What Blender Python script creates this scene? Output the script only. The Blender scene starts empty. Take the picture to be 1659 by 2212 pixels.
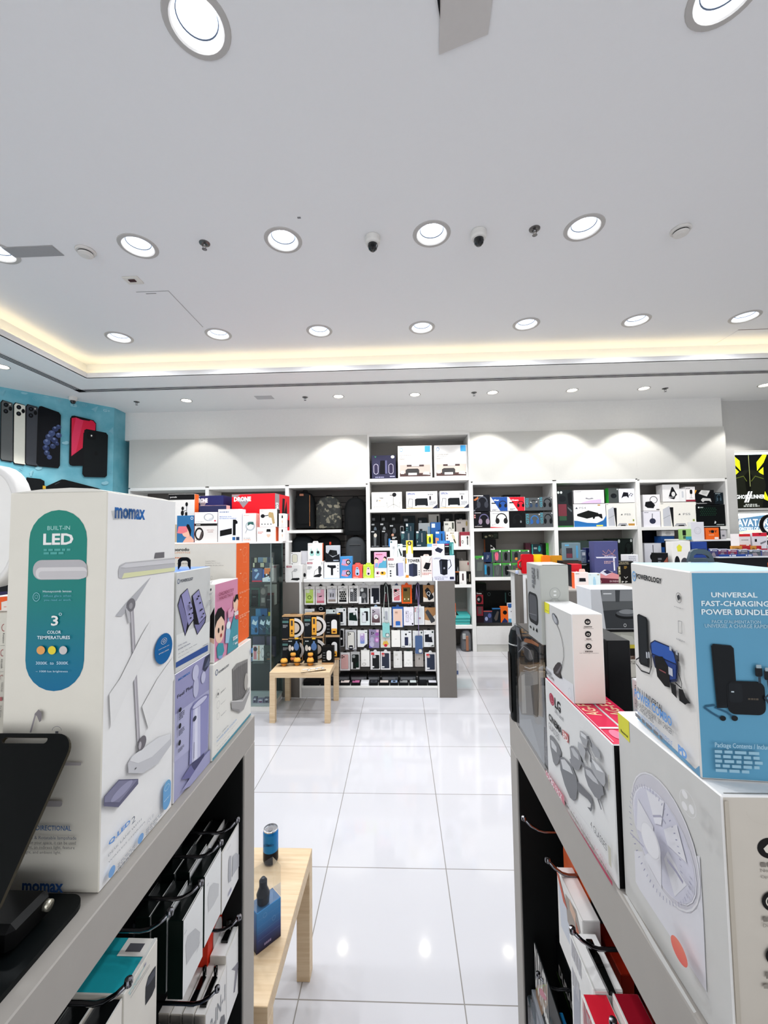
import bpy, bmesh, math, random
from mathutils import Vector, Matrix
from mathutils.geometry import tessellate_polygon
random.seed(7)
S = bpy.context.scene
COL = S.collection

# ------------------------------------------------------------------ camera
F_PX = 892.555
CAM_H = 1.684688
PITCH, YAW, ROLL = 0.0539994, -0.038503, -0.0138719

def cam_axes():
    fw = Vector((math.sin(YAW) * math.cos(PITCH), math.cos(YAW) * math.cos(PITCH), math.sin(PITCH)))
    r = Vector((math.cos(YAW), -math.sin(YAW), 0))
    u = r.cross(fw)
    c, s = math.cos(ROLL), math.sin(ROLL)
    return r * c + u * s, u * c - r * s, fw
CR, CU, CF = cam_axes()
EYE = Vector((0, 0, CAM_H))
cd = bpy.data.cameras.new('camera')
cam = bpy.data.objects.new('camera', cd)
COL.objects.link(cam)
cam.matrix_world = Matrix(((CR.x, CU.x, -CF.x, 0), (CR.y, CU.y, -CF.y, 0), (CR.z, CU.z, -CF.z, CAM_H), (0, 0, 0, 1)))
cd.sensor_fit = 'HORIZONTAL'
cd.sensor_width = 36
cd.lens = F_PX * 36 / 1659
cd.clip_start = 0.02
S.camera = cam

# ------------------------------------------------------------------ light levels, world, exposure
EXPOSURE = 0.58
P_MAIN, P_WASH = 19.0, 19.0
COVE = 3.4                           # emission of the cove strip
BULB = 14.0
w = bpy.data.worlds.new('fill_world')  # added even fill, entering by the open side behind the camera
S.world = w
w.use_nodes = True
w.node_tree.nodes['Background'].inputs[0].default_value = (0.93, 0.96, 1, 1)
w.node_tree.nodes['Background'].inputs[1].default_value = 1.2
S.view_settings.view_transform = 'Standard'
S.view_settings.look = 'None'
S.view_settings.exposure = EXPOSURE
S.view_settings.gamma = 1
S.view_settings.use_curve_mapping = False
try:
    cy = S.cycles
    cy.max_bounces = 7
    cy.diffuse_bounces = 4
    cy.glossy_bounces = 3
    cy.transmission_bounces = 4
    cy.transparent_max_bounces = 12
    cy.caustics_reflective = False
    cy.caustics_refractive = False
    cy.sample_clamp_indirect = 6
except Exception:
    pass

# ------------------------------------------------------------------ pixel of the photograph -> point of the place
def ray(x, y):
    return CR * ((x - 829.5) / F_PX) - CU * ((y - 1106) / F_PX) + CF
def onY(x, y, v):
    d = ray(x, y); return EYE + d * (v / d.y)
def onX(x, y, v):
    d = ray(x, y); return EYE + d * (v / d.x)
def onZ(x, y, v):
    d = ray(x, y); return EYE + d * ((v - CAM_H) / d.z)

# ------------------------------------------------------------------ materials
def lin(h):
    h = h.lstrip('#')
    o = []
    for i in (0, 2, 4):
        c = int(h[i:i + 2], 16) / 255
        o.append(c / 12.92 if c <= .04045 else ((c + .055) / 1.055) ** 2.4)
    return (o[0], o[1], o[2], 1)
PAL = dict(K='0b0c0e', W='e9e7e4', G='8b8782', O='f0641e', R='c9141f', B='2a6fb5', N='1f2440', T='1b8a93', Y='f2b32a', D='2b2e33', S='bfbfc2', P='e59ab5', L='a9c94a', C='f3ece2', V='8d8cc0', M='5c6068')
MATS = {}
def mat(c, rough=.45, metal=0., spec=.22, emit=0., noise=.03, alpha=1., coat=0., bump=0.):
    c = PAL.get(c, c)
    key = (c, rough, metal, spec, emit, noise, alpha, coat, bump)
    if key in MATS:
        return MATS[key]
    m = bpy.data.materials.new('finish_' + c)
    m.use_nodes = True
    nt = m.node_tree
    b = nt.nodes['Principled BSDF']
    col = lin(c)
    if max(col[:3]) < .04: col, spec = tuple(x * .5 for x in col[:3]) + (1,), spec * .6      # printed black
    b.inputs['Roughness'].default_value = rough
    b.inputs['Metallic'].default_value = metal
    b.inputs['Specular IOR Level'].default_value = spec
    b.inputs['Coat Weight'].default_value = coat
    if alpha < 1:
        b.inputs['Alpha'].default_value = alpha
    tc = nt.nodes.new('ShaderNodeTexCoord')
    nz = nt.nodes.new('ShaderNodeTexNoise')
    nz.inputs['Scale'].default_value = 38
    nz.inputs['Detail'].default_value = 3
    nt.links.new(tc.outputs['Object'], nz.inputs['Vector'])
    mx = nt.nodes.new('ShaderNodeMix')
    mx.data_type = 'RGBA'
    mx.inputs[6].default_value = tuple(x * (1 - noise) for x in col[:3]) + (1,)
    mx.inputs[7].default_value = tuple(min(1, x * (1 + noise)) for x in col[:3]) + (1,)
    nt.links.new(nz.outputs['Fac'], mx.inputs[0])
    nt.links.new(mx.outputs[2], b.inputs['Base Color'])
    if emit:
        b.inputs['Emission Color'].default_value = col
        b.inputs['Emission Strength'].default_value = emit
    if bump:
        bp = nt.nodes.new('ShaderNodeBump')
        bp.inputs['Strength'].default_value = bump
        bp.inputs['Distance'].default_value = .002
        n2 = nt.nodes.new('ShaderNodeTexNoise')
        n2.inputs['Scale'].default_value = 260
        nt.links.new(tc.outputs['Object'], n2.inputs['Vector'])
        nt.links.new(n2.outputs['Fac'], bp.inputs['Height'])
        nt.links.new(bp.outputs[0], b.inputs['Normal'])
    MATS[key] = m
    return m

def ramp_mat(stops, axis, lo, hi, rough=.4, emit=0.):
    """printed colour blend along one object axis between lo and hi"""
    key = ('ramp', tuple(stops), axis, round(lo, 4), round(hi, 4), rough, emit)
    if key in MATS:
        return MATS[key]
    m = bpy.data.materials.new('blend_print')
    m.use_nodes = True
    nt = m.node_tree
    b = nt.nodes['Principled BSDF']
    b.inputs['Roughness'].default_value = rough
    b.inputs['Specular IOR Level'].default_value = .2
    tc = nt.nodes.new('ShaderNodeTexCoord')
    sp = nt.nodes.new('ShaderNodeSeparateXYZ')
    mr = nt.nodes.new('ShaderNodeMapRange')
    mr.inputs[1].default_value, mr.inputs[2].default_value = lo, hi
    cr = nt.nodes.new('ShaderNodeValToRGB')
    e = cr.color_ramp.elements
    n = len(stops)
    e[0].color = lin(stops[0]); e[1].color = lin(stops[-1])
    for i in range(1, n - 1):
        q = e.new(i / (n - 1)); q.color = lin(stops[i])
    nt.links.new(tc.outputs['Object'], sp.inputs[0])
    nt.links.new(sp.outputs['XYZ'.index(axis)], mr.inputs[0])
    nt.links.new(mr.outputs[0], cr.inputs[0])
    nt.links.new(cr.outputs[0], b.inputs['Base Color'])
    if emit:
        nt.links.new(cr.outputs[0], b.inputs['Emission Color'])
        b.inputs['Emission Strength'].default_value = emit
    MATS[key] = m
    return m

def glass_mat(name='clear_glass', tint=(.93, .97, .96), refl=.12, rough=.02):
    if name in MATS:
        return MATS[name]
    m = bpy.data.materials.new(name)
    m.use_nodes = True
    nt = m.node_tree
    nt.nodes.remove(nt.nodes['Principled BSDF'])
    out = nt.nodes['Material Output']
    tr = nt.nodes.new('ShaderNodeBsdfTransparent'); tr.inputs[0].default_value = tint + (1,)
    gl = nt.nodes.new('ShaderNodeBsdfGlossy'); gl.inputs['Roughness'].default_value = rough
    fr = nt.nodes.new('ShaderNodeLayerWeight'); fr.inputs[0].default_value = .25
    ad = nt.nodes.new('ShaderNodeMath'); ad.operation = 'MULTIPLY_ADD'
    ad.inputs[1].default_value = .4; ad.inputs[2].default_value = refl * .1
    mx = nt.nodes.new('ShaderNodeMixShader')
    nt.links.new(fr.outputs['Fresnel'], ad.inputs[0])
    nt.links.new(ad.outputs[0], mx.inputs[0])
    nt.links.new(tr.outputs[0], mx.inputs[1]); nt.links.new(gl.outputs[0], mx.inputs[2])
    nt.links.new(mx.outputs[0], out.inputs[0])
    MATS[name] = m
    return m

def wood_mat():
    if 'wood' in MATS:
        return MATS['wood']
    m = bpy.data.materials.new('birch_effect')
    m.use_nodes = True
    nt = m.node_tree
    b = nt.nodes['Principled BSDF']
    b.inputs['Roughness'].default_value = .5
    tc = nt.nodes.new('ShaderNodeTexCoord')
    mp = nt.nodes.new('ShaderNodeMapping'); mp.inputs['Scale'].default_value = (2.5, 40, 40)
    nz = nt.nodes.new('ShaderNodeTexNoise'); nz.inputs['Scale'].default_value = 2.2; nz.inputs['Detail'].default_value = 6
    cr = nt.nodes.new('ShaderNodeValToRGB')
    cr.color_ramp.elements[0].position = .3; cr.color_ramp.elements[0].color = lin('c9ad88')
    cr.color_ramp.elements[1].position = .75; cr.color_ramp.elements[1].color = lin('dcc5a3')
    nt.links.new(tc.outputs['Object'], mp.inputs[0]); nt.links.new(mp.outputs[0], nz.inputs['Vector'])
    nt.links.new(nz.outputs['Fac'], cr.inputs[0]); nt.links.new(cr.outputs[0], b.inputs['Base Color'])
    MATS['wood'] = m
    return m

def tile_mat():
    m = bpy.data.materials.new('white_floor_tiles')
    m.use_nodes = True
    nt = m.node_tree
    b = nt.nodes['Principled BSDF']
    b.inputs['Specular IOR Level'].default_value = .5
    tc = nt.nodes.new('ShaderNodeTexCoord')
    mp = nt.nodes.new('ShaderNodeMapping')
    mp.inputs['Location'].default_value = (.397 / .6, -3.98158 / .6 + 20, 0)
    mp.inputs['Scale'].default_value = (1 / .6, 1 / .6, 1)
    br = nt.nodes.new('ShaderNodeTexBrick')
    br.offset = 0; br.squash = 1
    br.inputs['Scale'].default_value = 1
    br.inputs['Brick Width'].default_value = 1
    br.inputs['Row Height'].default_value = 1
    br.inputs['Mortar Size'].default_value = .0038
    br.inputs['Mortar Smooth'].default_value = .1
    br.inputs['Color1'].default_value = lin('c4c3c7'); br.inputs['Color2'].default_value = lin('c0bfc3')
    br.inputs['Mortar'].default_value = lin('86827e')
    nz = nt.nodes.new('ShaderNodeTexNoise'); nz.inputs['Scale'].default_value = 1.3; nz.inputs['Detail'].default_value = 4
    mr = nt.nodes.new('ShaderNodeMapRange')
    mr.inputs[3].default_value = .045; mr.inputs[4].default_value = .10
    nt.links.new(tc.outputs['Object'], mp.inputs[0]); nt.links.new(mp.outputs[0], br.inputs['Vector'])
    nt.links.new(tc.outputs['Object'], nz.inputs['Vector']); nt.links.new(nz.outputs['Fac'], mr.inputs[0])
    nt.links.new(mr.outputs[0], b.inputs['Roughness'])
    nt.links.new(br.outputs['Color'], b.inputs['Base Color'])
    return m

# ------------------------------------------------------------------ mesh building
def N_(v):
    return v.normalized()
class MB:
    def __init__(s):
        s.v, s.f, s.mi, s.ms, s.sm = [], [], [], [], []
    def m(s, mt):
        if isinstance(mt, str):
            mt = mat(mt)
        if mt not in s.ms:
            s.ms.append(mt)
        return s.ms.index(mt)
    def add(s, verts, faces, mt, smooth=False):
        b = len(s.v); k = s.m(mt)
        s.v += [tuple(p) for p in verts]
        for f in faces:
            s.f.append([b + i for i in f]); s.mi.append(k); s.sm.append(smooth)
        return s
    def box(s, x0, y0, z0, x1, y1, z1, mt, c=0.0, mts=None):
        """box with chamfered edges; mts = {'x-','x+','y-','y+','z-','z+': material}"""
        x0, x1 = min(x0, x1), max(x0, x1); y0, y1 = min(y0, y1), max(y0, y1); z0, z1 = min(z0, z1), max(z0, z1)
        mts = mts or {}
        c = min(c, .3 * min(x1 - x0, y1 - y0, z1 - z0))
        if c <= 0:
            vs = [(x, y, z) for z in (z0, z1) for y in (y0, y1) for x in (x0, x1)]
            fs = {'z-': (0, 2, 3, 1), 'z+': (4, 5, 7, 6), 'y-': (0, 1, 5, 4), 'y+': (2, 6, 7, 3), 'x-': (0, 4, 6, 2), 'x+': (1, 3, 7, 5)}
            for k, f in fs.items():
                s.add([vs[i] for i in f], [(0, 1, 2, 3)], mts.get(k, mt))
            return s
        P = [[x0, x1], [y0, y1], [z0, z1]]
        def pt(i, j, k, keep):   # corner i,j,k, lying on the face of axis keep
            o = []
            for a, q in enumerate((i, j, k)):
                p = P[a][q]
                if a != keep:
                    p += c if q == 0 else -c
                o.append(p)
            return tuple(o)
        names = 'xyz'
        for a in range(3):
            for q in (0, 1):
                o = [b for b in range(3) if b != a]
                ring = []
                for (m_, n_) in ((0, 0), (1, 0), (1, 1), (0, 1)):
                    idx = [0, 0, 0]; idx[a] = q; idx[o[0]] = m_; idx[o[1]] = n_
                    ring.append(pt(*idx, a))
                e1 = Vector(ring[1]) - Vector(ring[0]); e2 = Vector(ring[3]) - Vector(ring[0])
                nn = e1.cross(e2)
                if (nn[a] > 0) != (q == 1):
                    ring.reverse()
                s.add(ring, [(0, 1, 2, 3)], mts.get(names[a] + '-+'[q], mt))
        for a in range(3):
            o = [b for b in range(3) if b != a]
            for m_ in (0, 1):
                for n_ in (0, 1):
                    ia = [0, 0, 0]; ia[o[0]] = m_; ia[o[1]] = n_
                    ib = list(ia); ib[a] = 1
                    quad = [pt(*ia, o[0]), pt(*ib, o[0]), pt(*ib, o[1]), pt(*ia, o[1])]
                    n0 = (Vector(quad[1]) - Vector(quad[0])).cross(Vector(quad[3]) - Vector(quad[0]))
                    if n0[o[0]] * (1 if m_ else -1) < 0:
                        quad.reverse()
                    s.add(quad, [(0, 1, 2, 3)], mt)
        for i in (0, 1):
            for j in (0, 1):
                for k in (0, 1):
                    t = [pt(i, j, k, 0), pt(i, j, k, 1), pt(i, j, k, 2)]
                    n0 = (Vector(t[1]) - Vector(t[0])).cross(Vector(t[2]) - Vector(t[0]))
                    if n0[0] * (1 if i else -1) < 0:
                        t.reverse()
                    s.add(t, [(0, 1, 2)], mt)
        return s
    def tube(s, pts, r, mt, n=8, cap=True, smooth=True):
        pts = [Vector(p) for p in pts]
        rs = r if isinstance(r, (list, tuple)) else [r] * len(pts)
        V, Fc = [], []
        ref = None
        for i, p in enumerate(pts):
            t = (pts[min(i + 1, len(pts) - 1)] - pts[max(i - 1, 0)])
            if t.length < 1e-9:
                t = Vector((0, 0, 1))
            t.normalize()
            if ref is None:
                ref = Vector((0, 0, 1)) if abs(t.z) < .9 else Vector((1, 0, 0))
            u = (ref - t * ref.dot(t))
            if u.length < 1e-6:
                u = t.orthogonal()
            u.normalize(); ref = u
            v = t.cross(u)
            for k in range(n):
                a = 2 * math.pi * k / n
                V.append(p + u * math.cos(a) * rs[i] + v * math.sin(a) * rs[i])
        for i in range(len(pts) - 1):
            for k in range(n):
                k2 = (k + 1) % n
                Fc.append((i * n + k, i * n + k2, (i + 1) * n + k2, (i + 1) * n + k))
        if cap:
            Fc.append(tuple(reversed(range(n)))); b = (len(pts) - 1) * n
            Fc.append(tuple(b + k for k in range(n)))
        s.add(V, Fc, mt, smooth)
        return s
    def lathe(s, prof, mt, o=(0, 0, 0), n=24, axis='z', smooth=True, sx=1., sy=1., a0=0., a1=2 * math.pi):
        """prof: (radius, height); mt may be a list, one per band"""
        o = Vector(o)
        full = abs(a1 - a0 - 2 * math.pi) < 1e-6
        nn = n if full else n + 1
        def P(r, h, k):
            a = a0 + (a1 - a0) * k / n
            x, y = r * math.cos(a) * sx, r * math.sin(a) * sy
            return o + (Vector((x, y, h)) if axis == 'z' else Vector((h, x, y)) if axis == 'x' else Vector((x, -h, y)))
        for i in range(len(prof) - 1):
            (r0, h0), (r1, h1) = prof[i], prof[i + 1]
            V = [P(r0, h0, k) for k in range(nn)] + [P(r1, h1, k) for k in range(nn)]
            Fc = []
            for k in range(n):
                k2 = (k + 1) % nn
                if r0 < 1e-7:
                    Fc.append((k, nn + k2, nn + k))
                elif r1 < 1e-7:
                    Fc.append((k, k2, nn + k))
                else:
                    Fc.append((k, k2, nn + k2, nn + k))
            s.add(V, Fc, mt[i] if isinstance(mt, list) else mt, smooth)
        return s
    def prism(s, poly, o, U, V, d, mt, mt_side=None, smooth_side=False):
        """polygon poly (2-D, along U,V from o) extruded by vector d"""
        o, U, V, d = Vector(o), Vector(U), Vector(V), Vector(d)
        a = [o + U * p[0] + V * p[1] for p in poly]
        b = [p + d for p in a]
        n = len(a)
        s.add(a, [tuple(range(n))], mt); s.add(b, [tuple(reversed(range(n)))], mt)
        s.add(a + b, [(i, n + i, n + (i + 1) % n, (i + 1) % n) for i in range(n)], mt_side or mt, smooth_side)
        return s
    def build(s, name, parent=None, loc=None, rot=None, weld=False):
        me = bpy.data.meshes.new(name)
        me.from_pydata(s.v, [], s.f)
        for mt in s.ms:
            me.materials.append(mt)
        for i, p in enumerate(me.polygons):
            p.material_index = s.mi[i]; p.use_smooth = s.sm[i]
        if weld:
            bm = bmesh.new(); bm.from_mesh(me)
            bmesh.ops.remove_doubles(bm, verts=bm.verts, dist=1e-5)
            bmesh.ops.recalc_face_normals(bm, faces=bm.faces)
            bm.to_mesh(me); bm.free()
        me.update()
        o = bpy.data.objects.new(name, me)
        COL.objects.link(o)
        if parent:
            o.parent = parent
        if loc is not None:
            o.location = loc
        if rot is not None:
            o.rotation_euler = rot
        return o

def tag(o, label, cat, group=None, kind=None):
    o['label'] = label; o['category'] = cat
    if group: o['group'] = group
    if kind: o['kind'] = kind
    return o
def thing(name, label, cat, loc=(0, 0, 0), rz=0., group=None):
    o = bpy.data.objects.new(name, None)
    COL.objects.link(o)
    o.empty_display_size = .05
    o.location = loc; o.rotation_euler = (0, 0, rz)
    return tag(o, label, cat, group)
def struct(o):
    o['kind'] = 'structure'
    return o
def dup(root, loc, rz=None, label=None, group=None):
    r = root.copy(); COL.objects.link(r); r.location = loc
    if rz is not None: r.rotation_euler = (0, 0, rz)
    if label: r['label'] = label
    if group: r['group'] = group
    for ch in list(root.children):
        c = ch.copy(); COL.objects.link(c); c.parent = r
        for g in ch.children:
            d = g.copy(); COL.objects.link(d); d.parent = c
    return r

# ------------------------------------------------------------------ printing on faces
TXT = {}
def text_geo(s, bold=0.):
    k = (s, bold)
    if k in TXT:
        return TXT[k]
    cu = bpy.data.curves.new('t', 'FONT')
    cu.body = s; cu.size = 1; cu.resolution_u = 2; cu.offset = bold
    ob = bpy.data.objects.new('t', cu)
    me = bpy.data.meshes.new_from_object(ob)
    vs = [(v.co.x, v.co.y) for v in me.vertices]
    fs = [tuple(p.vertices) for p in me.polygons]
    bpy.data.objects.remove(ob); bpy.data.curves.remove(cu); bpy.data.meshes.remove(me)
    if vs:
        x0, x1 = min(p[0] for p in vs), max(p[0] for p in vs); y0, y1 = min(p[1] for p in vs), max(p[1] for p in vs)
        vs = [((p[0] - x0) / max(1e-6, x1 - x0), (p[1] - y0) / max(1e-6, y1 - y0)) for p in vs]
    TXT[k] = (vs, fs)
    return TXT[k]

class Face:
    """flat printed face: o = lower-left corner, U/V unit directions, w/h size.
    Drawing coordinates are either 0..1 of the face, or (with crop) points read off the photograph."""
    def __init__(s, mb, o, U, V, w, h, crop=None, eps=.00015, T=None):
        s.mb, s.o, s.U, s.V, s.w, s.h = mb, Vector(o), Vector(U), Vector(V), w, h
        s.N = s.U.cross(s.V); s.crop = crop; s.k = 1; s.eps = eps
        s.T = T            # matrix of the thing in the room (for reading points off the photograph)
    def uv(s, x, y):
        if s.crop is None:
            return x, y
        px, py = s.crop[0] + x / s.crop[2], s.crop[1] + y / s.crop[2]
        d = ray(px, py)
        o, U, V = s.o, s.U, s.V
        if s.T is not None:
            R3 = s.T.to_3x3(); o = s.T @ o; U = R3 @ U; V = R3 @ V
        N = U.cross(V)
        t = (o - EYE).dot(N) / d.dot(N)
        q = EYE + d * t - o
        return q.dot(U) / s.w, q.dot(V) / s.h
    def p3(s, u, v):
        return s.o + s.U * (u * s.w) + s.V * (v * s.h) + s.N * (s.eps * s.k)
    def clampuv(s, u, v):
        return min(max(u, .004), .996), min(max(v, .004), .996)
    def c(s, *k):
        s.crop = k
    def bb(s, x0, y0, x1, y1):
        if isinstance(x0, tuple):      # left, right, top and bottom points of the outline
            q = [s.clampuv(*s.uv(*p)) for p in (x0, y0, x1, y1)]
            return q[0][0], q[3][1], q[1][0], q[2][1]
        a, b = s.uv(x0, y0), s.uv(x1, y1)
        a, b = s.clampuv(*a), s.clampuv(*b)
        return min(a[0], b[0]), min(a[1], b[1]), max(a[0], b[0]), max(a[1], b[1])
    def poly_uv(s, pts, c):
        s.k += 1
        pts = [s.clampuv(*p) for p in pts]
        area = sum(pts[i][0] * pts[(i + 1) % len(pts)][1] - pts[(i + 1) % len(pts)][0] * pts[i][1] for i in range(len(pts)))
        if area < 0:
            pts = pts[::-1]
        s.mb.add([s.p3(*p) for p in pts], [tuple(range(len(pts)))], c)
    def r(s, x0, y0, x1, y1, c, rad=0.):
        a, b, e, d = s.bb(x0, y0, x1, y1)
        if rad <= 0:
            s.poly_uv([(a, b), (e, b), (e, d), (a, d)], c); return
        rm = rad * min((e - a) * s.w, (d - b) * s.h)
        ru, rv = rm / s.w, rm / s.h
        pts = []
        for (cx, cy, t0) in ((e - ru, d - rv, 0), (a + ru, d - rv, 1), (a + ru, b + rv, 2), (e - ru, b + rv, 3)):
            for i in range(7):
                t = (t0 + i / 6) * math.pi / 2
                pts.append((cx + math.cos(t) * ru, cy + math.sin(t) * rv))
        s.poly_uv(pts, c)
    def e(s, x0, y0, x1, y1, c, n=24):
        a, b, e, d = s.bb(x0, y0, x1, y1)
        s.poly_uv([((a + e) / 2 + math.cos(2 * math.pi * i / n) * (e - a) / 2, (b + d) / 2 + math.sin(2 * math.pi * i / n) * (d - b) / 2) for i in range(n)], c)
    def ring(s, x0, y0, x1, y1, c, t=.15, n=28, a0=0., a1=1.):
        a, b, e, d = s.bb(x0, y0, x1, y1)
        s.k += 1
        cx, cy, rx, ry = (a + e) / 2, (b + d) / 2, (e - a) / 2, (d - b) / 2
        V = []
        for i in range(n + 1):
            q = 2 * math.pi * (a0 + (a1 - a0) * i / n)
            V.append(s.p3(cx + math.cos(q) * rx, cy + math.sin(q) * ry)); V.append(s.p3(cx + math.cos(q) * rx * (1 - t), cy + math.sin(q) * ry * (1 - t)))
        s.mb.add(V, [(2 * i, 2 * i + 2, 2 * i + 3, 2 * i + 1) for i in range(n)], c)
    def p(s, pts, c):
        s.poly_uv([s.uv(*q) for q in pts], c)
    def l(s, pts, wd, c, closed=False):
        """stroke; wd in millimetres"""
        q = [s.uv(*a) for a in pts]
        q = [Vector((u * s.w, v * s.h)) for u, v in q]
        if closed: q.append(q[0])
        s.k += 1
        V, Fc = [], []
        for i in range(len(q)):
            t = q[min(i + 1, len(q) - 1)] - q[max(i - 1, 0)]
            if t.length < 1e-9: t = Vector((1, 0))
            t.normalize(); nrm = Vector((-t.y, t.x)) * wd * .0005
            for z in (q[i] + nrm, q[i] - nrm):
                V.append(s.p3(*s.clampuv(z.x / s.w, z.y / s.h)))
        s.mb.add(V, [(2 * i, 2 * i + 1, 2 * i + 3, 2 * i + 2) for i in range(len(q) - 1)], c)
    def t(s, txt, x0, y0, x1, y1, c, bold=0., rot=0):
        a, b, e, d = s.bb(x0, y0, x1, y1)
        s.k += 1
        vs, fs = text_geo(txt, bold)
        def mp(p):
            x, y = p
            if rot == 1: x, y = 1 - y, x        # reads upwards
            if rot == -1: x, y = y, 1 - x       # reads downwards
            return s.p3(a + (e - a) * x, b + (d - b) * y)
        s.mb.add([mp(p) for p in vs], fs, c)
    def g(s, x0, y0, x1, y1, n, c, rot=0):
        """n lines of small print, words as dashes"""
        a, b, e, d = s.bb(x0, y0, x1, y1)
        s.k += 1
        V, Fc = [], []
        for i in range(n):
            hgt = 1 / (n + (n - 1) * .6) if n > 1 else 1
            y1_ = 1 - i * hgt * 1.6; y0_ = y1_ - hgt
            x = 0.
            end = 1. if i < n - 1 or n == 1 else .7
            while x < end - .04:
                wl = min(random.uniform(.1, .24), end - x)
                q = [(x, y0_), (x + wl, y0_), (x + wl, y1_), (x, y1_)]
                if rot: q = [(1 - yy, xx) for xx, yy in q]
                k = len(V)
                V += [s.p3(a + (e - a) * xx, b + (d - b) * yy) for xx, yy in q]
                Fc.append((k, k + 1, k + 2, k + 3)); x += wl + .05
        s.mb.add(V, Fc, c)
    def draw(s, ops):
        for op in ops or ():
            getattr(s, op[0])(*op[1:])
        return s

SH = .0012
def carton(name, label, cat, X0, X1, Y0, Y1, Z0, Z1, col, front=None, crop=None, left=None, right=None, top=None, cols=None, group=None, rough=.4, ch=SH, rot=0., piv=None, lcrop=None, rcrop=None):
    """a printed box standing in the room; front looks to -Y, left to -X, right to +X. cols = face colours."""
    w_, d_, h_ = X1 - X0, Y1 - Y0, Z1 - Z0
    px, py = (X0 + X1) / 2, (Y0 + Y1) / 2
    mb = MB()
    mts = {k: mat(v, rough) for k, v in (cols or {}).items()}
    mb.box(-w_ / 2, -d_ / 2, 0, w_ / 2, d_ / 2, h_, mat(col, rough), ch, mts)
    loc = Vector((px, py, Z0))
    M = Matrix.Translation(loc) @ Matrix.Rotation(rot, 4, 'Z')
    if piv is not None:      # turn about a given room point instead of the centre
        c0 = Vector((px - piv[0], py - piv[1], 0)); c0 = Matrix.Rotation(rot, 3, 'Z') @ c0
        loc = Vector((piv[0] + c0.x, piv[1] + c0.y, Z0))
        M = Matrix.Translation(loc) @ Matrix.Rotation(rot, 4, 'Z')
    if front: Face(mb, (-w_ / 2, -d_ / 2, 0), (1, 0, 0), (0, 0, 1), w_, h_, crop, T=M).draw(front)
    if left: Face(mb, (-w_ / 2, d_ / 2, 0), (0, -1, 0), (0, 0, 1), d_, h_, lcrop, T=M).draw(left)
    if right: Face(mb, (w_ / 2, -d_ / 2, 0), (0, 1, 0), (0, 0, 1), d_, h_, rcrop, T=M).draw(right)
    if top: Face(mb, (-w_ / 2, -d_ / 2, h_), (1, 0, 0), (0, 1, 0), w_, d_, None, T=M).draw(top)
    o = mb.build(name, loc=loc, rot=(0, 0, rot))
    return tag(o, label, cat, group)

def pbox(c, name, label, cat, x0, y0, x1, y1, Y, depth, col, front=None, z=None, zt=None, **kw):
    """carton whose front face covers rectangle x0..y1 of crop c at distance Y; z = height of the surface it stands on"""
    a = onY(c[0] + x0 / c[2], c[1] + y1 / c[2], Y); b = onY(c[0] + x1 / c[2], c[1] + y0 / c[2], Y)
    z0 = a.z if z is None else z
    if Y > 6.0:                                       # keep within its shelf bay
        i = max(k for k in range(7) if (a.x + b.x) / 2 > BX[k]); lo, hi = BX[i] + .029, BX[i + 1] - .029
        a.x = max(a.x, lo); b.x = min(b.x, hi)
        depth = min(depth, SY + SD - .022 - Y)
    elif 4.0 < Y < 4.42 and b.x < -1.1 and z0 < 1.5:  # keep inside the showcase
        sft = min(0, GX1 - .014 - b.x); a.x += sft; b.x += sft
    return carton(name, label, cat, min(a.x, b.x) + .001, max(a.x, b.x) - .001, Y, Y + depth, z0, max(b.z, z0 + .01) if zt is None else zt, col, front, None, **kw)
# ================================================================== the room shell
WHITE_P = mat('dedddb', .6)
CEIL_M = mat('e4e4e5', .75, noise=.01)
CEIL_B = mat('f2f2f1', .75, noise=.01)  # paler copy of the ceiling white, stands in for ambient light
ZM, ZL = 3.8, 3.58                       # raised ceiling, border ceiling
TX0, TX1, TY0, TY1 = -3.67, 4.55, -1.5, 4.65   # opening of the raised part
GX = [-2.935, -1.87, -.805, .256, 1.315, 2.41, 3.47]
MAIN_LIGHTS = [(x, y) for y in (1.565, 2.825, 4.15) for x in GX if not (y == 2.825 and x > 2) and not (y < 2 and abs(x - .256) < .1)]
WASH_LIGHTS = [(-2.94, 5.54), (-.816, 5.54), (.23, 5.55), (1.279, 5.55), (2.336, 5.545), (3.278, 5.545), (4.836, 5.547), (-4.34, 4.27)]
R_MAIN, R_WASH = .104, .066

def holed(outer, holes, z, r, mt, name, flip=True):
    rings = [[Vector((x, y, 0)) for x, y in outer]]
    for cx, cy in holes:
        rings.append([Vector((cx + math.cos(2 * math.pi * k / 32) * r, cy + math.sin(2 * math.pi * k / 32) * r, 0)) for k in range(32)])
    tris = tessellate_polygon(rings)
    V = [(p.x, p.y, z) for rg in rings for p in rg]
    mb = MB()
    fs = []
    for t in tris:
        a, b, c = (Vector(V[i]) for i in t)
        up = (b - a).cross(c - a).z > 0
        fs.append(tuple(reversed(t)) if up == flip else tuple(t))
    mb.add(V, fs, mt)
    return struct(mb.build(name))

mb = MB(); mb.add([(-7, -4, 0), (7, -4, 0), (7, 7, 0), (-7, 7, 0)], [(0, 1, 2, 3)], tile_mat())
struct(mb.build('floor'))
MX0, MX1, MY0, MY1 = TX0 - .12, TX1 + .12, TY0 - .12, TY1 + .136
holed([(MX0, MY0), (MX1, MY0), (MX1, MY1), (MX0, MY1)], MAIN_LIGHTS, ZM, R_MAIN, CEIL_M, 'ceiling')
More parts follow.
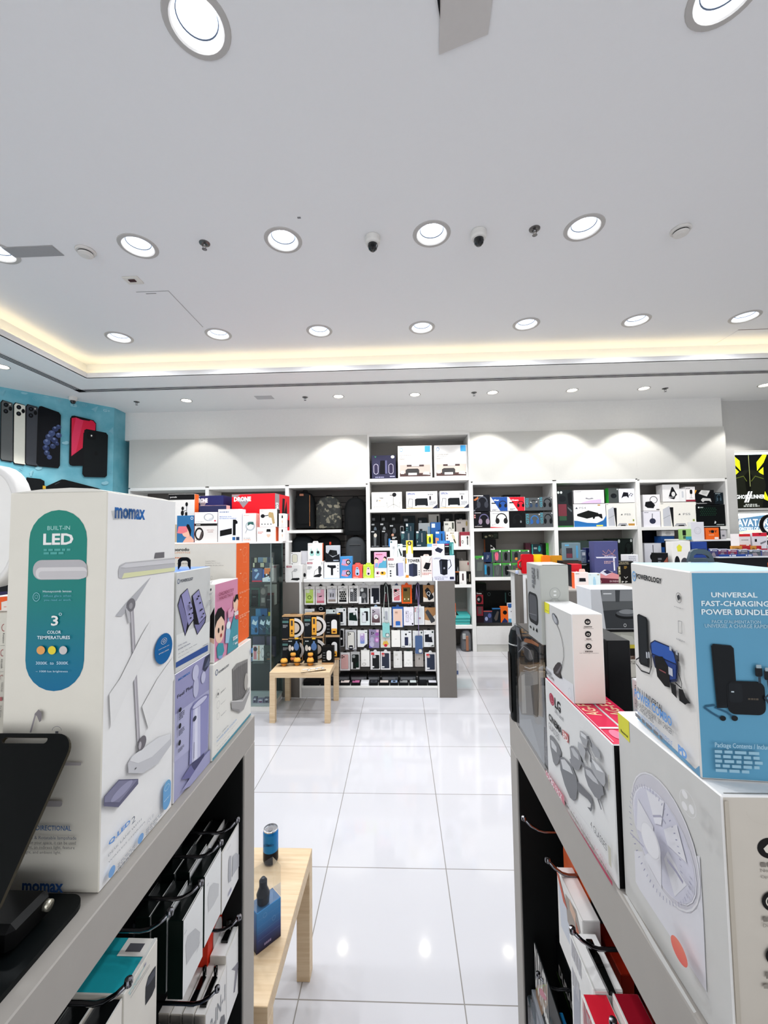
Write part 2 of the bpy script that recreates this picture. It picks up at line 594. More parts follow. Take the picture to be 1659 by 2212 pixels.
# border ceiling: four strips around the opening, holes for the wall-washers
back_w = [p for p in WASH_LIGHTS if p[1] > TY1]
holed([(-7, TY1), (7, TY1), (7, 6.9), (-7, 6.9)], back_w, ZL, R_WASH, CEIL_B, 'ceiling_border')
holed([(-7, TY0), (TX0, TY0), (TX0, TY1), (-7, TY1)], [WASH_LIGHTS[-1]], ZL, R_WASH, CEIL_B, 'ceiling_border')
holed([(TX1, TY0), (7, TY0), (7, TY1), (TX1, TY1)], [], ZL, R_WASH, CEIL_B, 'ceiling_border')
holed([(-7, -4), (7, -4), (7, TY0), (-7, TY0)], [], ZL, R_WASH, CEIL_B, 'ceiling_border')
# lip of the cove, ledge behind it and the upstand of the raised ceiling
mb = MB()
for (x0, y0, x1, y1) in ((TX0 - .02, TY1, TX1 + .02, TY1 + .02), (TX0 - .02, TY0, TX0, TY1), (TX1, TY0, TX1 + .02, TY1), (TX0 - .02, TY0 - .02, TX1 + .02, TY0)):
    mb.box(x0, y0, ZL, x1, y1, ZL + .058, CEIL_M)
struct(mb.build('trim_1'))
mb = MB()
for (x0, y0, x1, y1) in ((MX0, MY1, MX1, MY1 + .05), (MX0 - .05, MY0, MX0, MY1), (MX1, MY0, MX1 + .05, MY1), (MX0, MY0 - .05, MX1, MY0)):
    mb.box(x0, y0, ZL + .004, x1, y1, ZM + .1, CEIL_M)
struct(mb.build('trim_2'))
# light strips lying on the ledge
for i, (x0, y0, x1, y1) in enumerate(((TX0, TY1 + .05, TX1, TY1 + .08), (TX0 - .075, TY0, TX0 - .045, TY1), (TX1 + .045, TY0, TX1 + .075, TY1))):
    mb = MB(); mb.box(x0, y0, ZL + .005, x1, y1, ZL + .03, mat('ffedc0', .5, emit=COVE, noise=0))
    tag(mb.build('cove_light_strip'), ('warm light strip hidden in the cove along the back of the raised ceiling', 'warm light strip hidden in the cove along the left of the raised ceiling', 'warm light strip hidden in the cove along the right of the raised ceiling')[i], 'light', 'cove light strips')

# slot air diffuser running round the border ceiling
mb = MB()
SLOT_K, SLOT_W = mat('17181b', .6), mat('d9d9d9', .5)
mb.box(-4.12, -1, ZL - .006, -4.02, 5.1, ZL - .001, SLOT_W); mb.box(-4.12, 5.0, ZL - .006, 5.2, 5.1, ZL - .001, SLOT_W)
for k in range(3):
    d = .01 + k * .031
    mb.box(-4.12 + d, -1, ZL - .008, -4.12 + d + .013, 5.1 - d, ZL - .005, SLOT_K)
    mb.box(-4.12 + d, 5.1 - d - .013, ZL - .008, 5.2, 5.1 - d, ZL - .005, SLOT_K)
tag(mb.build('slot_diffuser'), 'long white air diffuser with black slots in the border ceiling', 'air vent')

# walls
GREY_W = mat('c2c1be', .6)
mb = MB(); mb.box(-4.3, 6.56, 0, 7, 6.9, ZL, GREY_W)                     # wall behind the shelves
mb.box(-4.16, 6.035, 3.155, 4.64, 6.56, ZL, mat('e6e5e2', .65))            # bulkhead over the shelves, white raised in place of ambient light
mb.box(4.66, 6.2, 2.83, 7, 6.56, ZL, GREY_W)
struct(mb.build('wall_back'))
mb = MB(); mb.box(7, -4, 0, 7.1, 6.9, ZL, GREY_W); struct(mb.build('wall_right'))
mb = MB(); mb.box(-7.1, -4, 0, -7, 6.9, ZL, GREY_W); struct(mb.build('wall_left_rear'))
# ---- the mural: printed wallpaper on the slanted wall and its return
ML, MR, MRB = Vector((-5.72, 3.93, 0)), Vector((-4.134, 5.774, 0)), Vector((-4.165, 6.5, 0))
U1 = (MR - ML).normalized(); w1 = (MR - ML).length
U2 = (MRB - MR).normalized(); w2 = (MRB - MR).length
def mural_mat():
    m = bpy.data.materials.new('turquoise_wallpaper'); m.use_nodes = True
    nt = m.node_tree; b = nt.nodes['Principled BSDF']; b.inputs['Roughness'].default_value = .5
    tc = nt.nodes.new('ShaderNodeTexCoord'); nz = nt.nodes.new('ShaderNodeTexNoise'); nz.inputs['Scale'].default_value = 5; nz.inputs['Detail'].default_value = 5
    cr = nt.nodes.new('ShaderNodeValToRGB')
    cr.color_ramp.elements[0].position = .3; cr.color_ramp.elements[0].color = lin('56a5b8')
    cr.color_ramp.elements[1].position = .75; cr.color_ramp.elements[1].color = lin('7dc0cf')
    nt.links.new(tc.outputs['Object'], nz.inputs['Vector']); nt.links.new(nz.outputs['Fac'], cr.inputs[0]); nt.links.new(cr.outputs[0], b.inputs['Base Color'])
    return m
MUR = mural_mat()
mb = MB()
n1 = U1.cross(Vector((0, 0, 1)))
mb.prism([(0, 0), (w1, 0), (w1, ZL), (0, ZL)], ML, U1, (0, 0, 1), -n1 * .06, MUR)
mb.prism([(0, 0), (w2, 0), (w2, ZL), (0, ZL)], MR, U2, (0, 0, 1), -U2.cross(Vector((0, 0, 1))) * .04, MUR)
CQ = (0, 820, 5.53)
fm = Face(mb, ML, U1, (0, 0, 1), w1, ZL, CQ, eps=.0004)
PALE = '8fc3d0'
for (x, y, q) in ((292, 160, 'c'), (560, 195, 'c'), (880, 305, 'r'), (1010, 300, 'o'), (1130, 355, 'p'), (1270, 375, 'G+'), (1340, 620, 'p'), (1415, 675, 'd'), (1475, 695, 'd'), (1380, 870, 'o'), (1460, 1180, 'd'), (1330, 1110, 'o'), (375, 1120, 'f'), (250, 1070, 'o'), (460, 1060, 'c'), (20, 165, 'p'), (420, 230, 'o'), (780, 760, 'c'), (1250, 1240, 'c'), (700, 240, 'p')):
    if q == 'c': fm.e(x - 42, y - 20, x + 30, y + 22, PALE); fm.e(x - 10, y - 28, x + 42, y + 14, PALE)
    elif q == 'r': fm.r(x - 38, y - 22, x + 38, y + 26, PALE, .3); fm.p([(x - 8, y - 8), (x + 12, y + 2), (x - 8, y + 12)], '5aa3b8')
    elif q == 'o': fm.ring(x - 30, y - 28, x + 30, y + 30, '7db8c8', .16); fm.l([(x - 10, y - 8), (x, y + 6), (x + 12, y + 10)], 8, '7db8c8')
    elif q == 'p': fm.p([(x - 45, y), (x + 45, y - 50), (x + 10, y + 40), (x - 10, y + 15)], '7fbac9')
    elif q == 'd': fm.e(x - 14, y - 14, x + 14, y + 20, PALE); fm.e(x - 2, y - 30, x + 10, y - 16, PALE)
    elif q == 'f': fm.t('f', x - 24, y - 35, x + 20, y + 35, PALE, .04)
    else: fm.t(q, x - 40, y - 25, x + 45, y + 20, 'a5cfd9', .02)
# printed phones
def phone_back(x0, y0, x1, y1, dy, c, cam=True):
    fm.p([(x0, y0 + 30), (x0 + 25, y0), (x1 - 8, y0 + dy - 8), (x1, y0 + dy + 20), (x1 - 6, y1 + 10), (x1 - 20, y1 + 20), (x0 + 10, y1), (x0 - 6, y1 - 30)], '14161a')
    fm.p([(x0 + 14, y0 + 34), (x0 + 34, y0 + 10), (x1, y0 + dy), (x1, y1 + 6), (x0 + 20, y1 - 10), (x0 + 6, y1 - 30)], c)
    if cam:
        for a, b in ((40, 28), (38, 105)):
            fm.e(x0 + a, y0 + b, x0 + a + 56, y0 + b + 62, '0b0d10'); fm.e(x0 + a + 16, y0 + b + 16, x0 + a + 38, y0 + b + 42, '272d3a')
        fm.e(x0 + 100, y0 + 76, x0 + 140, y0 + 134, '0b0d10'); fm.e(x0 + 108, y0 + 46, x0 + 124, y0 + 66, 'd8d2c6')
phone_back(2, 245, 150, 970, 45, '585b5b')
phone_back(155, 275, 300, 1010, 40, 'd8d8cc')
phone_back(300, 297, 450, 1025, 40, '3a3d43')
fm.p([(430, 1000), (450, 360), (465, 325), (490, 320), (700, 395), (724, 430), (712, 1030), (690, 1062), (460, 1040)], '0d1016')
fm.p([(470, 350), (495, 340), (695, 410), (708, 440), (698, 1020), (680, 1045), (470, 1020), (462, 1000)], '080d18')
for i, (dx, dy, rr) in enumerate(((0, 0, 46), (30, -45, 40), (70, -95, 36), (110, -120, 30), (-30, 60, 42), (-40, 130, 40), (-30, 190, 34), (0, 240, 30), (60, 40, 40), (40, 110, 34), (110, -20, 34), (90, 80, 26))):
    fm.e(585 + dx - rr, 690 + dy - rr, 585 + dx + rr, 690 + dy + rr, ('2c3a60', '3a4a76', '22305a')[i % 3])
    fm.e(585 + dx - rr * .5, 680 + dy - rr * .6, 585 + dx + rr * .3, 680 + dy + rr * .2, ('6d7da4', '53648f')[i % 2])
fm.p([(818, 1000), (832, 470), (850, 440), (880, 436), (1110, 490), (1142, 530), (1135, 1030), (860, 1035), (830, 1025)], '12141a')
fm.p([(845, 920), (850, 465), (900, 458), (935, 470), (960, 485), (1060, 500), (1075, 490), (1105, 500), (1135, 535), (1130, 620), (990, 640), (980, 820)], 'd4193f')
fm.p([(850, 700), (900, 462), (990, 492), (900, 870), (848, 915)], 'e0315a')
fm.p([(975, 1130), (1000, 610), (1025, 595), (1260, 640), (1282, 670), (1270, 1150), (1245, 1172), (1000, 1165)], '101519')
fm.p([(985, 1120), (1006, 625), (1030, 608), (1255, 650), (1270, 680), (1262, 1130), (1240, 1160), (1005, 1152)], '151d20')
fm.r(1030, 630, 1140, 730, '0a0d10', .3); fm.e(1060, 650, 1110, 705, '1b2127'); fm.e(1076, 664, 1094, 686, 'e9e4dc')
fm.e(1118, 862, 1160, 912, '0d1113')
fm.p([(300, 1330), (310, 1170), (480, 1190), (525, 1215), (530, 1330)], '0f1418'); fm.r(505, 1270, 540, 1310, 'c8a02c')
fm.p([(540, 1280), (730, 1195), (770, 1198), (1200, 1310), (1000, 1330), (545, 1330)], '0b0e10'); fm.l([(650, 1255), (705, 1230)], 10, '31363a')
struct(mb.build('wall_left'))

# ================================================================== built-in shelving along the back wall
SY, SD = 6.01, .45
BX = [-4.06, -2.86, -1.66, -.465, 1.035, 2.23, 3.40, 4.64]
SHW = mat('e4e3e0', .45); BACKG = mat('8a8580', .6); BACKD = mat('5b5754', .6)
def slat_back(mb, x0, x1, z0, z1, y, mt, dark, pitch=.1):
    mb.box(x0, y, z0, x1, y + .02, z1, mt)
    z = z1 - pitch
    while z > z0 + .02:
        mb.box(x0, y - .001, z, x1, y + .002, z + .011, dark); z -= pitch
def bay(i, label, shelves, top, header=True, base=True, slat=False, half=None):
    x0, x1 = BX[i], BX[i + 1]
    t = thing('shelf_unit', label, 'shelf', ((x0 + x1) / 2, SY, 0), group='built-in white shelf bays on the back wall')
    hw = (x1 - x0) / 2
    for sx in (-1, 1):
        b = MB(); b.box(sx * hw, 0, 0, sx * (hw - .027), SD, top + .03, SHW, .001); b.build('side_panel', t)
    b = MB()
    zb = .4 if base else 0.
    if slat: slat_back(b, -hw + .028, hw - .028, zb, top, SD - .02, BACKD, mat('2e2c2b', .6))
    else: b.box(-hw + .028, SD - .02, zb, hw - .028, SD, top, BACKG)
    b.build('back_panel', t)
    b = MB(); b.box(-hw + .0275, 0, top, hw - .0275, SD, top + .045, SHW, .001); b.build('top_panel', t)
    for z in shelves:
        b = MB(); b.box(-hw + .0275, .004, z - .045, (half if half else hw - .0275), SD - .021, z, SHW, .001); b.build('shelf', t)
    if header:
        b = MB(); b.box(-hw, .0, top + .046, hw, .03, 3.154, mat('c8c7c2', .5), .001); b.build('header_panel', t)
    if base:
        for k in range(2):
            b = MB(); b.box(-hw + .028 + k * (hw - .028) + .001, .005, .1, -hw + .028 + (k + 1) * (hw - .028) - .001, .025, .355, mat('dddcda', .4), .001); b.build('door', t)
        b = MB(); b.box(-hw + .028, .012, 0, hw - .028, .03, .098, mat('c9c8c2', .5)); b.build('plinth', t)
    return t
bay(0, 'white shelf bay furthest left, beside the turquoise mural', (1.77,), 2.385, slat=True)
bay(1, 'white shelf bay behind the red toy drone box', (1.77,), 2.385, slat=True)
bay(2, 'white shelf bay with dark slatted back where the backpacks hang', (1.765,), 2.385, slat=True, half=.2)
bay(3, 'tall white shelf bay reaching the bulkhead, with printers on its upper shelves', (2.50, 2.05, 1.493, .952, .369), 3.125, header=False, base=False)
bay(4, 'white shelf bay full of gaming headset boxes', (1.753, 1.05), 2.385)
bay(5, 'white shelf bay holding the blue-striped game console box', (1.75, 1.05), 2.385)
bay(6, 'white shelf bay furthest right, next to the light-box posters', (1.735, 1.05), 2.37)
SHELF_PLY = None

# light-box posters to the right of the shelving
def lightbox(label, x0, z0, x1, z1, ops, crop, base):
    t = thing('lightbox_poster', label, 'poster', ((x0 + x1) / 2, 6.13, z0), group='light-box posters beside the shelves')
    hw = (x1 - x0) / 2; h = z1 - z0
    b = MB()
    for a in ((-hw, -.03, 0, hw, .07, .03), (-hw, -.03, h - .03, hw, .07, h), (-hw, -.03, .03, -hw + .03, .07, h - .03), (hw - .03, -.03, .03, hw, .07, h - .03)):
        b.box(*a, mat('c8c8c5', .4), .002)
    b.build('frame', t)
    b = MB(); b.box(-hw + .031, .0, h - .055, hw - .031, .008, h - .031, mat('e8feff', .4, emit=3.2, noise=0)); b.build('light_tube', t)
    b = MB(); b.box(-hw + .031, .01, .031, hw - .031, .03, h - .031, mat(base, .35, emit=.12))
    o = Vector((-hw + .031, .01, .031))
    Face(b, o, (1, 0, 0), (0, 0, 1), 2 * hw - .062, h - .062, crop, T=Matrix.Translation(t.location)).draw(ops)
    b.build('printed_panel', t)
YEL = mat('e2f11a', .35, emit=.55)
CP = (1540, 950, 7.134)
lightbox('backlit dark poster with yellow shapes and a jagged white title', 4.78, 1.955, 5.42, 2.82, [
    ('p', [(240, 232), (300, 232), (410, 325), (428, 480), (300, 345)], YEL), ('p', [(760, 232), (828, 232), (780, 350), (680, 480), (672, 345)], YEL),
    ('p', [(325, 420), (400, 495), (330, 560)], YEL), ('p', [(775, 420), (700, 490), (780, 560)], YEL),
    ('p', [(290, 945), (340, 900), (340, 950)], YEL), ('p', [(800, 790), (849, 890), (849, 940), (760, 900)], YEL),
    ('p', [(330, 560), (480, 470), (640, 470), (780, 540), (815, 700), (760, 1050), (345, 1050), (315, 700)], '2f3326'),
    ('p', [(480, 560), (545, 480), (610, 560), (580, 800), (520, 800)], '15170f'), ('l', [(545, 235), (575, 720)], 8, 'b9c07a'),
    ('l', [(330, 600), (470, 560), (520, 640)], 10, '6f7d2c'), ('l', [(780, 600), (650, 560), (590, 640)], 10, '6f7d2c'),
    ('t', 'GHOSTRUNNER', 358, 850, 800, 905, mat('f4f8f6', .4, emit=.5), .03), ('p', [(545, 795), (568, 795), (515, 965), (480, 965)], mat('f4f8f6', .4, emit=.5)), ('p', [(585, 795), (608, 795), (550, 965), (525, 965)], mat('f4f8f6', .4, emit=.5)),
    ('g', 500, 990, 690, 1004, 1, 'dfe3dc'), ('g', 472, 1014, 715, 1030, 1, 'dfe3dc')], CP, '17191a')
lightbox('backlit blue poster with large white title, behind the red boxes', 4.78, 1.16, 5.42, 1.94, [
    ('p', [(300, 1135), (849, 1135), (849, 1150), (310, 1228)], mat('e6efef', .4, emit=.6)), ('p', [(310, 1230), (849, 1150), (849, 1460), (318, 1440)], mat('557ea0', .4, emit=.5)),
    ('p', [(318, 1400), (849, 1380), (849, 1700), (330, 1680)], mat('d8dcc0', .4, emit=.6)), ('p', [(314, 1280), (400, 1260), (520, 1400), (318, 1420)], mat('7fa3bd', .4, emit=.5)),
    ('t', 'AVATAR', 372, 1225, 860, 1325, mat('f5f8f8', .4, emit=.7), .02), ('t', 'FRONTIERS OF PANDORA', 345, 1348, 1000, 1392, mat('eef3f3', .4, emit=.7), .02),
    ('p', [(318, 1172), (330, 1155), (342, 1172)], '5b7d8a')], CP, 'cfd6cf')
# white post between shelving and posters
mb = MB(); mb.box(4.645, 6.02, 0, 4.775, 6.2, 2.83, mat('bdbcb9', .5), .002); mb.box(4.645, 6.02, 2.83, 4.66, 6.2, 3.15, mat('bdbcb9', .5))
struct(mb.build('trim_3'))
mb = MB(); mb.box(4.776, 6.04, .0, 6.2, 6.2, 1.155, mat('d5d4d0', .5), .002); struct(mb.build('trim_4'))

# ================================================================== downlights and other ceiling fittings
RING = mat('b4b1ae', .4); CUP = mat('eceff5', .25, spec=.6); LENS = mat('eaf2ff', .3, emit=BULB, noise=0); LENSW = mat('fff7e2', .3, emit=BULB * .9, noise=0)
def downlight_main():
    t = thing('recessed_downlight', '', 'downlight')
    b = MB(); b.lathe([(R_MAIN - .004, .0), (R_MAIN + .003, -.006), (R_MAIN + .026, -.005), (R_MAIN + .030, 0)], RING, n=32); b.build('trim_ring', t)
    b = MB(); b.lathe([(R_MAIN - .004, .0), (.086, .022), (.084, .03)], CUP, n=32); b.lathe([(.084, .03), (.080, .034)], mat('4b525c', .4), n=32)
    b.lathe([(.080, .034), (.072, .055), (.05, .085), (.046, .095)], mat('dfe8f4', .15, spec=.7), n=32); b.build('reflector', t)
    b = MB(); b.lathe([(.0, .088), (.035, .088), (.046, .094)], LENS, n=24); b.build('lamp', t)
    return t
def spot(name, parent, e, ang, blend, col, z, rad):
    ld = bpy.data.lights.new(name, 'SPOT'); ld.energy = e; ld.spot_size = math.radians(ang); ld.spot_blend = blend; ld.color = col; ld.shadow_soft_size = rad
    o = bpy.data.objects.new(name, ld); COL.objects.link(o); o.parent = parent; o.location = (0, 0, z)
    return o
def downlight_wash():
    t = thing('recessed_downlight', '', 'downlight')
    b = MB(); b.lathe([(R_WASH - .003, .0), (R_WASH + .002, -.005), (R_WASH + .011, -.004), (R_WASH + .013, 0)], RING, n=28); b.build('trim_ring', t)
    b = MB(); b.lathe([(R_WASH - .003, 0), (.055, .02), (.05, .03)], CUP, n=28); b.build('reflector', t)
    b = MB(); b.lathe([(0, .012), (.05, .012), (.056, .02)], LENSW, n=24); b.build('lamp', t)
    return t
ROWN = {1.565: 'front', 2.825: 'middle', 4.15: 'rear'}
ORD = ['first', 'second', 'third', 'fourth', 'fifth', 'sixth', 'seventh']
proto = downlight_main()
rowc = {}
SEEN = {1.565: [-.805, 1.315]}
for i, (x, y) in enumerate(MAIN_LIGHTS):
    k = rowc[y] = rowc.get(y, 0) + 1
    if y == 1.565:
        if not (abs(x + .805) < .01 or abs(x - 1.315) < .01): lab = None
        else: lab = 'large round downlight cut by the top edge of the photo, %s of the two' % ('left' if x < 0 else 'right')
    else:
        lab = 'large round ceiling downlight, %s from the left in the %s row' % (ORD[k - 1], ROWN[y])
    if y == 2.825 and x > 1.4: lab = None
    if lab is None: lab = 'large round ceiling downlight outside the picture'
    o = proto if i == 0 else dup(proto, (x, y, ZM))
    o.location = (x, y, ZM); o['label'] = lab; o['group'] = 'large downlights of the raised ceiling'
    spot('downlight_beam', o, P_MAIN, 166, .7, (.95, .975, 1), -.012, .07)
pw = downlight_wash()
for i, (x, y) in enumerate(WASH_LIGHTS):
    lab = 'small downlight washing the back wall, %s from the left' % ORD[i] if i < 7 else 'small downlight in front of the turquoise mural'
    o = pw if i == 0 else dup(pw, (x, y, ZL))
    o.location = (x, y, ZL); o['label'] = lab; o['group'] = 'small downlights of the border ceiling'
    spot('wash_beam', o, P_WASH, 94, .22, (1, .97, .92), -.012, .03)

def cctv(x, y, z, label, s=1.):
    t = thing('dome_camera', label, 'security camera', (x, y, z))
    b = MB(); b.lathe([(0, 0), (.052 * s, 0), (.055 * s, -.006), (.054 * s, -.04 * s), (.047 * s, -.052 * s), (.034 * s, -.056 * s)], mat('dcdad6', .4), n=28); b.r = None
    b.build('housing', t)
    b = MB(); b.lathe([(.035 * s, -.054 * s), (.036 * s, -.07 * s), (.03 * s, -.088 * s), (.018 * s, -.1 * s), (0, -.104 * s)], mat('0d1116', .08, coat=1.), n=24); b.build('dome', t)
    return t
cctv(-.163, 2.83, ZM, 'white dome camera between the second and third downlights of the middle row')
cctv(.584, 2.82, ZM, 'white dome camera right of the fourth middle-row downlight')
cctv(-4.357, 5.287, ZL, 'small dome camera above the turquoise mural', .9)
def sprinkler(x, y, z, label):
    t = thing('fire_sprinkler', label, 'sprinkler', (x, y, z), group='ceiling sprinklers')
    CH = mat('9a9a9c', .25, metal=.9)
    b = MB(); b.lathe([(.038, 0), (.037, -.004), (.022, -.008), (.012, -.004)], mat('6e6c6b', .3, metal=.8), n=20); b.build('escutcheon', t)
    b = MB(); b.tube([(0, 0, 0), (0, 0, -.022)], .008, CH); b.tube([(-.012, 0, -.012), (-.013, 0, -.03), (0, 0, -.042)], .0025, CH, 6); b.tube([(.012, 0, -.012), (.013, 0, -.03), (0, 0, -.042)], .0025, CH, 6); b.build('frame', t)
    b = MB(); b.lathe([(0, -.043), (.016, -.044), (.018, -.046), (0, -.047)], CH, n=14); b.build('deflector', t)
sprinkler(-1.377, 2.82, ZM, 'chrome sprinkler left of the third middle-row downlight')
sprinkler(.971, 2.815, ZM, 'chrome sprinkler left of the fifth middle-row downlight')
sprinkler(-3.649, 5.54, ZL, 'small sprinkler in the border ceiling beside the mural corner')
sprinkler(-1.276, 5.535, ZL, 'small sprinkler in the border ceiling left of the second wall-washing downlight')
sprinkler(1.026, 5.53, ZL, 'small sprinkler in the border ceiling left of the fourth wall-washing downlight')
sprinkler(3.569, 5.57, ZL, 'small sprinkler in the border ceiling right of the sixth wall-washing downlight')
def smoke(x, y, label):
    t = thing('smoke_detector', label, 'smoke detector', (x, y, ZM), group='smoke detectors on the raised ceiling')
    WM = mat('d3d0cc', .45)
    b = MB(); b.lathe([(.064, 0), (.066, -.008), (.06, -.016), (.048, -.018)], WM, n=28); b.build('base', t)
    b = MB(); b.lathe([(.046, -.018), (.046, -.024)], mat('26262a', .5), n=28); b.lathe([(.046, -.024), (.05, -.026), (.046, -.036), (.028, -.044), (0, -.046)], WM, n=28); b.build('head', t)
smoke(-2.279, 2.845, 'white smoke detector beside the second middle-row downlight')
smoke(2.008, 2.88, 'white smoke detector alone on the right of the ceiling')
mb = MB(); mb.box(-.065, -.045, -.01, .065, .05, 0, mat('d9d6cf', .5), .003); mb.box(-.028, -.02, -.016, .028, .012, -.009, mat('3a1216', .3), .003)
tag(mb.build('motion_sensor', loc=(-2.16, 3.2, ZM)), 'small cream ceiling plate with dark red window', 'sensor')
mb = MB(); mb.box(-.19, -.055, -.004, .19, .055, 0, mat('a9a9a9', .6)); mb.box(-.185, -.05, -.006, .185, .05, -.003, mat('9a9a9b', .7, bump=.3))
tag(mb.build('ceiling_patch', loc=(-2.665, 2.83, ZM)), 'flat grey rectangular patch beside the leftmost downlight', 'patch')
t = thing('hanging_card', 'loose pale card hanging from the ceiling at the top edge', 'card', (.29, 1.6, ZM))
mb = MB(); mb.prism([(-.11, -.2), (.1, -.2), (.115, .055), (-.085, .12)], (0, 0, -.008), (1, 0, 0), (0, 1, 0), (0, 0, .006), mat('c3bfbc', .6)); mb.build('sheet', t)
mb = MB(); mb.prism([(-.11, -.07), (-.10, -.085), (-.094, -.01)], (0, 0, -.012), (1, 0, 0), (0, 1, 0), (0, 0, .003), mat('15171c', .5)); mb.build('edge_gap', t)
mb = MB(); mb.box(-.27, 0, -.003, .01, .3, 0, CEIL_M); mb.box(-.004 + .014, 0, -.0035, .016, .62, -.0005, mat('b2b2b2', .6)); mb.box(-.27, -.004, -.0035, .016, 0, -.0005, mat('a6a6a6', .6)); mb.box(-.2, .02, -.005, -.11, .028, -.002, mat('8d8d8d', .5))
tag(mb.build('access_panel', loc=(-1.97, 3.37, ZM)), 'flush access hatch in the ceiling behind the cream plate', 'hatch')
mb = MB(); mb.box(-.12, -.07, -.003, .12, .07, 0, mat('c4c4c5', .6)); tag(mb.build('access_panel', loc=(-1.83, 5.5, ZL)), 'small flush hatch in the border ceiling', 'hatch')
mb = MB(); mb.box(0, -.004, -.003, .5, .004, 0, mat('8b7f80', .5)); mb.box(0, 0, -.0025, .5, .4, -.0005, CEIL_M); tag(mb.build('access_panel', loc=(3.62, 4.42, ZM)), 'ceiling hatch right of the rearmost right downlight', 'hatch')
mb = MB(); mb.box(-.011, -.006, -.003, .011, .006, 0, mat('77777a', .5)); tag(mb.build('ceiling_hook', loc=(-.64, 2.62, ZM)), 'tiny grey fixing mark on the ceiling above the third middle downlight', 'fixing')
# ================================================================== gondolas, counters, tables
GREYL = mat('a5a09a', .5); GREYD = mat('6d6863', .5); DARKP = mat('1a1c1c', .6); SLATG = mat('7d7873', .6)
def counter(name, label, side, xin, y0, y1, zt, zf, depth, post):
    """free-standing display counter; its shelf face looks at the aisle. side = -1: body lies to the left of xin"""
    t = thing(name, label, 'display counter', (xin, y1, 0))
    s = side
    def bx(nm, x0, ya, z0, x1, yb, z1, m, c=.001, par=None):
        b = MB(); b.box(x0 * s, ya - y1, z0, x1 * s, yb - y1, z1, m, c); return b.build(nm, par or t)
    bx('top_board', 0, y0, zf, depth, y1, zt, GREYL, .0015)
    bx('end_post', 0, y1 - post, 0, depth, y1, zf - .0005, GREYL, .0015)
    bx('back_panel', .2, y0, 0.12, .23, y1 - post - .0005, zf - .001, DARKP)
    b = MB(); b.box(.003 * s, -post - .006, .12, .2 * s, -post - .0008, zf - .002, DARKP); b.build('side_lining', t)
    bx('base', 0.01, y0, 0, depth, y1 - post - .001, .118, GREYD)
    return t
LX, RX, ZC, YE = -.361, .256, 1.25, 1.018
counter('display_counter', 'grey laminate display counter left of the aisle, under the tall desk lamp box', -1, LX, -.25, YE, ZC, 1.189, .85, .066)
counter('display_counter', 'grey laminate display counter right of the aisle, under the glasses box', 1, RX, -.25, 1.033, ZC, 1.174, .8, .053)

# island gondola with phone cases
IY = 4.36
t = thing('island_gondola', 'white and grey island display covered with hanging phone cases', 'display stand', (-.345, IY, 0))
def part(nm, x0, y0, z0, x1, y1, z1, m, c=.0015, par=None):
    q = par or t
    b = MB(); b.box(x0 - q.location.x, y0 - q.location.y, z0, x1 - q.location.x, y1 - q.location.y, z1, m, c); return b.build(nm, q)
part('end_panel', -1.252, IY, 0, -1.075, IY + .62, 1.19, GREYD); part('end_panel', .38, IY, 0, .558, IY + .62, 1.19, GREYD)
part('side_lining', -1.0745, IY, 0, -1.055, IY + .3, 1.19, SHW); part('side_lining', .36, IY, 0, .3795, IY + .3, 1.19, SHW)
part('top_board', -1.03, IY - .002, 1.1905, .327, IY + .62, 1.225, SHW)
b = MB(); slat_back(b, -1.054 + .345, .359 + .345, .12, 1.19, .28, SLATG, mat('4d4946', .6), .075); b.build('slat_panel', t)
part('bottom_shelf', -1.054, IY + .002, .095, .359, IY + .278, .118, SHW); part('plinth', -1.054, IY + .01, 0, .359, IY + .278, .0945, mat('cfcfce', .5))
part('header_strip', -1.054, IY + .12, 1.1, .359, IY + .28, 1.19, SHW)

# right-hand gondolas further back
t = thing('end_gondola', 'white display stand with a grey edge, under the red case', 'display stand', (2.0, 4.95, 0))
part('body', 1.432, 4.95, 0, 2.6, 5.5, 1.185, mat('dedede', .5)); part('edge_panel', 1.385, 4.955, 0, 1.431, 5.14, 1.185, GREYD)
part('top_board', 1.385, 4.95, 1.1855, 2.6, 5.5, 1.195, mat('8f8c89', .5))
t = thing('middle_gondola', 'grey display stand under the round-cornered pink-and-orange box', 'display stand', (2.2, 3.55, 0))
part('body', 1.33, 3.55, 0, 3.4, 4.5, 1.185, GREYD); part('top_board', 1.33, 3.55, 1.1855, 3.4, 4.5, 1.2, GREYL); part('groove', 1.5, 3.546, 1.03, 1.9, 3.551, 1.04, mat('3f3c3a'))
t = thing('side_gondola', 'grey display stand behind the robot vacuum box', 'display stand', (1.0, 1.37, 0))
part('body', .64, 1.37, 0, 1.6, 1.66, 1.19, mat('d4d3d0', .5)); part('top_board', .64, 1.36, 1.1905, 1.6, 1.66, 1.215, GREYL)
t = thing('game_rack', 'low black display stand holding the row of blue game cases', 'display stand', (3.3, 4.6, 0))
part('body', 3.4, 4.6, 0, 4.7, 5.05, 1.38, mat('2a2c31', .5)); part('top_board', 3.4, 4.58, 1.381, 4.7, 5.05, 1.395, mat('d6d8dd', .4))
t = thing('black_riser', 'black counter unit under the orange action-camera box', 'display stand', (3.4, 5.25, 0))
part('body', 3.6, 5.25, 0, 5.2, 5.8, 1.545, mat('0d0e10', .4)); part('top_board', 3.6, 5.24, 1.546, 5.2, 5.8, 1.565, mat('e3e3e3', .4))

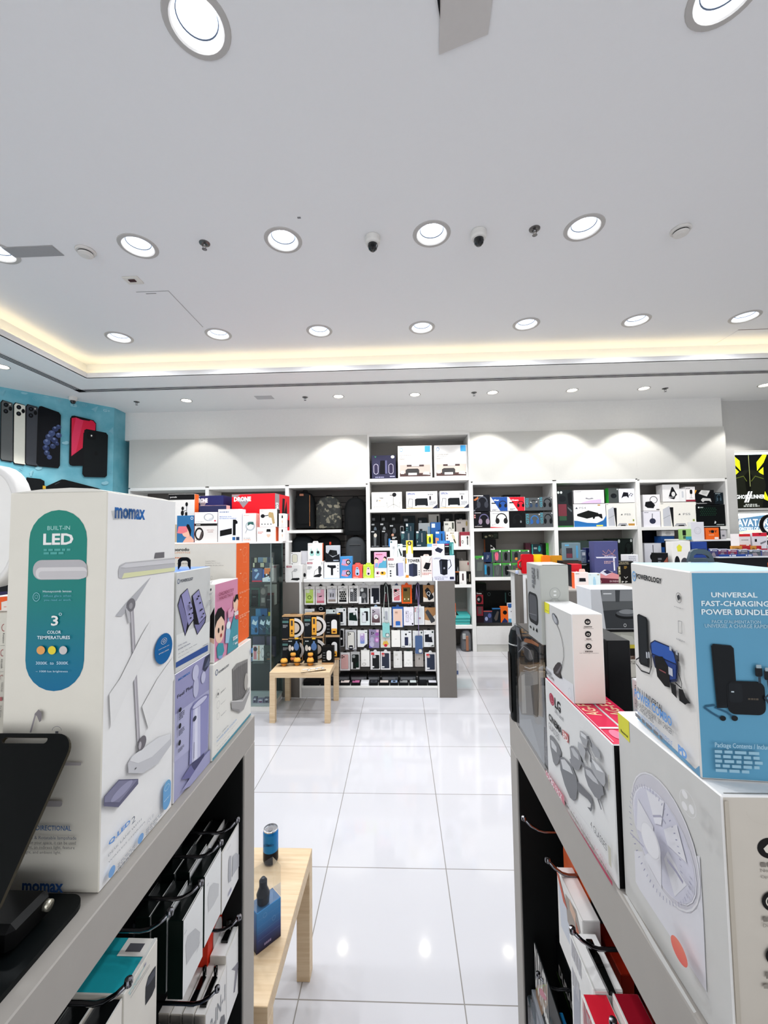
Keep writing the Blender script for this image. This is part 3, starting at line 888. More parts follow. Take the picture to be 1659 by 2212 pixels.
# glass showcase on the left
GX0, GX1, GY0, GY1 = -2.35, -1.265, 4.02, 4.42
t = thing('glass_showcase', 'glass showcase with white top board, left of the case display', 'showcase', (-1.8, 4.02, 0))
GLS = glass_mat('showcase_glass', (.9, .95, .94), .1)
part('base', GX0, GY0, 0, GX1, GY1, .045, mat('dddcd8', .4))
part('base_board', GX0 + .02, GY0 + .02, .046, GX1 - .02, GY1 - .01, .052, mat('cfcdd3', .5))
part('top_board', GX0, GY0 - .01, 1.612, -1.165, GY1, 1.63, mat('eceae8', .4))
part('glass_front', GX0, GY0, .0455, GX1 - .012, GY0 + .006, 1.611, GLS, 0)
part('glass_side', GX1 - .006, GY0 + .012, .0455, GX1, GY1 - .012, 1.611, GLS, 0)
part('back_panel', GX0, GY1 - .01, .0525, GX1 - .012, GY1, 1.611, mat('3c4444', .4))
part('corner_post', GX1 - .012, GY0, .0455, GX1, GY0 + .0115, 1.611, mat('6d7876', .3, metal=.6)); part('corner_post', GX1 - .012, GY1 - .0115, .0455, GX1, GY1, 1.611, mat('6d7876', .3, metal=.6))
for z in (1.232, .985, .72, .62 - .16):
    part('glass_shelf', GX0 + .01, GY0 + .0065, z - .008, GX1 - .0125, GY1 - .0105, z, glass_mat('shelf_glass', (.85, .93, .9), .2), 0)

# ------------------------------------------------------------------ small birch tables
WOOD = wood_mat()
def lack(label, x0, y0, w=.55):
    t = thing('side_table', label, 'table', (x0 + w / 2, y0 + w / 2, 0), group='birch side tables')
    h = w / 2
    b = MB(); b.box(-h, -h, .40, h, h, .45, WOOD, .0015); b.build('tabletop', t)
    for sx in (-1, 1):
        for sy in (-1, 1):
            b = MB(); b.box(sx * h, sy * h, 0, sx * (h - .05), sy * (h - .05), .3995, WOOD, .001); b.build('leg', t)
    return t
lack('birch-effect side table piled with yellow tape measures, before the case display', -1.205, 3.775)
lack('birch-effect side table with a blue can, beside the left counter end', -.918, 1.14)

# ------------------------------------------------------------------ hooks
CHROME = mat('8d8d92', .18, metal=1.)
def hook(x, y, z, s, L, label, r=.003):
    """single wire hook on a counter's back panel; s = direction of the free end along X"""
    b = MB()
    b.tube([(0, 0, 0), (s * L * .8, 0, 0), (s * (L * .86), 0, .003), (s * L * .93, 0, .012), (s * L, 0, .026)], r, CHROME, 8)
    b.lathe([(0, .0), (.0045, .001), (.0052, .005), (.0045, .009), (0, .01)], CHROME, (s * L, 0, .022), n=10)
    b.box(0, -.012, -.012, s * .006, .012, .02, mat('33363a', .4, metal=.5), .001)
    return tag(b.build('display_hook', loc=(x, y, z)), label, 'hook', 'chrome display hooks')
# ================================================================== boxes standing on the two front counters
CL, CM, CN, CA = (0, 1000, 2.9625), (0, 1500, 2.9625), (360, 1180, 4.255), (360, 1020, 4.879)
CH_, CI, CJ, CO = (1090, 1160, 5.352), (1300, 1140, 3.95), (1080, 1500, 4.916), (1330, 1600, 3.614)
Zc = ZC + .0004
PILL = ramp_mat(['0f5f9e', '0b6a92', '0d7a74', '10806f'], 'Z', .13, .475, .3)
momax = carton('desk_lamp_box', 'tall white desk lamp box with blue-green pill, foremost on the left counter', 'box', -.506, -.376, .516, .678, Zc, 1.745, 'ddd8cc', cols={'x+': 'ecebea'},  # aisle face painted lighter than the front, light put into the carton white
    front=[('r', 157, 1460, 563, 298, PILL, .5), ('t', 'BUILT-IN', 305, 430, 450, 402, 'a9d6d0'), ('t', 'LED', 278, 525, 473, 450, 'W', .03), ('g', 282, 585, 466, 548, 2, '4fa39c'),
        ('r', 213, 748, 562, 618, 'b3b0b2', .45), ('r', 232, 742, 562, 665, 'd3cfcf', .45), ('r', 252, 738, 562, 690, 'c2bebf', .45),
        ('t', 'Honeycomb lenses', 280, 832, 463, 813, 'c7dfe6', .01), ('t', 'diffuse glare when', 282, 860, 462, 842, '6db0c4'), ('t', 'you read or work', 288, 886, 462, 868, '6db0c4'), ('ring', 217, 885, 263, 828, '8fc6d2', .12), ('ring', 230, 868, 251, 842, '8fc6d2', .15),
        ('t', '3', 335, 1040, 382, 975, 'W', .02), ('ring', 385, 975, 405, 957, 'c7dfe6', .3), ('t', 'COLOR', 312, 1090, 400, 1070, 'e3eef3', .01), ('t', 'TEMPERATURES', 248, 1125, 458, 1103, 'e3eef3', .01),
        ('e', 245, 1222, 300, 1168, 'e0a05c'), ('e', 318, 1222, 370, 1168, 'e3cf3c'), ('e', 390, 1222, 442, 1168, 'cac3c0'), ('t', '3000K  to  5000K', 243, 1286, 450, 1266, 'c9dfee'), ('t', '~ 1000 lux brightness', 243, 1338, 447, 1322, 'c9dfee'),
        ('c',) + CM, ('p', [(205, 236), (240, 110), (250, 112), (216, 236)], '8c8588'), ('p', [(236, 120), (262, 88), (284, 112), (280, 160), (268, 170), (252, 130)], '7d777a'), ('ring', 348, 250, 410, 195, '77757a', .08, 20, 0, .5), ('r', 370, 240, 390, 226, '5a585c'),
        ('r', 340, 442, 536, 424, 'b0a8a8', .4), ('r', 300, 704, 416, 668, 'aaa4a4', .5), ('e', 316, 652, 330, 640, '8d888a'),
        ('t', 'MULTI-DIRECTIONAL', 140, 852, 475, 825, '3d6698', .012), ('t', 'Extendable & Rotatable lampshade', 105, 913, 508, 892, '4f5a70'), ('t', 'makes light fit for your space, it can be used', 60, 943, 504, 922, '6b6864'), ('t', 'as desk light, an indirect light, feature', 95, 972, 498, 952, '6b6864'), ('t', 'light, and ambient light.', 178, 1003, 412, 983, '6b6864'),
        ('t', 'momax', 165, 1242, 428, 1188, '2f5590', .03)],
    crop=CL, rcrop=CL,
    right=[('t', 'momax', 733, 355, 928, 300, '2065ac', .035), ('p', [(985, 612), (992, 575), (1050, 570), (1050, 606)], '6d6b6f'), ('p', [(755, 690), (765, 655), (800, 637), (1126, 606), (1126, 692), (775, 742), (757, 735)], 'bdbcbf'), ('p', [(790, 706), (1118, 668), (1122, 690), (776, 740)], 'dfe0b2'), ('p', [(765, 668), (800, 645), (1120, 615), (1118, 640), (800, 672)], 'd2d1d4'),
        ('p', [(735, 980), (800, 900), (962, 730), (870, 880), (775, 982)], 'b7b7bb'), ('p', [(826, 930), (850, 930), (893, 1790), (872, 1790)], 'aaa6ac'), ('p', [(832, 930), (838, 930), (880, 1790), (874, 1790)], 'cfccd0'), ('e', (805, 910), (860, 905), (835, 866), (830, 952), '77757a'), ('e', (818, 915), (842, 912), (830, 895), (830, 935), '9c9a9e'), ('p', [(815, 950), (822, 950), (828, 1020), (815, 1025), (795, 935), (803, 930)], 'c0bfc2'),
        ('p', [(690, 1480), (760, 1380), (900, 1100), (960, 1000), (950, 1200), (800, 1480), (700, 1700)], 'e8e7e6'), ('p', [(900, 1560), (1000, 1380), (1100, 1240), (1110, 1380), (1000, 1600), (940, 1700)], 'e8e7e6'),
        ('e', (980, 1195), (1094, 1180), (1050, 1087), (1030, 1288), ramp_mat(['0d62a0', '0d7f86'], 'Z', .30, .38, .3)), ('t', 'OPTIMUM', 1005, 1200, 1073, 1163, 'W', .01), ('t', 'EYECARE', 1007, 1228, 1071, 1190, 'W', .01), ('ring', 1020, 1168, 1058, 1112, 'W', .1), ('ring', 1030, 1152, 1048, 1126, 'W', .3),
        ('c',) + CM, ('p', [(805, 440), (830, 395), (1000, 275), (1085, 250), (1085, 320), (1000, 440), (900, 505), (808, 503)], 'c6c6ca'), ('p', [(815, 425), (835, 395), (1000, 275), (1080, 250), (1078, 285), (960, 400), (870, 440)], 'dedee0'), ('e', (868, 320), (922, 300), (905, 260), (885, 362), '6f6a70'), ('e', (872, 330), (890, 325), (884, 300), (878, 355), 'b5b1b6'), ('r', 847, 482, 858, 465, '3d3c40'),
        ('p', [(645, 655), (742, 545), (868, 540), (868, 572), (740, 722), (645, 716)], '62617a'), ('p', [(650, 655), (742, 553), (862, 547), (745, 690), (650, 690)], '7e7d97'), ('e', (690, 650), (830, 590), (790, 562), (720, 685), '9796b2'),
        ('r', 1025, 760, 1078, 525, ramp_mat(['5f9fd2', '63a8bc', '6bb2a6'], 'Z', .04, .13, .3), .5), ('ring', 1035, 630, 1068, 560, 'cfe6ea', .1), ('g', 1032, 690, 1072, 640, 2, 'cfe6ea'),
        ('t', 'Q.LED', 672, 977, 812, 795, '5b92d6', .035), ('t', '2', 820, 835, 845, 768, '6d7480'), ('t', 'DESK LAMP WITH', 668, 1040, 884, 790, '8f9197'), ('t', 'WIRELESS CHARGER', 668, 1083, 908, 806, '8f9197'), ('t', '(QL8)', 920, 836, 962, 758, 'b9bbc0'),
        ('e', (668, 1135), (712, 1110), (697, 1093), (684, 1172), '78a5d8'), ('e', (857, 925), (895, 905), (884, 885), (868, 958), '78a5d8'), ('g', 726, 1135, 836, 960, 4, 'b2b4ba'), ('g', 908, 905, 1010, 750, 3, 'b2b4ba')],
    top=[('r', .01, .01, .99, .99, 'e3e0d8')])
mb = MB(); mb.prism([(-.128, 0), (-.09, .004), (-.05, .0055), (-.02, .004), (0, 0)], (0, 0, 0), (1, 0, 0), (0, 0, 1), (0, .155, 0), mat('dbd8cf', .5))
mb.build('lid_flap', momax, (.064, -.0795, .4948))
mb = MB(); mb.add([(.0655, -.07, .458), (.0662, -.028, .462), (.0664, -.012, .472), (.0662, -.03, .476), (.0655, -.074, .470)], [(0, 1, 2, 3, 4)], glass_mat('tape_film', (.9, .92, .93), .5)); mb.build('tape', momax)

carton('humidifier_box', 'lavender humidifier box with a steaming cylinder picture, between two white boxes', 'box', -.48, -.376, .683, .8065, Zc, 1.458, 'efedf0', cols={'x+': 'a6a6c8'}, rcrop=CN,
    right=[('p', [(65, 1180), (410, 970), (410, 1300), (60, 1560)], '9796bd'), ('p', [(60, 1560), (410, 1300), (405, 1700), (55, 2000)], 'b3b3d3'), ('t', 'MOMAX', 105, 1240, 215, 1147, '3d74bd', .03), ('t', 'Feel Plus', 95, 1402, 235, 1268, '2a2b3d', .01), ('g', 95, 1436, 236, 1330, 1, '5a5b78'),
        ('e', (240, 1300), (290, 1260), (270, 1200), (262, 1390), 'bdbdd8'), ('e', (232, 1150), (290, 1110), (262, 1090), (262, 1230), 'c4c4de'), ('e', (310, 1210), (352, 1170), (334, 1150), (326, 1260), 'c0c0da'),
        ('p', [(325, 1130), (350, 1020), (408, 975), (410, 1040), (380, 1100), (350, 1150)], '31374f'), ('p', [(340, 1120), (380, 1020), (390, 1090)], '5b627e'),
        ('p', [(215, 1490), (250, 1430), (320, 1385), (378, 1370), (365, 1850), (320, 1925), (200, 2010)], '8f8fbe'), ('p', [(235, 1480), (300, 1420), (300, 1935), (222, 1990)], 'c3c3e0'), ('p', [(250, 1470), (275, 1445), (272, 1955), (240, 1975)], 'dcdcf0'), ('e', (215, 1480), (376, 1400), (330, 1372), (240, 1510), '7978a6'), ('e', (228, 1475), (360, 1408), (322, 1384), (245, 1500), 'c9c9e4'), ('e', (230, 1595), (262, 1580), (248, 1560), (240, 1612), '2d3046'), ('l', [(240, 1800), (238, 1950)], 1.2, '3d3d5c'),
        ('p', [(120, 2145), (200, 2020), (395, 1855), (400, 1910), (240, 2125)], '6a699c'), ('p', [(210, 2010), (330, 1900), (330, 1960), (240, 2060)], '3d3d66'), ('p', [(330, 1930), (400, 1850), (402, 1990), (200, 2250), (120, 2250)], 'a3a3c9'),
        ('e', (95, 1510), (120, 1495), (108, 1482), (106, 1525), '22232f'), ('e', (92, 1655), (116, 1640), (106, 1625), (104, 1675), '22232f'), ('e', (88, 1815), (112, 1800), (102, 1780), (98, 1832), '22232f'), ('g', 95, 1600, 146, 1500, 4, '3b3c4e'), ('g', 92, 1745, 144, 1650, 4, '3b3c4e'), ('g', 86, 1900, 140, 1815, 4, '3b3c4e'), ('g', 70, 2100, 150, 2015, 3, '8d8db0')])
carton('power_station_box', 'white power bank station box with grey device picture, at the left counter end', 'box', -.50, -.37, .809, 1.0165, Zc, 1.434, 'eae8e1', cols={'z-': '4a8fa0'}, rcrop=CN,
    right=[('p', [(413, 1960), (782, 1520), (782, 1545), (412, 1992)], '4f93a6'), ('ring', (447, 1165), (470, 1145), (460, 1132), (457, 1188), '27487a', .25), ('t', 'POWEROLOGY', 475, 1172, 572, 1078, '2b3344', .02),
        ('p', [(600, 1130), (640, 1078), (742, 1035), (740, 1310), (690, 1420), (605, 1440)], '6c6a69'), ('p', [(600, 1130), (640, 1078), (742, 1035), (742, 1060), (650, 1110), (606, 1150)], '8a8886')] +
        [('l', [(612 + 18 * k, 1130 - 12 * k), (612 + 18 * k, 1420 - 16 * k)], 1.3, 'a09d9a') for k in range(7)] +
        [('e', (706, 1260), (740, 1240), (726, 1165), (720, 1325), 'b0aca6'), ('p', [(583, 1420), (605, 1425), (690, 1400), (755, 1290), (755, 1345), (700, 1500), (660, 1528), (590, 1500)], 'a3a1a0'), ('l', [(585, 1425), (690, 1420), (752, 1325)], 1.6, 'e3e1df'), ('p', [(590, 1490), (660, 1500), (660, 1528), (592, 1502)], '8d8b8a'),
        ('ring', (447, 1355), (474, 1335), (462, 1312), (460, 1392), '8c8a88', .06), ('e', (455, 1362), (466, 1352), (461, 1345), (460, 1372), '3a3a3c'), ('ring', (447, 1462), (474, 1440), (462, 1420), (460, 1490), '8c8a88', .06), ('ring', (447, 1570), (474, 1548), (462, 1530), (460, 1590), '8c8a88', .06), ('g', 484, 1350, 530, 1300, 2, '55555a'), ('g', 484, 1455, 530, 1408, 2, '55555a'), ('g', 484, 1562, 535, 1505, 2, '55555a'),
        ('t', '8-in-1   10000mAh', 445, 1765, 550, 1640, '3f4046', .01), ('t', 'POWER BANK STATION', 443, 1805, 626, 1585, '86a9d4', .025), ('t', 'Built-in Cables, USB-C & Wireless', 443, 1840, 640, 1610, '4b4c52'), ('g', 443, 1880, 560, 1740, 1, 'a9a8a4'), ('r', 763, 985, 776, 930, '5f93cf'), ('g', 763, 1060, 778, 1010, 3, '8fb0d8')])
dock = carton('dock_station_box', 'white dock station box with blue top and black handle, stacked on the lavender box', 'box', -.47, -.376, .684, .808, 1.4585, 1.626, 'cfd0ce', cols={'z+': '5b8ad4'}, rcrop=CN,
    right=[('p', [(60, 1080), (378, 905), (378, 960), (66, 1128)], '2a4f94'), ('p', [(60, 830), (395, 690), (388, 890), (60, 1082)], 'e0e1df'), ('ring', (97, 325), (118, 312), (108, 300), (106, 346), '27487a', .25), ('t', 'POWEROLOGY', 125, 335, 240, 283, '2b3344', .02),
        ('p', [(97, 540), (125, 445), (188, 385), (262, 650), (200, 740), (165, 828)], '1c1b26'), ('p', [(100, 545), (124, 460), (188, 690), (166, 815)], '77759f'), ('p', [(130, 448), (186, 392), (256, 648), (196, 728)], '9694c0'), ('p', [(225, 455), (290, 393), (357, 640), (350, 700), (275, 815), (245, 720)], '1c1b26'), ('p', [(232, 456), (288, 402), (352, 640), (290, 712)], '9694c0'), ('p', [(248, 720), (288, 720), (345, 655), (342, 695), (276, 805)], '77759f')] +
        [('r', x, y + 18, x + 13, y, '20202a') for x, y in ((197, 510), (212, 560), (222, 605), (192, 615), (204, 650), (276, 450), (290, 510), (262, 475), (304, 570), (318, 610), (290, 580), (302, 640))] +
        [('l', [(180, 540), (196, 592)], 1.2, '20202a'), ('l', [(188, 536), (203, 588)], 1.2, '20202a'), ('t', '14 IN 1 DUAL', 40, 945, 168, 872, '24335c', .025), ('t', 'DOCK STATION', 55, 972, 196, 888, '24335c', .025), ('g', 70, 1000, 260, 895, 1, '70747c'), ('g', 70, 1035, 225, 945, 2, '9a9da4'), ('t', 'POWEROLOGY', 310, 922, 362, 885, '24335c', .02),
        ('ring', (382, 292), (400, 286), (391, 274), (390, 306), '77797c', .1), ('g', 380, 345, 400, 322, 2, '8a8c90'), ('e', (376, 402), (390, 396), (383, 386), (383, 412), '3d4046'), ('g', 368, 450, 398, 425, 2, '8a8c90'), ('g', 362, 545, 388, 490, 4, '9a9ca0')])
a, b_ = onY(382, 1228, .745), onY(407, 1208, .745)
mb = MB(); mb.prism([(0, 0), (0, .017), (.003, .0205), (.007, .022), (.016, .022), (.0195, .0205), (.0225, .017), (.0225, 0), (.0185, .007), (.0185, .013), (.016, .0155), (.0075, .0155), (.0045, .013), (.0045, .007)], (0, -.0015, 0), (1, 0, 0), (0, 0, 1), (0, .003, 0), mat('14161a', .5))
mb.build('handle', dock, (a.x + .47 - .094 / 2 + .002, .0, .1674))
carton('walkie_talkie_box', "pink children's toy box with a cartoon boy, standing on the power station box", 'box', -.41, -.372, .819, .937, 1.4345, 1.590, 'efebe6', cols={'x+': 'd78fae'}, rcrop=CN, crop=CN,
    front=[('p', [(400, 640), (440, 560), (440, 850), (395, 840)], '221d1e'), ('p', [(395, 840), (440, 850), (440, 900), (400, 880)], 'e8bfa6')],
    right=[('e', (440, 770), (532, 720), (490, 630), (480, 893), 'f0cab2'), ('p', [(441, 760), (441, 640), (470, 575), (500, 562), (530, 600), (532, 690), (500, 640), (462, 690)], '1d191b'), ('p', [(480, 590), (500, 555), (515, 590)], '1d191b'), ('e', (468, 775), (482, 770), (476, 748), (473, 800), '2a2222'), ('e', (505, 750), (518, 745), (512, 725), (510, 775), '2a2222'), ('e', (490, 820), (505, 812), (498, 800), (496, 836), 'a23b3b'),
        ('p', [(455, 930), (475, 890), (515, 890), (525, 960), (500, 1020), (462, 1030)], '3f95a3'), ('p', [(470, 1010), (510, 1000), (505, 1030), (475, 1040)], '8aa6d4'), ('p', [(550, 1010), (560, 880), (590, 720), (612, 640), (655, 590), (655, 930), (600, 985)], '4a98a6'),
        ('e', (606, 530), (650, 500), (632, 445), (628, 600), 'f0cab2'), ('p', [(608, 500), (628, 445), (650, 440), (654, 500), (640, 480), (618, 520)], '1d191b'), ('p', [(612, 610), (650, 590), (652, 660), (620, 660)], 'e7e2e0'), ('p', [(620, 640), (652, 625), (650, 670), (626, 672)], 'c24a58'), ('p', [(530, 890), (535, 780), (550, 700), (565, 695), (578, 780), (560, 890)], '9cc4de'), ('r', 552, 692, 562, 615, '7db0d4'), ('e', (538, 730), (578, 715), (560, 690), (556, 760), 'e4eef4'),
        ('r', 598, 870, 640, 812, 'e7ecec'), ('g', 602, 860, 636, 822, 2, '4a98a6'), ('ring', 598, 905, 612, 880, 'e7ecec', .2), ('g', 616, 905, 640, 872, 1, 'e7ecec'), ('p', [(550, 590), (580, 560), (575, 610), (608, 560), (600, 640), (552, 660)], 'e2a9bf'),
        ('t', "CHILDREN'S TOY", 465, 460, 605, 382, '8e3550', .015), ('t', 'WALKIE TALKIE', 465, 497, 598, 424, '8e3550', .015), ('p', [(430, 1080), (520, 1010), (655, 930), (655, 925), (440, 1075)], 'c97f9f')])
carton('massager_box', 'large white box with orange side panel, behind the pink toy box', 'box', -.64, -.38, .945, 1.03, 1.4345, 1.67, 'ebe7df', crop=CA, rcrop=CA, cols={'x+': 'f0651c'},
    front=[('r', 0, 760, 740, 741, 'f0a075'), ('t', 'porodo', 78, 842, 240, 798, '1a1a1c', .03), ('t', 'LIFESTYLE', 88, 858, 250, 838, 'e8b08f'), ('g', 60, 908, 185, 897, 1, 'e6794a'), ('g', 110, 972, 240, 955, 1, 'c9c3ba'), ('t', 'Capacity: 500ml', 408, 945, 515, 932, 'a9a59e'), ('t', 'Charging Time: 3.5 hours', 408, 966, 565, 952, 'a9a59e'), ('t', 'Dimensions: 74 x 84 x 210 mm', 408, 990, 602, 976, 'a9a59e')],
    right=[(('l', [(790, y + 60), (815, y), (840, y + 5), (845, y + 50), (820, y + 95), (800, y + 80), (806, y + 40)], .9, 'f6a883')) for y in (790, 1060, 1320, 1540)] + [(('g', 762, y + 22, 870, y, 2, 'f6a883')) for y in (990, 1245, 1490)] + [('e', 765, y + 14, 782, y, 'f8c4a8') for y in (810, 1060, 1310, 1565)] + [('l', [(800, 880), (800, 950), (835, 945), (835, 880)], .9, 'f6a883'), ('l', [(800, 1180), (805, 1130), (835, 1120), (835, 1180)], .9, 'f6a883')])
carton('phone_holder_box', 'white box with small red icons, mostly hidden behind the tall lamp box', 'box', -.76, -.535, .70, .78, Zc, onY(8, 1324, .70).z, 'd6d2c6', crop=(0, 1250, 6.32),
    front=[('ring', 20, 720, 88, 618, 'a24a4e', .2, 20, .25, .8), ('t', 'Rotation', 36, 880, 66, 742, '4a4848', 0, -1), ('l', [(10, 912), (70, 912)], .4, '777777'), ('ring', 8, 1060, 66, 965, 'b0545a', .2, 20, .2, .8), ('t', 'Adjustable', 6, 1225, 42, 1095, '4a4848', 0, -1), ('l', [(0, 1270), (55, 1268)], .4, '8a8884'), ('ring', 2, 1400, 52, 1310, 'b0746f', .2, 20, .1, .6), ('t', 'Foldable Design', 16, 1540, 50, 1415, '4a4848', 0, -1), ('r', 2, 1665, 40, 1612, 'b76a6e'), ('t', 'For Phones', 2, 1890, 32, 1730, '4a4848', 0, -1)])
carton('small_orange_box', 'small orange-and-white box on the hidden white box, beside the round lamp', 'box', -.72, -.515, .71, .77, onY(8, 1324, .70).z + .0005, onY(8, 1288, .71).z, 'e9e2da', crop=(0, 1250, 6.32), front=[('p', [(-200, 430), (18, 430), (18, 320), (100, 300), (100, 240), (-200, 260)], 'ee5a1c'), ('g', 55, 390, 92, 378, 1, 'e2a48e')])
tri = carton('dark_gadget_box', 'dark box behind the tall lamp box, under the round lamp', 'box', -1.1, -.72, 1.0, 1.015, Zc, onY(8, 1262, 1.0).z, '1a1d22', crop=(0, 1250, 6.32), front=[('r', 20, 220, 103, 180, 'e6e6e8'), ('g', 28, 205, 95, 192, 1, '3f6fb0'), ('p', [(0, 225), (103, 222), (103, 170), (0, 180)], '2c2550')])

# round-cornered white lamp panel on its stand (left edge of the picture)
t = thing('vanity_lamp', 'white round-cornered lamp panel at the left edge of the photo', 'lamp', (onY(-45, 1137, .84).x, .84, ZC))
zc = onY(-45, 1137, .84).z - ZC
def sell(rx, rz, n=40, p=2.9):
    o = []
    for k in range(n):
        a = 2 * math.pi * k / n; c, s_ = math.cos(a), math.sin(a)
        o.append((rx * math.copysign(abs(c) ** (2 / p), c), rz * math.copysign(abs(s_) ** (2 / p), s_)))
    return o
WPL = mat('e4e2df', .35)
prof = [(1.0, .018), (1.0, -.012), (.985, -.018), (.95, -.02), (.90, -.018), (.875, -.010), (.87, -.004)]
mb = MB(); V = []; n = 40
for s_, y in prof:
    V += [(x * s_, y, z * s_ + zc) for x, z in sell(.102, .132)]
F2 = [(i * n + k, i * n + (k + 1) % n, (i + 1) * n + (k + 1) % n, (i + 1) * n + k) for i in range(len(prof) - 1) for k in range(n)]
mb.add(V, F2, WPL, True); mb.add(V[:n], [tuple(range(n))], WPL); mb.build('rim', t)
mb = MB(); mb.add([(x * .868, -.004, z * .868 + zc) for x, z in sell(.102, .132)], [tuple(reversed(range(n)))], mat('eceae6', .3)); mb.build('panel', t)
mb = MB(); mb.tube([(0, .008, .012), (0, .008, zc - .13)], .012, WPL, 12); mb.build('stem', t)
mb = MB(); mb.lathe([(0, .0004), (.07, .0004), (.072, .006), (.06, .012), (0, .013)], WPL, n=32); mb.build('base', t)

# black folding laptop stand in the lower left corner
t = thing('laptop_stand', 'black folding laptop stand at the lower left corner of the photo', 'laptop stand', (-.55, .43, ZC))
BLK = mat('0b0f0f', .55, spec=.2); BLK2 = mat('08090a', .4, spec=.25)
def rrect(w_, h_, r, n=8):
    o = []
    for cx, cy, k in ((w_ / 2 - r, h_ / 2 - r, 0), (-w_ / 2 + r, h_ / 2 - r, 1), (-w_ / 2 + r, -h_ / 2 + r, 2), (w_ / 2 - r, -h_ / 2 + r, 3)):
        for i in range(n + 1):
            a = (k + i / n) * math.pi / 2; o.append((cx + math.cos(a) * r, cy + math.sin(a) * r))
    return o
mb = MB(); mb.prism(rrect(.34, .26, .02), (-.002, -.052, .0004), (1, 0, 0), (0, 1, 0), (0, 0, .006), mat('0f1517', .5, spec=.25)); mb.build('base_plate', t)
sl = math.atan2(.796, .606); Uy, Uz = math.cos(sl), math.sin(sl)
P0 = Vector((.157, -.038, .065))        # lower right corner of the tilted plate
Lp = .1705
mb = MB()
poly = [(x, y + Lp / 2) for x, y in rrect(.3, Lp, .022)]
o = P0 + Vector((-.15, 0, 0))
slot = [(x + .0905, y + Lp - .0075) for x, y in rrect(.055, .0065, .003)]
Nn = Vector((0, -Uz, Uy))
tr = tessellate_polygon([[Vector((x, y, 0)) for x, y in poly], [Vector((x, y, 0)) for x, y in slot]])
allp = [o + Vector((1, 0, 0)) * x + Vector((0, Uy, Uz)) * y for x, y in poly + slot]
mb.add(allp, [tuple(q) for q in tr], BLK); mb.add([p - Nn * .004 for p in allp], [tuple(q) for q in tr], BLK)
m_ = len(poly); k_ = len(slot)
for rg in (allp[:m_], allp[m_:]):
    q = len(rg); mb.add(rg + [p - Nn * .004 for p in rg], [(i, (i + 1) % q, q + (i + 1) % q, q + i) for i in range(q)], mat('3a3426', .4, metal=.4))
mb.build('tilted_plate', t)
mb = MB(); mb.box(-.17, .0, .0068, .145, .052, .036, BLK2, .006); mb.build('hinge_block', t)
mb = MB(); mb.tube([(.145, .042, .024), (.1505, .042, .024)], .0055, mat('c9c4b4', .25, metal=.8), 16); mb.build('hinge_pin', t)
mb = MB(); mb.tube([(.138, -.045, .018), (.142, -.045, .018)], .004, mat('d8cf7a', .25, metal=.8), 12); mb.box(-.17, -.06, .0068, .138, -.002, .028, BLK2, .008); mb.build('support_arm', t)

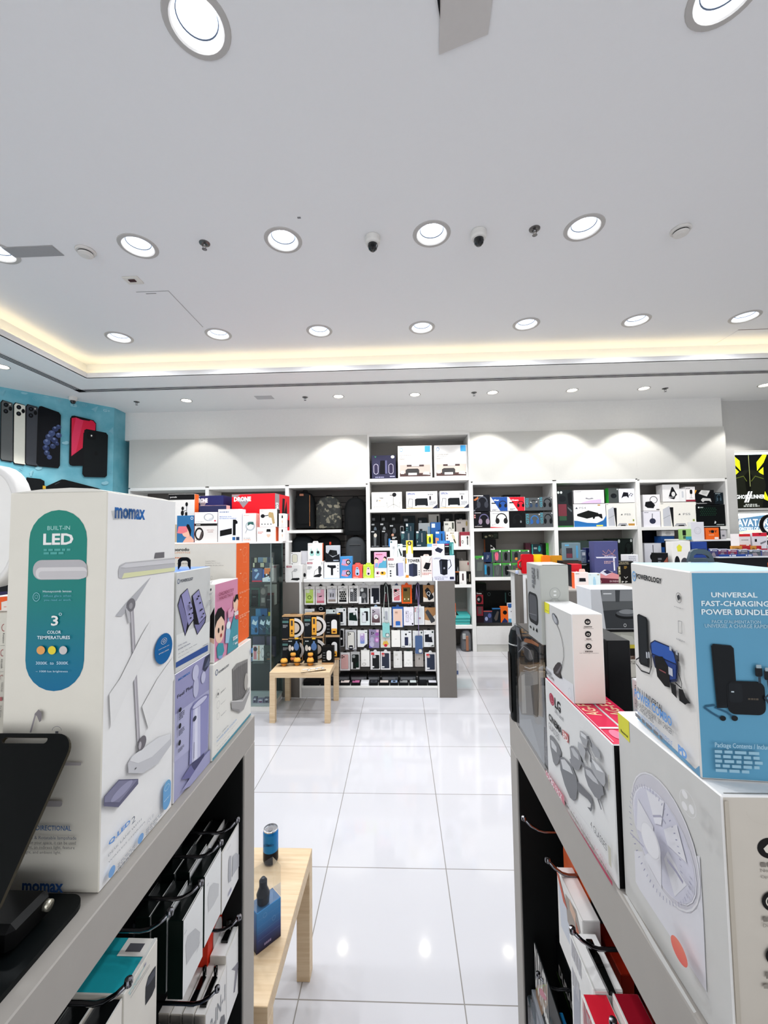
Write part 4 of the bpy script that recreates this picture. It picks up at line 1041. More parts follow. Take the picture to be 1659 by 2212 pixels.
# ------------------------------------------------------------------ right counter
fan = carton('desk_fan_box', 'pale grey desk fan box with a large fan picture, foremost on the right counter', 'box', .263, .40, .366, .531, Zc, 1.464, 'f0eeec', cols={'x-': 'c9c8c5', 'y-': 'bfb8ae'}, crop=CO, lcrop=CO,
    left=[('c',) + CI, ('p', [(136, 1560), (232, 1625), (240, 1835), (148, 1740)], 'd9d43f'), ('t', 'Baseus', 165, 1740, 226, 1770, '4c4a1e', .02), ('c',) + CO,
        ('p', [(150, 860), (160, 1100), (190, 1160), (715, 1960), (690, 1400), (660, 900)], 'd6d5da'),
        ('e', (130, 480), (675, 1180), (235, 202), (560, 1442), 'c6c4cb'), ('ring', (130, 480), (672, 1170), (235, 202), (558, 1435), 'dad9dc', .03), ('e', (145, 560), (640, 1070), (240, 318), (520, 1335), 'dddce3'), ('e', (152, 570), (630, 1060), (245, 330), (515, 1322), 'cbcad6')] +
        [('p', [(360 + 60 * math.cos(a), 780 + 130 * math.sin(a) + 55 * math.cos(a)), (370 + 205 * math.cos(a + .12), 800 + 350 * math.sin(a + .12) + 230 * math.cos(a + .12)), (370 + 205 * math.cos(a + .85), 800 + 350 * math.sin(a + .85) + 230 * math.cos(a + .85)), (360 + 60 * math.cos(a + .9), 780 + 130 * math.sin(a + .9) + 55 * math.cos(a + .9))], 'dcdbe0') for a in (.2, 1.46, 2.71, 3.97, 5.23)] +
        [('l', [(380 + 215 * math.cos(q), 815 + 372 * math.sin(q) + 245 * math.cos(q)), (380 + 232 * math.cos(q + .01), 818 + 402 * math.sin(q + .01) + 262 * math.cos(q + .01))], .9, ('8f8ea6' if k % 3 else 'a8a7b8')) for k, q in enumerate([i * 2 * math.pi / 56 for i in range(56)])] +
        [('l', [(490, 930), (560, 1020), (618, 1110)], 3.2, '9694a8'), ('l', [(375, 590), (440, 590), (480, 650)], 2., 'a5a3b5'), ('l', [(190, 720), (230, 760), (300, 830)], 1.6, 'a5a3b5'),
        ('e', (280, 740), (437, 860), (320, 626), (395, 950), 'd5d4d8'), ('e', (285, 735), (428, 850), (320, 636), (388, 930), 'e0dfe2'),
        ('e', (525, 1560), (662, 1730), (545, 1503), (645, 1797), ramp_mat(['d4464d', 'dd6d5c', 'e59a7c'], 'Z', .018, .075, .4)),
        ('ring', (600, 470), (735, 560), (640, 378), (705, 622), 'd9d8d8', .05), ('e', (620, 420), (665, 440), (640, 390), (655, 460), 'dfdede'), ('e', (620, 510), (665, 540), (640, 480), (650, 548), 'dfdede'), ('e', (680, 540), (722, 560), (700, 505), (710, 578), 'dfdede'),
        ('p', [(140, 1195), (175, 1215), (740, 2120), (720, 2130), (400, 1640)], 'd2d1ce')],
    front=[('e', 1108, 918, 1290, 758, '1d1c1e'), ('p', [(1150, 840), (1190, 800), (1240, 830), (1200, 880), (1170, 870)], 'cfc8be'), ('t', 'Noise-free', 1128, 1022, 1330, 1000, '8b857d'), ('t', 'Operation', 1128, 1075, 1310, 1050, '8b857d'), ('g', 1126, 980, 1330, 950, 1, '77716a'), ('e', 1138, 1328, 1310, 1170, '1d1c1e'), ('ring', 1165, 1300, 1285, 1198, 'cfc8be', .15), ('t', 'Detachable', 1140, 1445, 1340, 1420, '8b857d'), ('g', 1140, 1400, 1340, 1370, 1, '77716a'), ('e', 1162, 1745, 1330, 1595, '1d1c1e'), ('g', 1160, 1840, 1350, 1800, 1, '77716a'), ('g', 1140, 1915, 1350, 1890, 1, '8b857d'), ('ring', 1010, 640, 1300, 420, 'b3aba0', .01, 30, .5, .9), ('r', 840, 2200, 866, 460, 'b0a89c')],
    top=[('l', [(.03, .02), (.97, .02)], .8, '6b665f')])
po = carton('power_combo_box', 'blue-and-white power combo box with dark handle, on the fan box', 'box', .263, .358, .389, .5075, 1.4645, 1.647, 'dfdcd8', cols={'y-': '5590ae', 'z+': 'b9dbec', 'z-': '5f93b8'}, rot=-.093, piv=(.263, .389), crop=CI, lcrop=CI,
    left=[('p', [(305, 1600), (300, 1660), (860, 2160), (835, 2030), (800, 2060), (700, 1960)], '6699bb'), ('ring', (262, 415), (293, 412), (277, 370), (277, 456), '6fa6d8', .28), ('p', [(272, 400), (284, 400), (278, 430)], '6fa6d8'), ('t', 'POWEROLOGY', 300, 432, 515, 432, '26292f', .03),
        ('ring', (640, 600), (690, 605), (665, 555), (668, 642), '3a3c40', .08), ('p', [(650, 580), (670, 570), (678, 600), (660, 625)], '3a3c40'), ('g', 628, 668, 715, 700, 2, '9a9a9c'), ('l', [(665, 795), (695, 800), (697, 902), (668, 895)], .5, '4a4c50', True), ('g', 650, 940, 725, 985, 3, '9a9a9c'),
        ('l', [(340, 1105), (305, 1125), (305, 1160), (350, 1220), (420, 1245), (440, 1180), (438, 1080)], 1.4, '2a2b31'), ('p', [(316, 745), (330, 735), (395, 765), (405, 790), (420, 1195), (345, 1165), (332, 1140)], '1b1f23'), ('p', [(324, 760), (334, 750), (388, 776), (396, 800), (408, 1165), (348, 1145)], '2a3036'),
        ('p', [(428, 1020), (432, 980), (470, 958), (600, 1012), (640, 1065), (668, 1180), (660, 1312), (600, 1320), (470, 1190)], '15224a'), ('p', [(440, 990), (470, 968), (596, 1020), (632, 1070), (655, 1160), (560, 1120), (448, 1070)], '2a55a5'), ('p', [(448, 1080), (560, 1130), (656, 1172), (655, 1290), (600, 1300), (520, 1200)], '1c3a7c'), ('p', [(468, 1095), (540, 1100), (600, 1200), (605, 1365), (560, 1352), (495, 1270)], '19191b'), ('r', 595, 1250, 628, 1205, 'b9bcc6'), ('l', [(515, 1210), (572, 1240)], 1.2, '8a4a4c'),
        ('p', [(612, 1320), (660, 1342), (670, 1458), (625, 1410)], '1b1c1f'), ('p', [(685, 1372), (722, 1382), (748, 1450), (790, 1500), (760, 1500), (742, 1512), (692, 1475)], '1b1c1f'), ('r', 656, 1125, 690, 1070, '33363d'), ('r', 664, 1082, 680, 1050, 'a9adb5'), ('l', [(680, 1120), (685, 1230), (718, 1330), (715, 1370), (660, 1320)], 1.2, '2a2b31'), ('r', 410, 1110, 420, 1065, 'b5b9c0'), ('r', 430, 1110, 440, 1065, 'b5b9c0'), ('r', 615, 1045, 632, 1018, 'b5b9c0'),
        ('t', '5 IN 1 UNIVERSAL', 315, 1388, 560, 1525, '25272c', .01), ('t', 'POWER COMBO', 315, 1442, 636, 1622, '5f96d6', .025), ('t', '10000mAh PD POWER BANK / 38W CHARGER /', 320, 1500, 650, 1730, '44464c'), ('t', 'TWO CHARGING CABLES', 320, 1530, 480, 1632, '44464c'), ('t', 'COMBINAISON D\'ALIMENTATION UNIVERSELLE', 325, 1585, 645, 1825, '6d9bd0'), ('g', 325, 1605, 560, 1785, 1, '77797e'), ('t', 'PD', 703, 1925, 776, 1912, '6fa0dc', .05)],
    front=[('t', 'UNIVERSAL', 932, 594, 1324, 552, 'd6e2e6', .025), ('t', 'FAST-CHARGING', 848, 668, 1424, 626, 'd6e2e6', .025), ('t', 'POWER BUNDLE', 848, 741, 1424, 698, 'd6e2e6', .025), ('t', "PACK D'ALIMENTATION", 935, 812, 1350, 790, 'a9c4d0'), ('t', 'UNIVERSEL A CHARGE RAPIDE', 875, 850, 1424, 826, 'a9c4d0'),
        ('l', [(960, 1510), (880, 1520), (870, 1530), (940, 1580), (1010, 1620)], 1.6, '24506a'), ('l', [(990, 1515), (960, 1530), (1060, 1570), (1120, 1615)], 1.6, '24506a'), ('e', 1000, 1642, 1050, 1600, '1f2429'), ('e', 1098, 1642, 1150, 1598, '1f2429'),
        ('p', [(922, 1005), (940, 986), (1090, 1000), (1115, 1025), (1135, 1310), (1100, 1400), (1060, 1532), (972, 1532)], '20262c'), ('p', [(934, 1010), (946, 998), (1086, 1010), (1104, 1030), (1122, 1310), (1060, 1500), (984, 1520)], '171c21'), ('r', 1065, 1582, 1372, 1308, '1b1f24', .22), ('r', 1075, 1480, 1180, 1320, '24292f', .2), ('g', 1232, 1460, 1322, 1448, 1, '4a4238'), ('r', 1088, 1396, 1112, 1386, 'b7c3c9'),
        ('r', 1292, 1262, 1348, 1182, '1d2126', .3), ('r', 1298, 1190, 1340, 1162, '8fa0a8'), ('r', 1366, 1290, 1418, 1205, '1d2126', .3), ('r', 1372, 1215, 1414, 1186, '8fa0a8'), ('l', [(1322, 1262), (1325, 1315)], 2.2, '1d2f3c'), ('l', [(1392, 1290), (1410, 1400), (1370, 1440), (1424, 1520)], 2., '1d2f3c'),
        ('t', 'Package Contents / Includes', 945, 1868, 1440, 1838, '9fbfce', .01), ('g', 950, 2062, 1345, 1898, 5, '8cb2c4')],
    top=[('l', [(.06, .03), (.97, .03)], .9, '24506a')])
mb = MB(); mb.prism([(0, 0), (.003, .0105), (.006, .0135), (.011, .0145), (.019, .0140), (.024, .0115), (.0275, .006), (.0285, 0), (.0265, 0), (.0235, .005), (.020, .0072), (.009, .0080), (.0065, .0065), (.0065, .004), (.0235, .0035), (.0262, 0)][:8], (0, -.002, 0), (1, 0, 0), (0, 0, 1), (0, .004, 0), mat('44535e', .5))
mb.s = None
hd = MB()
HM = mat('46555f', .5)
outer = [(.0, .0), (.0005, .004), (.003, .0115), (.0065, .0145), (.012, .0153), (.020, .0146), (.0255, .0115), (.029, .005), (.030, .0)]
inner = [(.006, .0042), (.0065, .0075), (.0095, .0095), (.0185, .0090), (.0225, .0072), (.0245, .0042)]
tr = tessellate_polygon([[Vector((x, z, 0)) for x, z in outer], [Vector((x, z, 0)) for x, z in inner]])
pts = [Vector((x, 0, z)) for x, z in outer + inner]
hd.add(pts, [tuple(q) for q in tr], HM); hd.add([p + Vector((0, .004, 0)) for p in pts], [tuple(q) for q in tr], HM)
for a0_, n_ in ((0, len(outer)), (len(outer), len(inner))):
    rg = pts[a0_:a0_ + n_]; hd.add(rg + [p + Vector((0, .004, 0)) for p in rg], [(i, (i + 1) % n_, n_ + (i + 1) % n_, n_ + i) for i in range(n_)], HM)
p_ = onZ(1473, 1214, 1.647)
hd.build('handle', po, (p_.x - po.location.x + .001, p_.y - po.location.y, .1826), (0, 0, .12))
# 3D glasses boxes
LGART = [('e', (525, 40), (577, 60), (550, -8), (548, 108), 'a32a44'), ('ring', (532, 42), (572, 60), (550, 4), (550, 98), 'd68a98', .12, 20, .3, 1.0), ('l', [(549, 30), (549, 70), (562, 76)], .9, 'e3b6be'), ('t', 'LG', 586, 136, 644, 92, '2b2b2d', .03), ('t', "Life's Good", 585, 186, 675, 234, '8b8b8e'), ('t', 'CINEMA', 525, 266, 662, 360, '2b2b2d', .03), ('p', [(668, 370), (735, 425), (737, 522), (672, 450)], 'b65a58'), ('t', '3D', 676, 450, 728, 445, 'efe3e0', .03), ('t', 'GLASSES', 525, 350, 637, 428, '8f8f92'),
    ('p', [(537, 445), (548, 430), (575, 450), (630, 530), (662, 615), (655, 660), (640, 690), (632, 730), (598, 757), (575, 715), (545, 560)], '7a7b7e'), ('p', [(548, 480), (575, 500), (612, 560), (615, 620), (595, 600), (560, 560)], 'c3c4c6'),
    ('p', [(645, 690), (655, 662), (690, 668), (770, 745), (828, 880), (838, 1000), (826, 1100), (798, 1132), (755, 1095), (700, 960), (655, 800)], '737478'), ('p', [(660, 690), (700, 690), (760, 770), (790, 850), (740, 820), (680, 790)], 'c8c9cb'), ('l', [(640, 640), (650, 670)], 4, '6a6b6e'), ('p', [(838, 920), (900, 985), (985, 1075), (1005, 1150), (1000, 1215), (985, 1247), (945, 1195), (980, 1205), (985, 1165), (950, 1110), (845, 1030)], '66676b'),
    ('p', [(757, 560), (775, 544), (800, 548), (850, 600), (880, 680), (885, 730), (860, 800), (825, 805), (780, 760), (755, 690), (770, 680)], '85868a'), ('p', [(770, 570), (800, 570), (850, 640), (860, 700), (800, 650)], 'b5b6b9'), ('l', [(880, 720), (920, 765)], 5, '77787c'), ('p', [(915, 770), (945, 765), (1000, 800), (1070, 880), (1118, 990), (1130, 1070), (1105, 1075), (1080, 1122), (1030, 1085), (960, 970), (925, 860)], '7d7e82'), ('p', [(930, 790), (980, 810), (1050, 900), (1075, 960), (1010, 920), (945, 850)], 'b9babd'), ('p', [(1060, 1110), (1075, 1110), (1108, 1222), (1100, 1225)], '66676b'),
    ('p', [(875, 385), (900, 392), (945, 430), (960, 480), (945, 560), (905, 530), (872, 450)], '9a9b9e'), ('p', [(880, 395), (940, 440), (945, 480), (890, 440)], 'd2d3d5'), ('p', [(1000, 510), (1060, 560), (1096, 630), (1092, 692), (1040, 662), (1002, 590)], '9a9b9e'), ('l', [(955, 460), (975, 460), (1000, 520), (1000, 560)], 4, '5a5b5f'),
    ('p', [(858, 500), (900, 530), (940, 600), (925, 708), (880, 640), (856, 560)], 'a8a9ac'), ('p', [(992, 660), (1080, 740), (1150, 835), (1156, 940), (1135, 980), (1060, 890), (1000, 780)], 'a3a4a7'), ('p', [(1000, 675), (1080, 755), (1140, 835), (1060, 800)], 'd4d5d7'), ('l', [(940, 590), (965, 580), (1000, 650), (998, 720)], 4, '5a5b5f'),
    ('p', [(497, 772), (712, 1080), (722, 1212), (497, 888)], 'c4717f'), ('t', 'COMBO PACK', 520, 882, 690, 1070, 'efdfe2', .02), ('t', 'FOR LG CINEMA 3D', 742, 1212, 1002, 1535, 'c2bbbd'), ('t', '4 GLASSES', 1003, 1405, 1176, 1595, '58585c'), ('t', 'AG-F314', 1042, 1668, 1176, 1795, 'd3aeb6'), ('p', [(497, 886), (720, 1222), (1240, 1990), (1244, 2045), (497, 900)], 'a8244a'), ('l', [(840, 1210), (1200, 1680)], .5, 'c6c6c8'), ('r', 1206, 1010, 1226, 880, 'b9b6a6'), ('r', 1206, 1800, 1228, 1640, 'b9b6a6')]
carton('glasses_box', 'grey glasses box with red top, printed with three pairs of spectacles', 'box', .258, .291, .5355, .775, Zc, 1.4215, 'dadad9', cols={'z+': 'd7204c', 'y-': '0d0d0f', 'z-': 'a8244a'}, lcrop=CJ, left=LGART, top=[('t', 'AG-F314', .2, .34, .8, .62, 'f3c7a0', .02, 1), ('t', 'GLASSES', .2, .65, .7, .9, 'f6dfe4', .02, 1), ('e', .3, .05, .75, .16, 'e9748f'), ('r', .1, .17, .9, .19, 'f6dfe4'), ('r', .08, .02, .12, .98, 'f2b7c4')], group='boxes of glasses with red tops')
carton('glasses_box', 'second red-topped glasses box, directly behind the one with the spectacles print', 'box', .292, .325, .5355, .775, Zc, 1.4215, 'dadad9', cols={'z+': 'd7204c', 'y-': '0d0d0f', 'z-': 'a8244a'}, top=[('t', 'AG-F314', .2, .34, .8, .62, 'f3c7a0', .02, 1), ('t', 'GLASSES', .2, .65, .7, .9, 'f6dfe4', .02, 1), ('e', .3, .05, .75, .16, 'e9748f'), ('r', .1, .17, .9, .19, 'f6dfe4')], group='boxes of glasses with red tops')
cl = carton('clip_lamp_box', 'white clip lamp box with a yellow corner tag, standing on the glasses box', 'box', .262, .309, .656, .777, 1.422, 1.558, 'efeeec', cols={'x-': 'cfcecb', 'y-': 'ebe4dc', 'z-': 'cfc52e'}, crop=CH_, lcrop=CH_,  # aisle face painted greyer, its weaker light put into the colour
    left=[('p', [(455, 738), (517, 770), (517, 890), (462, 868)], 'e6e03a'), ('t', 'Baseus', 476, 845, 510, 856, '4c4a1e', .02), ('p', [(480, 1490), (800, 1705), (818, 1960), (480, 1645)], 'dcdcdf'),
        ('p', [(550, 905), (556, 880), (575, 880), (605, 920), (622, 965), (625, 1000), (612, 1015), (590, 1005), (562, 955)], '77787d'), ('p', [(556, 900), (575, 895), (600, 935), (612, 985), (600, 1000), (575, 965)], 'aeb0b5'), ('p', [(570, 885), (600, 915), (618, 955), (600, 930)], '2b2c30'),
        ('l', [(610, 1012), (640, 1080), (668, 1180), (686, 1290), (690, 1390), (674, 1490)], 1.3, '232326'), ('p', [(570, 1525), (595, 1480), (625, 1448), (652, 1452), (668, 1500), (650, 1560), (655, 1590), (678, 1638), (640, 1630), (600, 1600), (576, 1575)], '3b3537'), ('p', [(600, 1575), (640, 1520), (665, 1480), (668, 1505), (630, 1580)], '6a666a'), ('p', [(660, 1600), (678, 1638), (650, 1632)], '151416'),
        ('t', 'Mini Clip Lamp', 488, 1588, 578, 1622, '3a3a3d', .01), ('g', 488, 1540, 552, 1570, 1, '9a9a9e'), ('ring', (754, 1800), (791, 1815), (772, 1748), (772, 1862), 'b4b5c0', .06), ('p', [(482, 1630), (815, 1930), (815, 1950), (480, 1648)], 'cfc52e')],
    front=[('e', 925, 1016, 992, 945, '17171a'), ('r', 938, 995, 980, 970, 'e4ddd4', .4), ('r', 945, 985, 972, 975, '17171a', .4), ('e', 930, 1156, 997, 1087, '17171a'), ('r', 946, 1136, 982, 1112, 'e4ddd4', .2), ('r', 952, 1130, 976, 1118, '17171a', .2), ('e', 935, 1296, 1002, 1228, '17171a'), ('e', 952, 1280, 986, 1246, 'e4ddd4'), ('e', 960, 1268, 978, 1254, '17171a'), ('g', 918, 1042, 1004, 1030, 1, '5f5a55'), ('t', '360 Protection', 905, 1060, 1020, 1047, '6d6863'), ('g', 938, 1184, 995, 1170, 1, '5f5a55'), ('t', 'Easy Mounting', 922, 1200, 1008, 1187, '6d6863'), ('g', 925, 1327, 1012, 1312, 1, '5f5a55'), ('t', 'Soft, Uniform Light Transmission', 860, 1346, 1080, 1332, '6d6863')],
    top=[('l', [(.55, .3), (.85, .3), (.85, .75), (.55, .75)], .5, 'c9c7c4')])
bl = carton('trimmer_pack', 'clear-fronted pack with a silver grooming tool, under the tall grey box', 'package', .262, .31, .781, .966, Zc, 1.478, '17181b', lcrop=CH_, rough=.2,
    left=[('p', [(100, 1000), (425, 1235), (445, 1700), (120, 1600)], '46464a'), ('p', [(120, 1600), (445, 1480), (480, 2200), (120, 2200)], 'a9aaad'), ('c',) + CJ, ('p', [(160, 60), (470, 250), (480, 870), (165, 390)], 'b5b7ba'), ('p', [(165, 200), (330, 260), (460, 780), (180, 400)], 'c3c5c8'), ('c',) + CH_,
        ('p', [(170, 1490), (200, 1460), (395, 1470), (395, 1560), (350, 1640), (180, 1640)], '7e6d5e'), ('p', [(165, 1640), (190, 1560), (390, 1550), (400, 1850), (370, 2090), (330, 2060), (200, 2050), (150, 1900)], '9b9793'), ('p', [(200, 1600), (240, 1580), (260, 2040), (210, 2040)], 'c2bfba'), ('p', [(310, 1720), (395, 1700), (390, 2080), (340, 2050)], '5a5653'),
        ('p', [(180, 1440), (200, 1300), (260, 1240), (330, 1260), (390, 1340), (395, 1450), (300, 1480), (190, 1470)], '2f2d2e'), ('e', (215, 1320), (330, 1330), (270, 1262), (280, 1420), '4a484a'), ('l', [(170, 1330), (230, 1260), (300, 1310), (340, 1420), (350, 1560)], .8, 'c9c9cb'), ('l', [(240, 1500), (300, 1520), (380, 1500)], 1.6, 'd9d5d0'), ('l', [(225, 1540), (300, 1556), (380, 1535)], 1.2, 'c2bdb7'),
        ('p', [(235, 1185), (255, 1170), (330, 1190), (410, 1240), (405, 1270), (320, 1230), (240, 1215)], 'a86a44'), ('p', [(300, 1190), (330, 1180), (345, 1200)], '8d5637'), ('p', [(110, 1010), (180, 1050), (210, 1200), (150, 1120)], '77787c'), ('l', [(420, 1245), (440, 1700)], 1., 'b9bbbe'), ('l', [(118, 1080), (150, 1500)], 1., 'b9bbbe')])
mb = MB(); mb.box(-.006, -.0925, 0, 0, .0925, .2275, glass_mat('clear_plastic', (.93, .94, .95), .14), .002); mb.build('clear_cover', bl, (-.0245, 0, .0002))
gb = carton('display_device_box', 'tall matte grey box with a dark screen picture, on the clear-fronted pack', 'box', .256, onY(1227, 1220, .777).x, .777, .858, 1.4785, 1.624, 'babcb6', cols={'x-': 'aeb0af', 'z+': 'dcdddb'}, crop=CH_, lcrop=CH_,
    left=[('r', 284, 965, 382, 668, '303236', .22), ('r', 292, 930, 372, 690, '4d4f54', .22), ('l', [(288, 880), (372, 905)], .9, '8a8c90'), ('p', [(292, 1030), (302, 1022), (314, 1045), (306, 1058)], '1b1c1e'), ('p', [(332, 1070), (340, 1030), (346, 1075), (340, 1085)], '1b1c1e'), ('p', [(366, 1080), (374, 1060), (380, 1052), (386, 1095), (376, 1102)], '1b1c1e'), ('t', 'GREEN', 378, 480, 392, 368, '55575a', .02, -1), ('g', 340, 540, 352, 362, 1, '77797c', 1), ('g', 326, 580, 338, 356, 1, '77797c', 1)],
    front=[('ring', 520, 722, 642, 584, 'a5a7a4', .1), ('r', 565, 638, 596, 620, 'e6e7e5', .2), ('r', 565, 682, 596, 662, 'e6e7e5', .2), ('ring', 520, 850, 642, 705, 'a5a7a4', .1), ('e', 560, 760, 580, 735, 'e6e7e5')],
    top=[('r', .1, .0, .96, .05, '55575a')])
t = thing('tall_speaker', 'black rounded speaker at the far end of the right counter', 'speaker', (.2885, 1.0, Zc))
mb = MB(); mb.lathe([(.036, 0), (.037, .004), (.037, .172), (.0366, .1725)], mat('1d2122', .45), n=32, sy=.8); mb.build('body', t)
mb = MB(); mb.lathe([(.0372, .1725), (.0374, .174), (.0372, .1755)], mat('c9cbc9', .3), n=32, sy=.8); mb.build('trim_ring', t)
mb = MB(); mb.lathe([(.0366, .1755), (.036, .19), (.031, .207), (.02, .216), (0, .218)], mat('2a2e2f', .4), n=32, sy=.8); mb.build('cap', t)
mb = MB(); mb.prism(rrect(.02, .14, .0095), (-.0375, 0, .085), (0, 1, 0), (0, 0, 1), (.002, 0, 0), mat('050606', .3)); mb.build('opening', t)
# things on the right counter seen in the gap behind the lamp box
p0 = onY(1305, 1505, .70)
carton('black_carton', 'plain black box right of the clip lamp box', 'box', .335, .372, .70, .80, Zc, onY(1315, 1384, .70).z, '14161a')
carton('teal_carton', 'dark teal box low behind the glasses boxes', 'box', .372, .40, .71, .80, Zc, onY(1330, 1487, .71).z, '1d5a58')
carton('flat_white_carton', 'flat white box with black ends behind the fan box', 'box', .345, .43, .56, .65, Zc, onY(1355, 1516, .56).z, 'eceaea', cols={'y-': '2a2528'}, front=[('r', .12, .1, .9, .8, '6d2a38')])
# ================================================================== goods hanging on the counters' aisle sides
BLKG = mat('0a0d0d', .12, coat=.6); CLR = glass_mat('clear_plastic', (.93, .94, .95), .14)
def hang(name, label, cat, Xf, th, y0, y1, z0, z1, s, body, face, top, art=None, crop=None, group=None, tab=True):
    """thin pack hanging with its printed face towards the aisle (s=+1: face looks to +X)"""
    x0, x1 = (Xf - th, Xf) if s > 0 else (Xf, Xf + th)
    key = 'x+' if s > 0 else 'x-'
    tp = [('r', .93, .0, 1, 1, 'd6d6d2')] if s > 0 else [('r', 0, 0, .07, 1, 'd6d6d2')]
    o = carton(name, label, cat, x0, x1, y0, y1, z0, z1, body, cols={key: face, 'z+': top}, right=art if s > 0 else None, left=art if s < 0 else None, rcrop=crop, lcrop=crop, top=tp, group=group, rough=.3)
    if tab:
        b = MB(); w_ = min(.045, (y1 - y0) * .5)
        b.box(-.0008, -w_ / 2, 0, .0008, w_ / 2, .022, CLR, 0); b.build('hang_tab', o, (0, 0, z1 - z0 - .001))
    return o
POS = ['nearest the aisle', 'second from the aisle', 'furthest from the aisle']
def trio(tag_, y0, y1, z0, z1, body, face, top, art, crop, grp, n=3, th=.029):
    for k in range(n):
        dz = (0, .006, .001)[k]
        hang('hanging_pack', '%s, %s' % (tag_, POS[k]), 'package', -.3695 - k * (th + .0035), th, y0 + .002 * k, y1 + .001 * k, z0 + dz, z1 + dz, 1, body, face, top, art if k == 0 else None, crop, grp)
C6, C5 = (340, 1750, 4.786), (100, 1850, 5.53)
LT = '10201b'
trio('white-fronted cable pack with beige side beside the left counter end post', .855, .9435, .928, 1.047, 'c5bfb4', 'eae9e8', '0b0e0e', [('r', 722, 415, 760, 350, 'c9c9cb'), ('t', 'EVO', 728, 410, 756, 356, '9a9aa0'), ('p', [(735, 520), (745, 475), (762, 470), (760, 730), (735, 752), (730, 690)], 'b3b4b9'), ('p', [(775, 480), (810, 440), (858, 425), (850, 560), (800, 640), (770, 690)], 'bcbdc2'), ('r', 732, 890, 762, 795, '9d9bc0'), ('g', 725, 870, 760, 820, 3, 'c3c3c6')], C6, 'cable packs on the far upper hook', 3)
trio('white-fronted cable pack with dark green side, middle of the upper hooks', .781, .852, .935, 1.060, LT, 'e9eae9', '0b1210', [('p', [(525, 1060), (520, 900), (540, 790), (580, 750), (635, 760), (630, 880), (580, 980)], 'cfd0d1'), ('ring', 508, 745, 530, 660, 'd6d6d8', .08), ('g', 510, 790, 528, 745, 1, 'c3c3c6', 1)], C6, 'cable packs on the middle upper hook', 3, .026)
trio('white-fronted cable pack with dark green side, beside the turquoise-topped box', .706, .777, .926, 1.050, LT, 'e9eae9', '0b1210', [('p', [(300, 1600), (290, 1400), (310, 1300), (390, 1220), (440, 1260), (430, 1400), (360, 1500)], 'c3c4c6'), ('ring', 275, 1260, 305, 1160, 'd0d0d3', .08), ('l', [(405, 1475), (430, 1380), (455, 1320)], 1.2, 'cfcfd2'), ('g', 275, 1290, 300, 1230, 1, 'c3c3c6', 1)], C6, 'cable packs on the nearer upper hook', 3, .026)
tq = hang('hanging_pack', 'turquoise-topped white box hanging from the second nearest upper hook', 'package', -.37, .07, .558, .634, .965, 1.09, 1, 'dedad0', 'e2ddd3', '1f9aa6', [('p', [(1180, 1680), (1185, 1560), (1215, 1440), (1270, 1350), (1305, 1305), (1300, 1560), (1260, 1660), (1182, 1780)], '22242c'), ('p', [(1190, 1560), (1215, 1450), (1300, 1330), (1296, 1420), (1230, 1520)], '3c3f4b'), ('l', [(975, 1640), (1180, 1300)], .9, '7fc0c4'), ('l', [(990, 1660), (1230, 1290)], .5, '55555c'), ('l', [(1000, 1690), (1230, 1310)], .5, '55555c'), ('r', 1165, 1320, 1185, 1260, '9a9ab0'), ('t', 'LIVE', 985, 1630, 1120, 1430, 'a9d4d6')], C5, None, False)
mb = MB(); mb.box(-.02, -.012, 0, .018, .014, .0006, mat('e3e0da', .4), 0); mb.box(-.012, -.006, .0006, .010, .006, .0009, mat('55555a'), 0); mb.build('sticker', tq, (.012, .022, .1252))
for k in range(2):
    hang('hanging_pack', 'white pack with black top on the nearest upper hook, %s' % POS[k], 'package', -.3695 - k * .036, .03, .47 + .002 * k, .5555, .955, 1.088 - .004 * k, 1, 'cfc8bc', 'e6e1d8', '0d0f10', [('p', [(1010, 2002), (1020, 1920), (1060, 1840), (1155, 1745), (1150, 2002)], '8d8a90')] if k == 0 else None, C5, 'black-topped packs on the nearest upper hook')
# lower row
hang('hanging_pack', 'white pack with a grey stylus picture on the far lower hook', 'package', -.3695, .034, .878, .9435, .690, .828, 1, 'd3cbc0', 'efeeec', 'efeeec', [('p', [(785, 1890), (805, 1660), (765, 1650), (800, 1610), (850, 1525), (852, 1580), (830, 1660), (800, 1880)], '8c8a93'), ('g', 780, 1420, 850, 1250, 3, 'd0d0d2')], C6, None, False)
for k in range(2):
    o = carton('red_pack', 'bright red pack behind the stylus pack, %s' % ('next to it' if k == 0 else 'deeper on the hook'), 'package', -.4375 - .034 * k, -.405 - .034 * k, .872 + .003 * k, .9425, .71, .864 + .004 * k, 'd92d12', cols={'z+': 'dd3a14'}, group='red packs on the far lower hook', right=[('ring', .3, .25, .7, .95, 'd8d2d0', .25)])
b = MB(); b.prism(sell(.02, .026), (-.4045, .915, .838), (0, 1, 0), (0, 0, 1), (.0018, 0, 0), mat('c9c4c2', .3)); tag(b.build('hang_ring', None), 'oval translucent hang ring in front of the red packs', 'hang tab')
